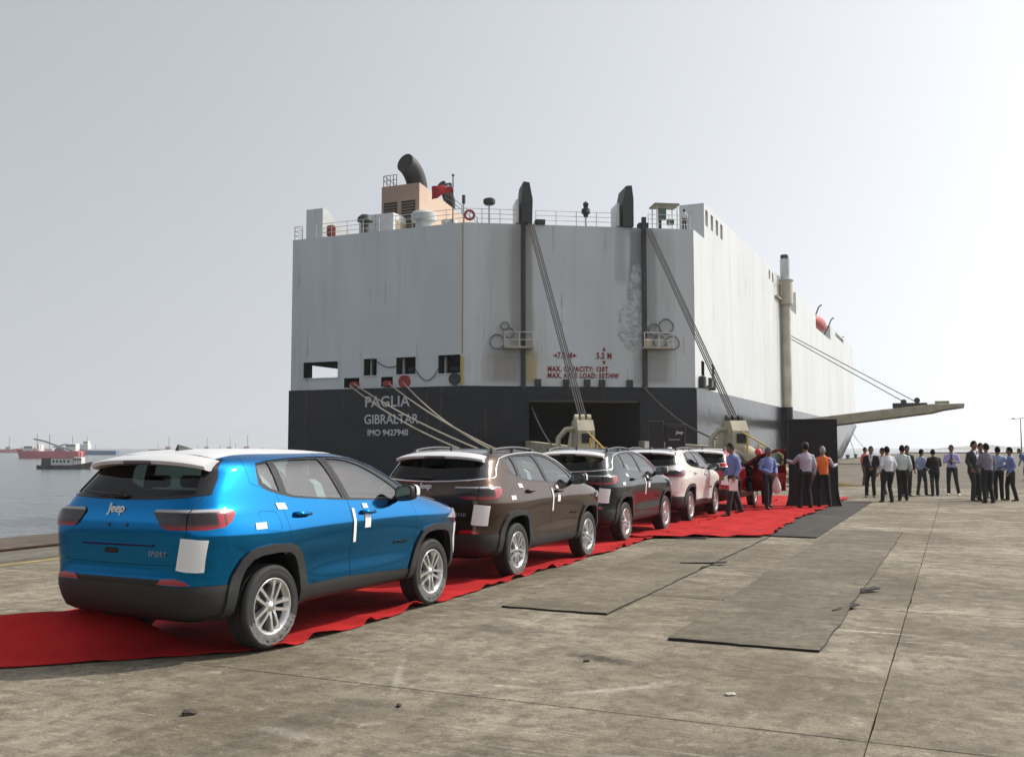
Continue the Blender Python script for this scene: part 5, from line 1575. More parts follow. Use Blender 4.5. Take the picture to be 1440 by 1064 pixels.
def build_car(name, loc, hdg, P, label, film_roof=False, rails=True, trim=M_CHROME, cargroup='new SUVs lined up on the red carpet', nice=True, badge='SPORT', open_door=False):
    root = empty(name, loc, -radians(hdg), label, 'car', cargroup)
    body = mesh_part('body', CAR['body'], [P, M_BLK], root)
    fd = mesh_part('door', CAR['front_door'], [P, M_BLK], root)
    rd = mesh_part('door', CAR['rear_door'], [P, M_BLK], root)
    tg = mesh_part('tailgate', CAR['tailgate'], [P, M_BLK], root)
    mesh_part('fuel_flap', CAR['fuel_flap'], [P, M_BLK], root)
    mesh_part('bumper_and_sill_cladding', CAR['side_cladding'], [M_BLK, M_BLK], root)
    mesh_part('wheel_arch_trim', CAR['flare_rear'], [M_BLK, M_BLK], root)
    mesh_part('wheel_arch_trim', CAR['flare_front'], [M_BLK, M_BLK], root)
    ff = mesh_part('window_frame', CAR['frame_front'], [M_GLOSSBLK, M_BLK], fd)
    mesh_part('window_frame', CAR['frame_rear'], [M_GLOSSBLK, M_BLK], rd)
    mesh_part('window_frame', CAR['frame_left'], [M_GLOSSBLK, M_BLK], root)
    mesh_part('window', CAR['quarter_window'], G_SIDE, rd)
    mesh_part('window', CAR['rear_window'], G_SIDE, rd)
    mesh_part('window', CAR['front_window'], G_SIDE, fd)
    for g in CAR['left_windows']:
        mesh_part('window', g, G_SIDE, root)
    mesh_part('window_frame', CAR['rear_frame'], [M_GLOSSBLK, M_BLK], tg)
    mesh_part('rear_window', CAR['rear_glass'], G_REAR, tg)
    mesh_part('windscreen', CAR['windscreen'], G_WS, root)
    for k, nm in enumerate(('lamp_inner', 'lamp_outer', 'lamp_left')):
        mesh_part('tail_lamp', CAR[nm], [M_TAIL, M_BLK], root)
    mesh_part('headlamp', CAR['headlamp'], M_HEAD, root)
    mesh_part('rear_reflector', CAR['reflector'], M_REFL, root)
    mesh_part('rear_reflector', CAR['reflector_l'], M_REFL, root)
    mesh_part('bumper_band', CAR['bumper_band'], M_GLOSSBLK, root)
    sp = mesh_part('spoiler', shared('spoiler', m_spoiler), M_FILM, root)
    mesh_part('brake_lamp', shared('hm', lambda: MB().bbox((-0.15,-0.709,1.560),(0.15,-0.66,1.590),0.006).mesh('hm')), M_LAMPD, sp)
    mesh_part('roof_antenna', shared('fin', lambda: MB().add([(-0.025,-0.26,1.655),(0.025,-0.26,1.655),(0.012,-0.02,1.67),(-0.012,-0.02,1.67),(-0.006,-0.24,1.725),(0.006,-0.24,1.725),(0.004,-0.12,1.70),(-0.004,-0.12,1.70)], [(3,2,1,0),(4,5,6,7),(0,1,5,4),(1,2,6,5),(2,3,7,6),(3,0,4,7)]).mesh('fin')), M_BLK, root)
    if film_roof:
        mesh_part('roof_film', CAR['roof_film'], M_FILM, root)
    else:
        mesh_part('roof_panel', CAR['roof_panel'], M_ROOFG, root)
    mesh_part('bonnet_film', CAR['hood_film'], M_FILM, root)
    if rails:
        for s in (-1, 1):
            mesh_part('roof_rail', shared('rail%d' % s, lambda: m_rail(0.585*s)), M_RAIL, root)
    if trim is not None: mesh_part('window_line_trim', shared('trim', m_trim), trim, root)
    mi = mesh_part('mirror', shared('mirror', m_mirror), M_BLK, fd)
    mesh_part('mirror_glass', shared('mglass', m_mirror_glass), M_CHROME, mi) if False else None
    mesh_part('mirror_glass', shared('mglass', m_mirror_glass), M_MIRR, fd)
    mesh_part('mirror_film', shared('mfilm', lambda: film_cap()), M_FILM, fd)
    mesh_part('handle', shared('hr', lambda: m_handle(0.36, 1.115)), P, rd)
    mesh_part('handle', shared('hf', lambda: m_handle(1.36, 1.075)), P, fd)
    for x in (-0.38, 0.38):
        s = mesh_part('seat', shared('seat', m_seat), M_SEATC, root); s.location = (x, 1.30, 0)
    mesh_part('rear_seat', shared('bench', m_bench), M_SEATC, root)
    mesh_part('dashboard', shared('dash', lambda: MB().bbox((-0.68,1.95,0.95),(0.68,2.30,1.17),0.05).tube([(-0.38+0.18*cos(a*pi/8), 1.88, 1.12+0.18*sin(a*pi/8)) for a in range(16)], 0.015, 6, closed=True).mesh('dash')), M_DASH, root)
    mesh_part('cabin_floor', shared('cabf', lambda: MB().box((-0.80,-0.70,0.84),(0.80,2.3,0.86)).mesh('cabf')), M_DASH, root)
    mesh_part('underbody', shared('under', lambda: MB().bbox((-0.58,-0.60,0.27),(0.58,3.2,0.55),0.05).mesh('under')), M_BLK, root)
    # rear wiper
    mesh_part('rear_wiper', shared('wiper', lambda: MB().bbox((-0.08,-0.825,1.285),(0.03,-0.785,1.335),0.015).tube([(-0.02,-0.822,1.315),(-0.20,-0.812,1.320),(-0.40,-0.800,1.325)],[0.016,0.012,0.009],8).mesh('wiper')), M_BLK, tg)
    mesh_part('tailgate_handle', shared('tgh', lambda: MB().bbox((-0.16,-0.873,0.845),(-0.0,-0.84,0.885),0.01).mesh('tgh')), M_GLOSSBLK, tg)
    mesh_part('plate_light_bar', shared('plb', lambda: MB().prism([(-0.880,0.925),(-0.876,0.908),(-0.84,0.908),(-0.84,0.930)],'x',-0.40,0.38).mesh('plb')), P, tg)
    for k in (-0.11, 0.09):
        mesh_part('plate_hole', shared('ph%d' % int(k*100), lambda: MB().lathe([(0.0,0),(0.014,0),(0.014,0.01),(0,0.01)],(k,-0.870,1.075),'y',10).mesh('ph')), M_GLOSSBLK, tg)
    b = mesh_part('badge', shared('jeep', lambda: text_mesh('badge', 'Jeep', 0.105, M_CHROME, 0.004, 0.25, bold=0.0015)), M_BADGE, tg)
    b.location = (-0.045, -0.8575, 1.205); b.rotation_euler = (radians(83), 0, 0)
    b = mesh_part('badge', shared(badge, lambda: text_mesh('badge', badge, 0.058, M_CHROME, 0.003, 0.0, space=1.25)), mat('badge_dull', (0.32, 0.33, 0.35), 0.3, 0.4), tg)
    b.location = (0.43, -0.8645, 0.850); b.rotation_euler = (radians(90), 0, radians(-1.5))
    b = mesh_part('badge', shared('compass', lambda: text_mesh('badge', 'COMPASS', 0.052, M_CHROME, 0.003, 0.0, space=1.2)), mat('dark_badge', (0.06,0.06,0.06), 0.3, 0.8), fd)
    b.location = (car_v(1.98, 0.735)+0.004, 1.98, 0.735); b.rotation_euler = (radians(90), 0, radians(90))
    mesh_part('paper_sheet', CAR['paper'], M_PAPER, root)
    mesh_part('tape_strip', CAR['tape'], M_PAPER, fd)
    mesh_part('note', CAR['note'], M_PAPER, fd)
    mesh_part('sticker', CAR['sticker_a'], M_PAPER, rd)
    mesh_part('sticker', CAR['sticker_b'], M_PAPER, root)
    mesh_part('sticker', CAR['sticker_c'], M_PAPER, fd)
    mesh_part('bumper_film', CAR['corner_film'], M_FILM, root)
    for (u, sx) in ((0, 1), (WB, 1), (0, -1), (WB, -1)):
        w = empty('wheel', (0.778*sx, u, 0.352)); w.parent = root
        if sx < 0: w.rotation_euler = (0, 0, pi)
        ang = {0: 0.35, WB: 0.1}[u] + hdg*0.3
        for me, m in zip(WHEEL, (M_TYRE, M_RIM, M_DISC, M_BLK, M_WRAP)):
            if me.name.startswith('wrap') and (sx < 0 or not nice): continue
            p = mesh_part({'wrap': 'plastic_wrap'}.get(me.name.split('.')[0], me.name.split('.')[0]), me, m, w)
            if not me.name.startswith('wrap'): p.rotation_euler = (ang, 0, 0)
    if open_door:
        hx, hy = 0.89, 2.23
        a = radians(64)
        R = Matrix.Translation((hx, hy, 0)) @ Matrix.Rotation(a, 4, 'Z') @ Matrix.Translation((-hx, -hy, 0))
        fd.matrix_local = R
        fd.material_slots[1].material = P
    return root

def film_cap():
    mb = MB(); c = Vector((1.02, 1.925, 1.245))
    vs = []
    for k, (dy, s) in enumerate(((0.0,1.03),(0.05,0.97),(0.09,0.75),(0.112,0.38))):
        for i in range(13):
            a = -0.2 + pi*1.1*i/12
            x = 0.108*s*math.copysign(abs(cos(a))**.62, cos(a)); z = 0.083*s*math.copysign(abs(sin(a))**.62, sin(a))
            vs.append((c.x + x + dy*0.15, c.y - 0.02 + dy, c.z + z - 0.008 + x*0.10))
    mb.add(vs, [(k*13+i, k*13+13+i, k*13+14+i, k*13+i+1) for k in range(3) for i in range(12)], 0, True)
    return mb.mesh('film')

def tail_mat():
    """smoked lens: clear strip along the top, red glow bands at the outer end, dark middle (all in the lens itself)"""
    m = mat('tail_lamp_lens', (0.05, 0.01, 0.012), 0.06, coat=1.0)
    nt = m.node_tree; b = nt.nodes['Principled BSDF']
    tc = nt.nodes.new('ShaderNodeTexCoord'); sp = nt.nodes.new('ShaderNodeSeparateXYZ')
    nt.links.new(tc.outputs['Object'], sp.inputs[0])
    def ramp(sock, pts):
        r = nt.nodes.new('ShaderNodeValToRGB'); r.color_ramp.interpolation = 'LINEAR'
        e = r.color_ramp.elements
        while len(e) < len(pts): e.new(0.5)
        for el, (p, c) in zip(e, pts): el.position = p; el.color = (*c, 1)
        mr = nt.nodes.new('ShaderNodeMapRange')
        nt.links.new(sock, mr.inputs[0]); nt.links.new(mr.outputs[0], r.inputs[0])
        return mr, r
    D = (0.014,0.008,0.009); R = (0.34,0.012,0.02); C_ = (0.34,0.34,0.35)
    mr, r1 = ramp(sp.outputs['Z'], [(0.0,R),(0.16,(0.20,0.01,0.014)),(0.30,D),(0.80,D),(0.86,C_),(1.0,C_)])
    mr.inputs[1].default_value = 1.045; mr.inputs[2].default_value = 1.215
    ab = nt.nodes.new('ShaderNodeMath'); ab.operation = 'ABSOLUTE'
    mr2, r2 = ramp(sp.outputs['Y'], [(0.0,(0,0,0)),(0.42,(0,0,0)),(0.48,(1,1,1)),(0.56,(1,1,1)),(0.60,(0.1,)*3),(0.66,(1,1,1)),(0.9,(1,1,1)),(1.0,(0.3,)*3)])
    mr2.inputs[1].default_value = -0.84; mr2.inputs[2].default_value = -0.42
    mx = nt.nodes.new('ShaderNodeMix'); mx.data_type = 'RGBA'
    lt = nt.nodes.new('ShaderNodeMath'); lt.operation = 'LESS_THAN'; lt.inputs[1].default_value = 1.182
    nt.links.new(sp.outputs['Z'], lt.inputs[0])
    mu = nt.nodes.new('ShaderNodeMath'); mu.operation = 'MULTIPLY'
    nt.links.new(r2.outputs[0], mu.inputs[0]); nt.links.new(lt.outputs[0], mu.inputs[1])
    nt.links.new(mu.outputs[0], mx.inputs[0]); nt.links.new(r1.outputs[0], mx.inputs[6]); mx.inputs[7].default_value = (0.36,0.02,0.03,1)
    nt.links.new(mx.outputs[2], b.inputs['Base Color'])
    return m
M_TAIL = tail_mat(); M_TAIL.node_tree.nodes['Principled BSDF'].inputs['Coat Weight'].default_value = 0.2; M_TAIL.node_tree.nodes['Principled BSDF'].inputs['Roughness'].default_value = 0.15
M_BADGE = mat('badge_silver', (0.70, 0.71, 0.73), 0.3, 0.25)
M_ROOFG = mat('dark_roof_paint', (0.10, 0.105, 0.11), 0.25, 0.4, coat=1.0)
M_RAIL = mat('roof_rail_satin', (0.10, 0.10, 0.105), 0.4, 0.5)
M_MIRR = mat('mirror_glass', (0.25, 0.27, 0.28), 0.03, 1.0)
P_BLUE = paint('paint_blue', (0.0, 0.170, 0.43), 1.0, 0.13)
P_BROWN = paint('paint_brown', (0.075, 0.048, 0.036), 0.75, 0.17)
P_BLACK = paint('paint_dark_green', (0.020, 0.028, 0.030), 0.7, 0.16)
P_WHITE = paint('paint_white', (0.62, 0.61, 0.58), 0.0, 0.3)
P_RED = paint('paint_red', (0.34, 0.008, 0.016), 0.6, 0.17)

build_car('blue_suv', (-6.212, 6.898, 0.012), 1.84, P_BLUE, 'metallic blue SUV with white film on its roof, nearest car in the row', film_roof=True, rails=False, trim=None)
build_car('brown_suv', (-6.201, 11.991, 0.012), 0.72, P_BROWN, 'dark brown SUV with roof rails, second car behind the blue one', badge='LIMITED')
build_car('black_suv', (-6.443, 17.433, 0.012), 0.41, P_BLACK, 'blackish green SUV standing third in the row, behind the brown one', badge='LIMITED')
build_car('white_suv', (-6.490, 22.459, 0.012), -0.4, P_WHITE, 'white SUV standing fourth in the row on the red carpet', badge='LIMITED', nice=False)
build_car('red_suv', (-6.306, 26.821, 0.012), -0.1, P_RED, 'dark red SUV with its front door open at the far end of the row', badge='LIMITED', open_door=True, nice=False)
# ------------------------------------------------------------------ people
SKIN = mat('skin_brown', (0.20, 0.105, 0.065), 0.55)
HAIR = mat('hair_black', (0.008, 0.007, 0.006), 0.8, spec=0.15)
HAIRG = mat('hair_grey', (0.25, 0.24, 0.23), 0.7)
SHOE = mat('shoe_black', (0.012, 0.012, 0.012), 0.35)
SHOEW = mat('shoe_white', (0.6, 0.6, 0.58), 0.5)
BELT = mat('belt', (0.015, 0.012, 0.010), 0.5)
def fabric(name, c, am=0.06):
    return mat('cloth_' + name, c, 0.85, noise=(14, am, 4), bump=(9, 0.35))
F_NAVY = fabric('navy_trousers', (0.014, 0.015, 0.022)); F_BLACK = fabric('black', (0.012, 0.012, 0.013)); F_CHAR = fabric('charcoal', (0.030, 0.030, 0.034)); F_GREY = fabric('dark_grey', (0.055, 0.055, 0.060))
F_BLUE = fabric('blue_shirt', (0.16, 0.21, 0.44)); F_LBLUE = fabric('light_blue_shirt', (0.30, 0.38, 0.56)); F_WHITE = fabric('white_shirt', (0.62, 0.63, 0.68)); F_PALE = fabric('pale_green_shirt', (0.52, 0.58, 0.58))
F_LAV = fabric('lavender_shirt', (0.44, 0.40, 0.66)); F_STRIPE = fabric('striped_shirt', (0.40, 0.38, 0.47)); F_MAUVE = fabric('grey_mauve_shirt', (0.19, 0.17, 0.22)); F_RED = fabric('red_shirt', (0.48, 0.06, 0.05)); F_ORANGE = fabric('orange_vest', (0.72, 0.16, 0.03)); F_BROWN = fabric('brown_trousers', (0.09, 0.055, 0.045)); F_PINK = fabric('pinkish', (0.42, 0.25, 0.22))

def ellips(mb, c, r, tag_, reg, n=10, rot=None):
    vs = []; rings = n
    for i in range(1, rings):
        th = pi*i/rings
        for k in range(n*2):
            ph = 2*pi*k/(n*2)
            vs.append((c[0]+r[0]*sin(th)*cos(ph), c[1]+r[1]*sin(th)*sin(ph), c[2]+r[2]*cos(th)))
    m = n*2
    o = len(vs); vs += [(c[0], c[1], c[2]+r[2]), (c[0], c[1], c[2]-r[2])]
    fs = []
    for i in range(rings-2):
        for k in range(m):
            fs.append((i*m+k, i*m+m+k, i*m+m+(k+1) % m, i*m+(k+1) % m))
    for k in range(m):
        fs.append((o, k, (k+1) % m)); fs.append((o+1, (rings-2)*m+(k+1) % m, (rings-2)*m+k))
    mb.add(vs, fs)
    reg.append((Vector(c), Vector(c), max(r), max(r), tag_))

def limb(mb, pts, rs, tag_, reg, n=10):
    """chain of elliptical rings; rs = [(rx, ry)] or [r]"""
    pts = [Vector(p) for p in pts]; N = len(pts); vs = []
    rs = [(r, r) if not isinstance(r, tuple) else r for r in rs]
    for i, p in enumerate(pts):
        d = (pts[min(i+1, N-1)] - pts[max(i-1, 0)]).normalized()
        side = Vector((1, 0, 0)) - d*d.x
        if side.length < 0.2: side = Vector((0, 1, 0)) - d*d.y
        side.normalize(); fwd = d.cross(side)
        for k in range(n):
            a = 2*pi*k/n
            vs.append(p + side*(rs[i][0]*cos(a)) + fwd*(rs[i][1]*sin(a)))
    fs = [(i*n+k, i*n+(k+1) % n, i*n+n+(k+1) % n, i*n+n+k) for i in range(N-1) for k in range(n)]
    fs += [list(range(n))[::-1], [(N-1)*n+k for k in range(n)]]
    mb.add(vs, fs)
    for i in range(N-1):
        reg.append((pts[i], pts[i+1], max(rs[i]), max(rs[i+1]), tag_))

def hand(mb, w, d, curl, sgn):
    """palm with four fingers and a thumb; w wrist, d direction"""
    d = Vector(d).normalized()
    up = Vector((sgn*1.0, 0.2, 0)); side = d.cross(up).normalized(); nrm = side.cross(d).normalized()
    w = Vector(w)
    pc = [w - d*0.01, w + d*0.03, w + d*0.075, w + d*0.095]
    vs = []
    for p, a, b in zip(pc, (0.026, 0.038, 0.042, 0.036), (0.02, 0.018, 0.015, 0.012)):
        for k in range(8):
            t = 2*pi*k/8
            vs.append(p + side*a*cos(t) + nrm*b*sin(t))
    mb.add(vs, [(i*8+k, i*8+(k+1) % 8, i*8+8+(k+1) % 8, i*8+8+k) for i in range(3) for k in range(8)] + [list(range(8))[::-1], [24+k for k in range(8)]], 0, True)
    for k, (off, L) in enumerate(((-0.030, 0.068), (-0.010, 0.078), (0.010, 0.074), (0.029, 0.058))):
        b0 = w + d*0.088 + side*off
        k1 = b0 + d*L*0.5*cos(curl*0.6) - nrm*sgn*L*0.5*sin(curl*0.6)
        k2 = k1 + d*L*0.5*cos(curl*1.5) - nrm*sgn*L*0.5*sin(curl*1.5)
        mb.tube([b0, k1, k2], [0.0095, 0.009, 0.0065], 6)
    t0 = w + d*0.03 + side*0.034
    mb.tube([t0, t0 + d*0.035 + side*0.022, t0 + d*0.068 + side*0.022 - nrm*sgn*0.012], [0.012, 0.0105, 0.008], 6)

def person(label, loc, rz, height, top_m, leg_m, group=None, jacket=False, hair=HAIR, skin=SKIN, shoe=SHOE, armL=None, armR=None, stride=0.0, legs=None, lean=(0, 0), head_turn=0.0, head_tilt=0.0, cap=None, tie=None, vest=None, build=1.0, sleeve='long', hair_style='short'):
    S = height/1.76
    pr = random.Random(label)
    lean = (lean[0] + pr.uniform(-0.015, 0.015), lean[1] + pr.uniform(-0.02, 0.015))
    build = build*pr.uniform(0.95, 1.08)
    root = empty('person', loc, rz, label, 'person', group)
    mb = MB(); reg = []; b = build
    lx, ly = lean
    pel = Vector((0, 0, 0.94)); wst = Vector((lx*0.3, ly*0.3, 1.08)); ch = Vector((lx*0.7, ly*0.7, 1.30)); sh = Vector((lx, ly, 1.425)); nk = Vector((lx*1.05, ly*1.1+0.01, 1.495))
    hd = Vector((lx*1.1, ly*1.2 + 0.03 + 0.06*head_tilt, 1.625 - 0.02*abs(head_tilt)))
    tp = 'top'
    limb(mb, [pel + Vector((0, 0, -0.06)), pel, wst, ch, sh, sh + Vector((0, 0, 0.055))], [(0.15*b, 0.105*b), (0.165*b, 0.118*b), (0.150*b, 0.112*b), (0.178*b, 0.118*b), (0.150, 0.088), (0.075, 0.068)], tp, reg, 16)
    if jacket:
        limb(mb, [Vector((0, 0, 0.80)), Vector((0, 0, 0.92)), wst, ch, sh], [(0.185*b, 0.135*b), (0.182*b, 0.135*b), (0.168*b, 0.128*b), (0.195*b, 0.132*b), (0.185, 0.095)], tp, reg, 16)
    limb(mb, [nk - Vector((0, 0, 0.07)), nk, hd - Vector((0, 0.01, 0.06))], [0.066, 0.060, 0.056], 'skin', reg, 10)
    ellips(mb, hd, (0.079, 0.095, 0.115), 'skin', reg, 9)
    ellips(mb, hd + Vector((0, 0.022, -0.05)), (0.056, 0.066, 0.066), 'skin', reg, 7)
    arms = []
    for sg, arm in ((-1, armL), (1, armR)):
        s_ = sh + Vector((sg*0.172*(1.06 if jacket else 1), 0, -0.048))
        if arm is None: arm = ((sg*0.235 + pr.uniform(-0.01, 0.02)*sg, -0.03 + pr.uniform(-0.05, 0.04), 1.14), (sg*0.245 + pr.uniform(-0.03, 0.02)*sg, 0.05 + pr.uniform(-0.04, 0.12), 0.89 + pr.uniform(-0.01, 0.06)))
        el, wr = Vector(arm[0]) + Vector((lx*.7, ly*.7, 0)), Vector(arm[1]) + Vector((lx*.6, ly*.6, 0))
        k = 1.12 if jacket else 1.0
        limb(mb, [s_ - Vector((sg*0.05, 0, -0.012)), s_, s_.lerp(el, 0.5), el, el.lerp(wr, 0.5), el.lerp(wr, 0.93)], [0.060*k, 0.070*k, 0.062*k, 0.056*k, 0.050*k, 0.043*k], 'top' if sleeve == 'long' else 'top', reg, 10)
        limb(mb, [el.lerp(wr, 0.9), wr], [0.03, 0.027], 'skin', reg, 8)
        arms.append((sg, el, wr))
    feet = []
    for i, sg in enumerate((-1, 1)):
        hp = Vector((sg*0.088*b, 0, 0.92))
        st = stride*sg
        if legs: kn, an = Vector(legs[i][0]), Vector(legs[i][1])
        elif abs(stride) < 0.05:
            w_, f_ = pr.uniform(0.075, 0.155), pr.uniform(-0.10, 0.12)
            kn, an = Vector((sg*w_*0.95, 0.03 + f_*0.5 + pr.uniform(0, 0.05), 0.50)), Vector((sg*w_*1.15, f_ - 0.02, 0.085))
        else: kn, an = Vector((sg*0.105, 0.02 + st*0.55, 0.50)), Vector((sg*0.115, st*1.0 - 0.02, 0.085 + (0.06 if st < -0.1 else 0)))
        limb(mb, [hp + Vector((0, 0, 0.03)), hp.lerp(kn, 0.45), kn, kn.lerp(an, 0.5), an + Vector((0, 0.005, -0.02))], [(0.094*b, 0.108*b), (0.083*b, 0.092*b), 0.068, 0.066, 0.062], 'leg', reg, 12)
        up = 0.0 if an.z < 0.1 else an.z - 0.085
        limb(mb, [an + Vector((0, -0.06, -0.045)), an + Vector((sg*0.005, 0.03, -0.045)), an + Vector((sg*0.018, 0.12, -0.058 - up*0.3)), an + Vector((sg*0.02, 0.18, -0.066 - up*0.3))], [(0.038, 0.036), (0.044, 0.038), (0.046, 0.027), (0.030, 0.016)], 'shoe', reg, 8)
    tmp = mb.mesh('tmp')
    ob = bpy.data.objects.new('tmp', tmp); COL.objects.link(ob)
    md = ob.modifiers.new('r', 'REMESH'); md.mode = 'VOXEL'; md.voxel_size = 0.017
    sm = ob.modifiers.new('s', 'SMOOTH'); sm.factor = 0.5; sm.iterations = 4
    me = bpy.data.meshes.new_from_object(ob.evaluated_get(bpy.context.evaluated_depsgraph_get()))
    bpy.data.objects.remove(ob); bpy.data.meshes.remove(tmp)
    mats_ = {'top': 0, 'leg': 1, 'skin': 2, 'shoe': 3, 'belt': 4, 'shirt': 5, 'vest': 6}
    idx = []
    for p in me.polygons:
        c = p.center; best, bt = 9, 'top'
        for a, e, ra, rb, t in reg:
            ae = e - a; L2 = ae.length_squared
            k = 0 if L2 < 1e-9 else max(0, min(1, (c-a).dot(ae)/L2))
            d = (c - a - ae*k).length - (ra + (rb-ra)*k)
            if d < best: best, bt = d, t
        if bt == 'top' and not jacket:
            if c.z < 0.945 and abs(c.x) < 0.205: bt = 'leg'
            elif c.z < 0.975 and abs(c.x) < 0.20 and c.z > 0.93: bt = 'belt'
        if bt == 'leg' and jacket and c.z > 0.81 and abs(c.x) < 0.21: bt = 'top'
        if bt == 'top' and c.y > 0.04 and abs(c.x - lx*0.8) < 0.02 + (c.z - 1.12)*0.17 and 1.12 < c.z < 1.47 and jacket: bt = 'shirt'
        if bt in ('top', 'belt') and vest and abs(c.x - lx) < 0.19 and 0.88 < c.z < 1.47: bt = 'vest'
        if bt in ('top', 'vest') and c.z > 1.468 and abs(c.x - lx) < 0.10: bt = 'skin'
        idx.append(mats_[bt])
    body = MB()
    body.v = [tuple(v.co) for v in me.vertices]; body.f = [list(p.vertices) for p in me.polygons]; body.m = idx; body.s = [True]*len(idx)
    bpy.data.meshes.remove(me)
    hm = MB()
    for sg, el, wr in arms:
        hand(hm, wr, (wr - el).normalized(), 0.75, sg)
    # face: nose, ears, eyes, mouth
    hm.add([hd + Vector(p) for p in ((0, 0.088, 0.012), (-0.014, 0.084, -0.030), (0.014, 0.084, -0.030), (0, 0.113, -0.026))], [(0,1,3),(0,3,2),(1,2,3)])
    for sg in (-1, 1):
        hm.tube([hd + Vector((sg*0.072, -0.01, -0.03)), hd + Vector((sg*0.082, -0.015, 0.0)), hd + Vector((sg*0.080, -0.02, 0.03))], [0.011, 0.014, 0.009], 6)
    o = len(body.v)
    body.v += hm.v; body.f += [[i+o for i in f] for f in hm.f]; body.m += [2]*len(hm.f); body.s += [True]*len(hm.f)
    bo = body.build('body', [top_m, leg_m, skin, shoe, BELT, F_WHITE, vest or F_ORANGE], root, 60)
    bo.scale = (S, S, S)
    def child(name, m_, mt):
        c = m_.build(name, mt, bo, 60); return c
    eye = MB()
    for sg in (-1, 1):
        eye.lathe([(0.0, -0.004), (0.011, 0.0), (0.0, 0.006)], hd + Vector((sg*0.030, 0.083, 0.012)), 'y', 8)
    e = child('eyes', eye, HAIR); 
    child('mouth', MB().add([hd + Vector(p) for p in ((-0.024, 0.086, -0.062), (0.024, 0.086, -0.062), (0.022, 0.088, -0.069), (-0.022, 0.088, -0.069))], [(0,1,2,3)]), mat('lips', (0.12, 0.05, 0.04), 0.6))
    # hair cap: crown and back of the head
    hr = random.Random(hash(label) % 9999 if False else len(label)*7 + int(height*100))
    if cap is None or True:
        hb = MB(); vs = []; NR, NK = 7, 18
        for i in range(NR+1):
            for k in range(NK):
                ph = 2*pi*k/NK
                front = 0.5 + 0.5*sin(ph)            # 1 at the forehead
                lim = 0.50*pi - 0.22*pi*front**2 + 0.16*pi*(1-front)
                th = lim*i/NR
                g = 1.17 + 0.035*hr.uniform(-1, 1) + 0.05*(i < 4)
                vs.append(hd + Vector((0.076*g*sin(th)*cos(ph), -0.006 + 0.092*g*sin(th)*sin(ph), 0.112*g*cos(th))))
        n = len(vs)
        vs += [hd + (v - hd)*0.9 for v in vs]
        fs = []
        for i in range(NR):
            for k in range(NK):
                q = (i*NK+k, i*NK+NK+k, i*NK+NK+(k+1) % NK, i*NK+(k+1) % NK)
                fs.append(q); fs.append(tuple(n+j for j in q[::-1]))
        fs += [(NR*NK+k, n+NR*NK+k, n+NR*NK+(k+1) % NK, NR*NK+(k+1) % NK) for k in range(NK)]
        hb.add(vs, fs, 0, True)
        child('hair', hb, hair)
    if cap is not None:
        cm, style = cap
        cb = MB()
        prof = [(0.0, 0.135), (0.05, 0.130), (0.082, 0.105), (0.097, 0.06), (0.101, 0.02), (0.099, 0.012)]
        if style == 'helmet': prof = [(0.0, 0.165), (0.06, 0.155), (0.10, 0.12), (0.118, 0.06), (0.122, 0.02), (0.145, 0.012), (0.145, 0.004), (0.118, 0.004)]
        cb.lathe(prof[::-1], hd + Vector((0, -0.004, 0.0)), 'z', 20)
        if style == 'cap':
            cb.add([hd + Vector(p) for p in ((-0.07, 0.06, 0.03), (0.07, 0.06, 0.03), (0.055, 0.165, 0.012), (-0.055, 0.165, 0.012), (-0.07, 0.06, 0.022), (0.07, 0.06, 0.022), (0.055, 0.165, 0.006), (-0.055, 0.165, 0.006))], [(0,1,2,3),(7,6,5,4),(0,4,5,1),(1,5,6,2),(2,6,7,3),(3,7,4,0)])
        child('hat', cb, cm)
    if tie:
        child('tie', MB().add([Vector((lx + x, ly*1.0 + y, z)) for x, y, z in ((-0.018, 0.118, 1.455), (0.018, 0.118, 1.455), (0.030, 0.150, 1.10), (0, 0.150, 1.05), (-0.030, 0.150, 1.10), (-0.018, 0.110, 1.455), (0.018, 0.110, 1.455), (0.030, 0.142, 1.10), (0, 0.142, 1.05), (-0.030, 0.142, 1.10))], [(0,4,3,2,1),(5,6,7,8,9),(0,1,6,5),(1,2,7,6),(2,3,8,7),(3,4,9,8),(4,0,5,9)]), tie)
    root['_wr'] = 0
    del root['_wr']
    return root, arms, S

D2 = radians
AWAY, TOCAM, LEFT, RIGHT = D2(24.3), D2(204.3), D2(114.3), D2(-65.7)
CL = ((-0.245, 0.02, 1.13), (-0.07, 0.17, 1.00)); CR = ((0.245, 0.02, 1.13), (0.05, 0.18, 1.00))      # hands clasped
G1, G2, G3 = 'people standing by the far carpet end', 'people in conversation on the right of the quay', 'people beside the cars'
ZC = 0.04
# men by the cars
W1 = person('man in blue shirt and dark trousers striding past the white SUV with papers in hand', (-5.04, 24.46, ZC), LEFT + D2(22), 1.80, F_BLUE, F_NAVY, G3, stride=-0.27, armL=((-0.25, -0.02, 1.15), (-0.27, 0.13, 0.93)), armR=((0.25, -0.08, 1.15), (0.24, 0.10, 0.95)), head_tilt=0.6, lean=(0, 0.02))
W2 = person('man in grey cap and blue shirt holding a white bag by the open red door', (-4.70, 27.35, ZC), TOCAM + D2(18), 1.70, F_BLUE, F_NAVY, G3, stride=0.13, armL=((-0.26, 0.0, 1.14), (-0.14, 0.20, 0.99)), armR=((0.26, 0.0, 1.14), (0.04, 0.23, 1.02)), cap=(mat('cap_grey', (0.10, 0.10, 0.11), 0.8), 'cap'), tie=None, head_tilt=0.4)
person('man in red helmet mostly hidden behind the striding man', (-5.42, 29.9, 0.0), TOCAM, 1.66, F_PINK, F_NAVY, G3, cap=(mat('helmet_red', (0.62, 0.03, 0.06), 0.4), 'helmet'))
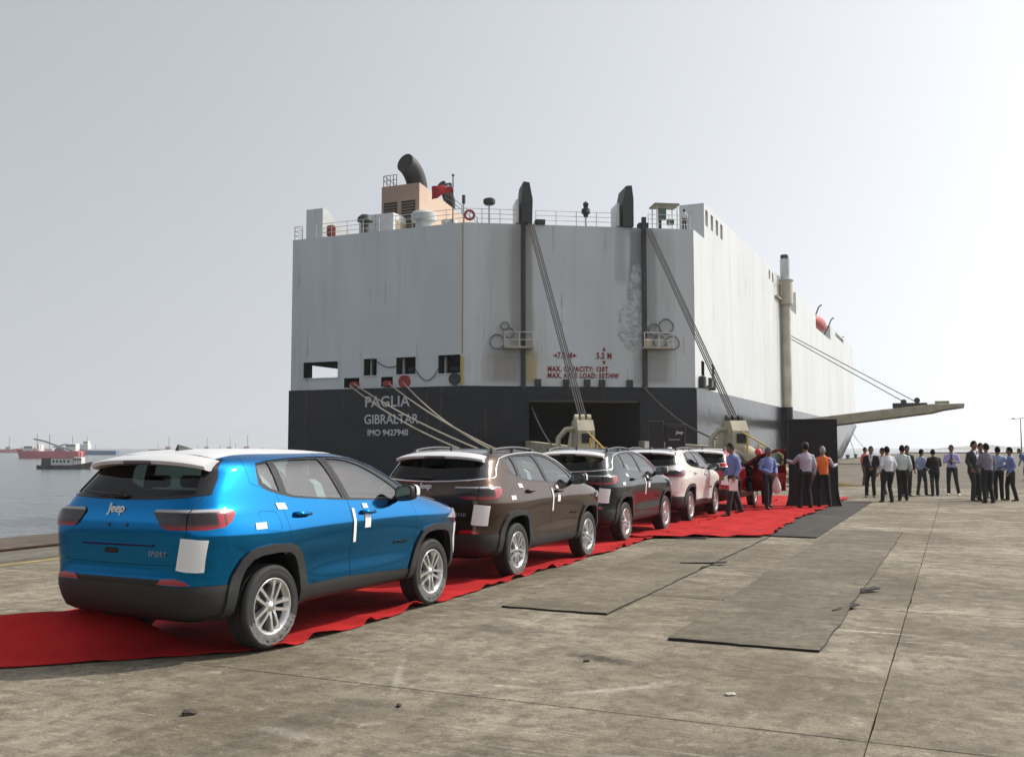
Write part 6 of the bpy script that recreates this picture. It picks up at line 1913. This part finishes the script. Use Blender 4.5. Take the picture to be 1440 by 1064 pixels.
person('worker in white helmet standing on the far side of the white SUV', (-8.0, 29.5, 0.0), AWAY, 1.70, F_GREY, F_NAVY, G3, cap=(mat('helmet_white', (0.75, 0.75, 0.73), 0.4), 'helmet'))
person('man in pale striped shirt and dark cap gripping the left edge of the black board', (-3.86, 28.55, ZC), AWAY + D2(8), 1.83, F_STRIPE, F_BLACK, G3, armL=((-0.27, 0.20, 1.20), (-0.44, 0.40, 1.27)), armR=None, cap=(mat('cap_black', (0.015, 0.015, 0.016), 0.7), 'cap'), build=1.06)
person('man in orange hi-vis vest with one arm stretched across the black board', (-3.45, 29.05, ZC), AWAY - D2(6), 1.72, F_STRIPE, F_BLACK, G3, armR=((0.31, 0.14, 1.17), (0.47, 0.30, 1.23)), vest=F_ORANGE, hair=HAIRG)
# right hand groups
person('man in red shirt behind the dark-suited man nearest the ship bow', (-3.83, 47.72, 0), TOCAM + D2(40), 1.74, F_RED, F_BROWN, G1)
person('man in black suit with grey tie and clasped hands, leftmost of the groups', (-2.71, 36.2, 0), TOCAM - D2(25), 1.77, F_BLACK, F_BLACK, G1, jacket=True, armL=CL, armR=CR, tie=fabric('grey_tie', (0.25, 0.26, 0.30)))
person('man in white shirt seen from behind, left of the pale green shirt', (-1.98, 33.14, 0), AWAY + D2(10), 1.76, F_WHITE, F_NAVY, G1, build=1.08)
person('man in pale green shirt seen from behind, right of the white shirt', (-1.62, 34.3, 0), AWAY - D2(12), 1.80, F_PALE, F_BLACK, G1, build=1.05)
person('man in black shirt half hidden behind the pale green shirt', (-1.62, 37.6, 0), TOCAM, 1.80, F_BLACK, F_CHAR, G1)
person('man in pinkish shirt hidden between the black suit and the white shirt', (-2.45, 38.4, 0), LEFT, 1.72, F_PINK, F_BROWN, G1)
person('man in light blue shirt and grey trousers looking right at the black suit', (-1.16, 38.57, 0), RIGHT + D2(20), 1.67, F_LBLUE, F_GREY, G2, stride=0.1)
person('man in dark suit with bowed head seen from behind', (-0.73, 38.19, 0), AWAY, 1.68, F_BLACK, F_CHAR, G2, jacket=True, head_tilt=1.0, stride=0.06, armL=((-0.25, 0.05, 1.14), (-0.10, 0.20, 1.04)), armR=((0.25, 0.05, 1.14), (0.10, 0.20, 1.04)))
person('man in lavender shirt and dark tie with folded arms, white shoes', (-0.16, 39.03, 0), TOCAM + D2(-30), 1.82, F_LAV, F_CHAR, G2, tie=F_NAVY, shoe=SHOEW, legs=(((-0.13, 0.04, 0.50), (-0.20, 0.02, 0.085)), ((0.12, 0.02, 0.50), (0.13, -0.02, 0.085))), armL=((-0.25, 0.04, 1.15), (-0.02, 0.19, 1.19)), armR=((0.25, 0.04, 1.15), (0.05, 0.20, 1.23)))
person('tall man in charcoal suit, tallest of the right-hand group', (0.50, 35.15, 0), TOCAM + D2(25), 1.94, F_CHAR, F_CHAR, G2, jacket=True, tie=F_NAVY, build=1.12)
person('man in black clothes hidden behind the tall charcoal suit', (0.74, 37.21, 0), TOCAM, 1.88, F_BLACK, F_BLACK, G2)
person('man in grey mauve shirt seen from behind, nearest of the right-hand group', (0.86, 33.97, 0), AWAY + D2(5), 1.86, F_MAUVE, F_BLACK, G2, build=1.10, armL=((-0.25, 0.05, 1.14), (-0.08, 0.20, 1.05)), armR=((0.25, 0.05, 1.14), (0.08, 0.20, 1.05)))
person('man in pale blue shirt with a hand on his hip in the right-hand group', (1.23, 35.95, 0), AWAY - D2(10), 1.76, F_LBLUE, F_BLACK, G2, armR=((0.36, -0.06, 1.16), (0.20, 0.06, 1.0)), stride=0.08)
person('man in blue shirt facing left at the right end of the group', (1.59, 35.64, 0), LEFT - D2(15), 1.74, F_BLUE, F_BLACK, G2, armR=((0.26, 0.05, 1.15), (0.20, 0.26, 1.08)))
person('bending person in blue shirt cut by the right picture edge', (3.32, 57.4, 0), LEFT, 1.70, F_BLUE, F_CHAR, G2, lean=(0, 0.28), head_tilt=1.0)
cw = facet(16.62, TOP, -0.55)
person('crew member in white shirt and dark cap at the stern rail of the ship', (cw.x, cw.y, TOP), D2(20), 1.66, F_WHITE, F_BROWN, None, cap=(mat('cap_black', (0.015, 0.015, 0.016), 0.7), 'cap'), armL=((-0.30, 0.05, 1.18), (-0.30, 0.25, 1.12)))

# things in their hands
def in_hand(P_, i, fn):
    root, arms, S = P_
    sg, el, wr = arms[i]
    M_ = Matrix.Translation(root.location) @ Matrix.Rotation(root.rotation_euler[2], 4, 'Z') @ Matrix.Scale(S, 4)
    return M_ @ (wr + (wr-el).normalized()*0.10)
p = in_hand(W1, 0, None)
pm = MB().add([(-0.10, 0, -0.24), (0.11, 0.01, -0.25), (0.12, 0.02, 0.04), (-0.10, 0.015, 0.05), (-0.10, 0.004, -0.24), (0.11, 0.014, -0.25), (0.12, 0.024, 0.04), (-0.10, 0.019, 0.05)], [(3,2,1,0),(4,5,6,7),(0,1,5,4),(1,2,6,5),(2,3,7,6),(3,0,4,7)]).build('paper_sheets', M_PAPER)
pm.location = p; pm.rotation_euler = (0.1, 0, D2(20)); tag(pm, 'white paper sheets carried by the striding man', 'paper')
p = in_hand(W1, 1, None)
ph = MB().bbox((-0.038, -0.006, -0.075), (0.038, 0.006, 0.075), 0.004).build('mobile_phone', mat('green_case', (0.05, 0.55, 0.10), 0.4))
ph.location = p; ph.rotation_euler = (D2(50), 0, D2(60)); tag(ph, 'bright green phone in the hand of the striding man', 'phone')
p = in_hand(W2, 0, None)
bg = MB(); vs = []
rr = random.Random(5)
for i, (z, w, d_) in enumerate(((0.0, 0.02, 0.02), (-0.08, 0.05, 0.035), (-0.2, 0.10, 0.06), (-0.33, 0.125, 0.08), (-0.42, 0.11, 0.07), (-0.46, 0.05, 0.03))):
    for k in range(12):
        a = 2*pi*k/12; q = 1 + 0.12*rr.uniform(-1, 1)
        vs.append((w*q*cos(a), d_*q*sin(a), z))
bg.add(vs, [(i*12+k, i*12+12+k, i*12+12+(k+1) % 12, i*12+(k+1) % 12) for i in range(5) for k in range(12)] + [list(range(12)), [60+k for k in range(12)][::-1]], 0, True)
bo = bg.build('plastic_bag', mat('white_plastic_bag', (0.62, 0.55, 0.50), 0.5, noise=(10, 0.15, 3)))
bo.location = p; tag(bo, 'whitish plastic bag hanging from the capped man', 'bag')
# ------------------------------------------------------------------ things on the quay
# black display board with a flared cloth foot
bb = empty('display_board', (-3.83, 29.90, 0.03), D2(24.3), 'tall black cloth-covered board held upright on the red carpet', 'board')
F_BOARD = fabric('board_cloth', (0.012, 0.012, 0.015))
MB().box((-0.715, -0.03, 0.42), (0.715, 0.03, 2.52)).build('panel', F_BOARD, bb)
vs = []
for j, (z, g) in enumerate(((0.44, 0.0), (0.28, 0.012), (0.14, 0.03), (0.0, 0.07))):
    N = 60
    for k in range(N):
        t = k/N*4
        s_, u = int(t), t - int(t)
        a, b_ = 0.72 + g, 0.04 + g
        x, y = [(-a + 2*a*u, -b_), (a, -b_ + 2*b_*u), (a - 2*a*u, b_), (-a, b_ - 2*b_*u)][s_]
        w = 0.015*j*sin(k*1.9)
        vs.append((x + w*0.4, y + w, z))
MB().add(vs, [(j*60+k, j*60+(k+1) % 60, j*60+60+(k+1) % 60, j*60+60+k)[::-1] for j in range(3) for k in range(60)] + [list(range(60))], 0, True).build('cloth_skirt', F_BOARD, bb, 60)

# two black standees behind the row of cars
M_STAND = mat('standee_black', (0.010, 0.010, 0.012), 0.45)
def standee(x, y, w, h, rz, label, text=False):
    r = empty('display_standee', (x, y, 0), rz, label, 'standee', 'black display standees behind the cars')
    MB().bbox((-w/2, -0.06, 0.08), (w/2, 0.06, h), 0.02).build('panel', M_STAND, r)
    MB().bbox((-w/2 - 0.05, -0.25, 0.0), (w/2 + 0.05, 0.25, 0.08), 0.02).build('base', M_STAND, r)
    if text:
        t = link('lettering', text_mesh('lettering', 'Jeep', 0.17, M_WTX, 0.003, 0.1, bold=0.006), M_WTX, r)
        t.location = (0.16, -0.066, h - 0.33); t.rotation_euler = (pi/2, 0, 0)
        MB().box((-0.28, -0.066, 2.02), (0.18, -0.061, 2.06)).build('printed_line', mat('grey_print', (0.30, 0.30, 0.30), 0.6), r)
        MB().box((-0.30, -0.066, h - 0.12), (0.34, -0.061, h - 0.09)).build('printed_line', mat('dark_print', (0.07, 0.07, 0.07), 0.6), r)
standee(-11.05, 38.7, 0.60, 2.80, D2(24), 'plain black display standee left of the lettered one')
standee(-10.35, 39.0, 0.80, 2.66, D2(20), 'black display standee with white lettering behind the white SUV', True)
nb = empty('notice_board', (-12.8, 43.6, 0), D2(24), 'small white notice board behind the white SUV roof', 'sign')
MB().tube([(0, 0, 0), (0, 0, 1.5)], 0.03, 8).build('post', M_GRAPH, nb)
MB().bbox((-0.21, -0.035, 1.45), (0.21, -0.032 + 0.04, 1.98), 0.004).build('panel', M_PAPER, nb)
# yellow wedge plate on the ground past the board
yw = MB().prism([(-0.9, 0.0), (0.9, 0.0), (-0.9, 0.22)], 'y', -0.4, 0.4).build('wedge_plate', mat('pale_yellow_paint', (0.52, 0.38, 0.13), 0.6, noise=(4, 0.15, 4)))
yw.location = (-4.75, 46.5, 0); yw.rotation_euler = (0, 0, D2(24)); tag(yw, 'pale yellow wedge plate on the ground right of the black board', 'wedge')

# litter
def rock(loc, s, label, m, seed):
    r = random.Random(seed); bm = bmesh.new(); bmesh.ops.create_icosphere(bm, subdivisions=2, radius=1)
    for v in bm.verts:
        v.co = Vector((v.co.x*s*1.7, v.co.y*s, v.co.z*s*0.55)) * (1 + 0.3*r.uniform(-1, 1))
    me = bpy.data.meshes.new('lump'); bm.to_mesh(me); bm.free()
    o = link('debris_lump', me, m); o.location = (*loc, s*0.35); o.rotation_euler = (0, 0, r.uniform(0, 6))
    tag(o, label, 'debris', 'litter on the concrete')
M_DIRT = mat('dirt_lump', (0.055, 0.048, 0.04), 0.95, noise=(30, 0.4, 3))
rock((-4.55, 5.02), 0.030, 'dark dirt lump on the slab joint near the blue SUV', M_DIRT, 1)
rock((-3.42, 5.75), 0.018, 'small dark lump in the middle foreground', M_DIRT, 2)
rock((-1.48, 6.95), 0.022, 'small pale lump in front of the long rubber mat', mat('pale_lump', (0.5, 0.48, 0.44), 0.9), 3)
rock((-2.75, 7.55), 0.016, 'tiny dark lump left of the long rubber mat', M_DIRT, 4)
rock((-0.95, 5.6), 0.012, 'tiny dark lump beside the long slab joint', M_DIRT, 6)
M_TORN = M_RUB
def torn(x, y, rz, label, s=1.0):
    r = random.Random(int(x*10)); vs = []
    pts = [(-0.35, 0), (-0.1, 0.05), (0.12, 0.04), (0.35, 0.09), (0.30, -0.06), (0.05, -0.05), (-0.2, -0.04)]
    n = len(pts)
    vs = [(a*s, b*s, 0.035 + 0.05*max(0, a)*s) for a, b in pts] + [(a*s, b*s, 0.022 + 0.05*max(0, a)*s) for a, b in pts]
    o = MB().add(vs, [list(range(n))[::-1], [n+i for i in range(n)]] + [(i, (i+1) % n, n+(i+1) % n, n+i) for i in range(n)]).build('rubber_scrap', M_TORN)
    o.location = (x, y, 0); o.rotation_euler = (0, 0, rz); tag(o, label, 'scrap', 'torn rubber scraps')
torn(-3.42, 14.4, 0.3, 'torn black rubber scrap curling up on the mat by the carpet')
torn(-1.12, 11.0, 1.2, 'torn black rubber scrap on the right edge of the long mat, nearer one', 0.8)
torn(-1.08, 12.4, 0.9, 'torn black rubber scrap on the right edge of the long mat, farther one', 0.9)
torn(-4.55, 18.2, 0.2, 'black rubber flap at the corner of the crumpled carpet', 0.9)

# far end of the quay: kerb, lamp mast, hills
kb = MB().bbox((-16.0, 335.3, 0.0), (300, 335.9, 0.35), 0.05).build('quay_kerb', mat('kerb_dark', (0.10, 0.095, 0.09), 0.9)); tag(kb, kind='structure')
lm = empty('lamp_mast', (13.4, 249.0, 0), 0, 'thin lamp mast at the right picture edge', 'lamp post')
MB().tube([(0, 0, 0), (0, 0, 8.4)], [0.14, 0.08], 8).build('pole', M_GRAPH, lm)
MB().tube([(-1.6, -0.7, 8.2), (1.6, 0.7, 8.5)], 0.06, 6).build('cross_arm', M_GRAPH, lm)
for s_ in (-1, 1):
    MB().bbox((s_*1.5 - 0.35, s_*0.65 - 0.2, 8.15), (s_*1.5 + 0.35, s_*0.65 + 0.2, 8.4), 0.05).build('lamp_head', M_GRAPH, lm)
hv = []; hn = 60
for k in range(hn+1):
    t = k/hn; x = -90 + 300*t
    h = (3 + 10*vnoise(t*6, 1.5, 3) + 4*vnoise(t*20, 4.5, 5))*math.sin(pi*t)**0.8
    hv += [(x, 2600, SEA - 1), (x, 2660, SEA + h), (x, 2900, SEA - 1)]
hl = MB().add(hv, [(k*3+i, k*3+3+i, k*3+4+i, k*3+i+1) for k in range(hn) for i in range(2)], 0, True).build('hills', mat('far_hills', (0.14, 0.16, 0.15), 0.95, noise=(0.02, 0.3, 4))); tag(hl, kind='structure')

# ------------------------------------------------------------------ boats in the roads
VD = Vector((sin(radians(-24.3)), cos(radians(-24.3)))); VR = Vector((cos(radians(-24.3))*1, 0.0))
VR = Vector((VD.y, -VD.x))
def at_px(px, D):
    """a place on the water at distance D along the view and its bearing"""
    p = VD*D + VR*((px - 720)/1380*D)
    return p
def boat_hull(L, W, H, bow_rise=0.5, flip=1, n=16, stern_w=0.85):
    vs = []
    for i in range(n+1):
        t = i/n
        w = W/2*(stern_w + (1-stern_w)*min(1, t*4))*(1 if t < 0.6 else max(0.03, (1 - ((t-0.6)/0.4)**2.0)))
        hgt = H*(1 + bow_rise*max(0, (t-0.55)/0.45)**2)
        x = flip*(-L/2 + L*t)
        rake = flip*0.06*L*max(0, (t-0.6)/0.4)
        vs += [(x, -w, hgt), (x - rake, -w*0.82, -0.6), (x - rake, w*0.82, -0.6), (x, w, hgt)]
    fs = []
    for i in range(n):
        for j in range(4):
            q = (i*4+j, i*4+4+j, i*4+4+(j+1) % 4, i*4+(j+1) % 4)
            fs.append(q if flip < 0 else q[::-1])
    fs += [(0,1,2,3) if flip > 0 else (3,2,1,0), tuple(n*4+k for k in ((3,2,1,0) if flip > 0 else (0,1,2,3)))]
    return MB().add(vs, fs)
def boat(name, px, D, label, build, turn=0.0):
    p = at_px(px, D)
    r = empty(name, (p.x, p.y, SEA), radians(24.3) + turn, label, 'boat', 'boats in the harbour roads')
    build(r)
    return r
M_BRED = mat('boat_red_hazed', (0.52, 0.13, 0.16), 0.5, noise=(0.3, 0.15, 4)); M_BBLUE = mat('boat_blue', (0.10, 0.18, 0.32), 0.5); M_BWH = mat('boat_white', (0.65, 0.65, 0.63), 0.5, noise=(0.6, 0.08, 3)); M_BDK = mat('boat_dark_hazed', (0.06, 0.056, 0.056), 0.7, noise=(1.0, 0.3, 3)); M_BGR = mat('boat_grey', (0.16, 0.17, 0.20), 0.6)  # red and dark boat colours are lightened to stand in for distance haze
def launch(r):
    boat_hull(13.2, 3.6, 0.95, 0.9, 1).build('hull', M_BDK, r)
    cab = MB().bbox((-3.2, -1.25, 0.9), (2.2, 1.25, 2.6), 0.08).build('cabin', M_BWH, r)
    MB().bbox((-5.6, -1.2, 0.9), (-3.3, 1.2, 2.55), 0.08).build('aft_shelter', M_BDK, r)
    MB().bbox((-5.7, -1.4, 2.62), (2.6, 1.4, 2.76), 0.04).build('awning', mat('awning_rust', (0.20, 0.08, 0.07), 0.8), r)
    wh = MB().bbox((2.3, -1.1, 0.9), (4.3, 1.1, 2.9), 0.1).build('wheelhouse', M_BWH, r)
    for x in (2.55, 3.2, 3.8):
        MB().box((x, -1.13, 2.05), (x + 0.42, -1.105, 2.65)).build('window', M_BDK, wh)
    for x in (-2.8, -1.9, -1.0, -0.1, 0.9):
        MB().box((x, -1.285, 1.6), (x + 0.5, -1.255, 2.2)).build('window', M_BDK, cab)
    MB().tube([(3.0, 0, 2.9), (3.0, 0, 4.6)], 0.06, 6).build('mast', M_BDK, r)
    MB().tube([(3.4, 0.2, 2.9), (3.4, 0.2, 4.1)], 0.16, 8).build('exhaust', M_BDK, r)
    for k in range(9):
        x = -5.8 + 1.3*k
        MB().tube([(x + 0.32*cos(a*pi/6), -1.86 if x < 3 else -1.86 + (x-3)*0.25, 0.45 + 0.32*sin(a*pi/6)) for a in range(12)], 0.13, 6, closed=True).build('tyre_fender', M_BDK, r)
boat('harbour_launch', 95, 244, 'dark-hulled harbour launch with white cabin and tyre fenders, nearest boat', launch)
def dredger(r, L=32, m=M_BRED, flip=-1):
    boat_hull(L, 8, 3.6, 0.35, flip).build('hull', m, r)
    MB().bbox((-11, -3, 3.5), (-6.5, 3, 6.2), 0.1).build('bridge', M_BWH, r)
    MB().box((-10.8, -3.04, 5.1), (-6.7, -3.005, 5.8)).build('bridge_window', M_BGR, r)
    MB().bbox((-4.6, -2.5, 3.5), (-3.6, 2.5, 7.0), 0.1).build('winch_house', M_BWH, r)
    MB().bbox((-0.5, -2.6, 3.5), (3.2, 2.6, 5.0), 0.1).build('deck_house', M_BWH, r)
    MB().tube([(-7.5, 0, 9.6), (-2.5, 0, 8.6), (4, 0, 6.3), (11.5, 0, 3.9)], 0.45, 6).build('crane_boom', M_BGR, r)
    for x, h in ((-13.5, 5.6), (-5.8, 12.2), (0.4, 12.0)):
        MB().tube([(x, 0, 3.2), (x, 0, h)], 0.14, 6).build('mast', M_BGR, r)
    MB().prism([(3.5, 3.5), (9.5, 3.5), (8.5, 4.6), (5, 5.6)], 'y', -2, 2).build('deck_gear', M_BGR, r)
boat('red_dredger', 70, 488, 'red workboat with long grey boom, leftmost ship at anchor', dredger)
def tug_red(r):
    boat_hull(22, 7, 3.0, 0.4, 1).build('hull', M_BRED, r)
    MB().bbox((0, -2.5, 3.0), (6, 2.5, 7.5), 0.2).build('bridge', M_BWH, r)
    MB().box((0.3, -2.55, 6.0), (5.7, -2.51, 7.0)).build('bridge_window', M_BGR, r)
    MB().tube([(3, 0, 7.5), (3, 0, 12)], 0.15, 6).build('mast', M_BGR, r)
    MB().tube([(-8, 0, 5.5), (0, 0, 7.5)], 0.4, 6).build('crane_boom', M_BGR, r)
boat('red_tug', 96, 560, 'second red workboat half hidden behind the leftmost red one', tug_red)
def supply(r):
    boat_hull(33, 8, 3.2, 0.6, -1).build('hull', M_BBLUE, r)
    MB().bbox((-10.5, -3, 4.0), (-4.5, 3, 8.0), 0.2).build('bridge', M_BWH, r)
    MB().bbox((-8.5, -2.2, 8.0), (-5, 2.2, 10.2), 0.2).build('wheelhouse', M_BWH, r)
    MB().box((-8.4, -2.26, 8.8), (-5.1, -2.21, 9.7)).build('wheelhouse_window', M_BGR, r)
    MB().tube([(-6.5, 0, 10.2), (-6.5, 0, 14)], 0.16, 6).build('mast', M_BGR, r)
    MB().tube([(0, 0, 3), (0, 0, 8)], 0.12, 6).build('mast', M_BGR, r)
boat('blue_supply_boat', 136, 735, 'long blue supply boat with white bridge right of the red workboats', supply)
M_BPK = mat('boat_pale', (0.34, 0.30, 0.29), 0.6)
def far_boat(m):
    def f(r):
        boat_hull(34, 9, 3.5, 0.5, 1).build('hull', m, r)
        MB().bbox((-1, -2, 3.5), (4, 2, 6.5), 0.2).build('bridge', M_BPK, r)
        MB().tube([(2, 0, 6.5), (2, 0, 17)], 0.25, 6).build('mast', M_BGR, r)
        MB().tube([(-9, 0, 3.5), (-9, 0, 9)], 0.2, 6).build('mast', M_BGR, r)
    return f
boat('anchored_ship', 346, 900, 'faint red ship on the horizon above the blue SUV roof', far_boat(M_BRED))
boat('anchored_ship', 236, 1000, 'faint small orange-red ship on the horizon left of the aerial fin', far_boat(M_BRED))
boat('anchored_ship', 290, 1150, 'faint grey ship on the horizon, left one of two over the blue SUV', far_boat(M_BGR))
boat('anchored_ship', 322, 1100, 'faint grey ship on the horizon, right one of two over the blue SUV', far_boat(M_BGR))
boat('anchored_ship', 12, 1050, 'faint low reddish ship at the left picture edge', far_boat(M_BRED))
# ------------------------------------------------------------------ humid harbour haze
hz_m = bpy.data.materials.new('haze_air'); hz_m.use_nodes = True
_nt = hz_m.node_tree
for _n in list(_nt.nodes): _nt.nodes.remove(_n)
_o = _nt.nodes.new('ShaderNodeOutputMaterial'); _v = _nt.nodes.new('ShaderNodeVolumePrincipled')
_v.inputs['Color'].default_value = (0.93, 0.945, 0.96, 1); _v.inputs['Density'].default_value = HAZE_D; _v.inputs['Anisotropy'].default_value = 0.45
_nt.links.new(_v.outputs[0], _o.inputs['Volume'])
hz = MB().box((-2600, -300, -10.5), (900, 3200, 60)).build('haze', hz_m)
tag(hz, kind='stuff')
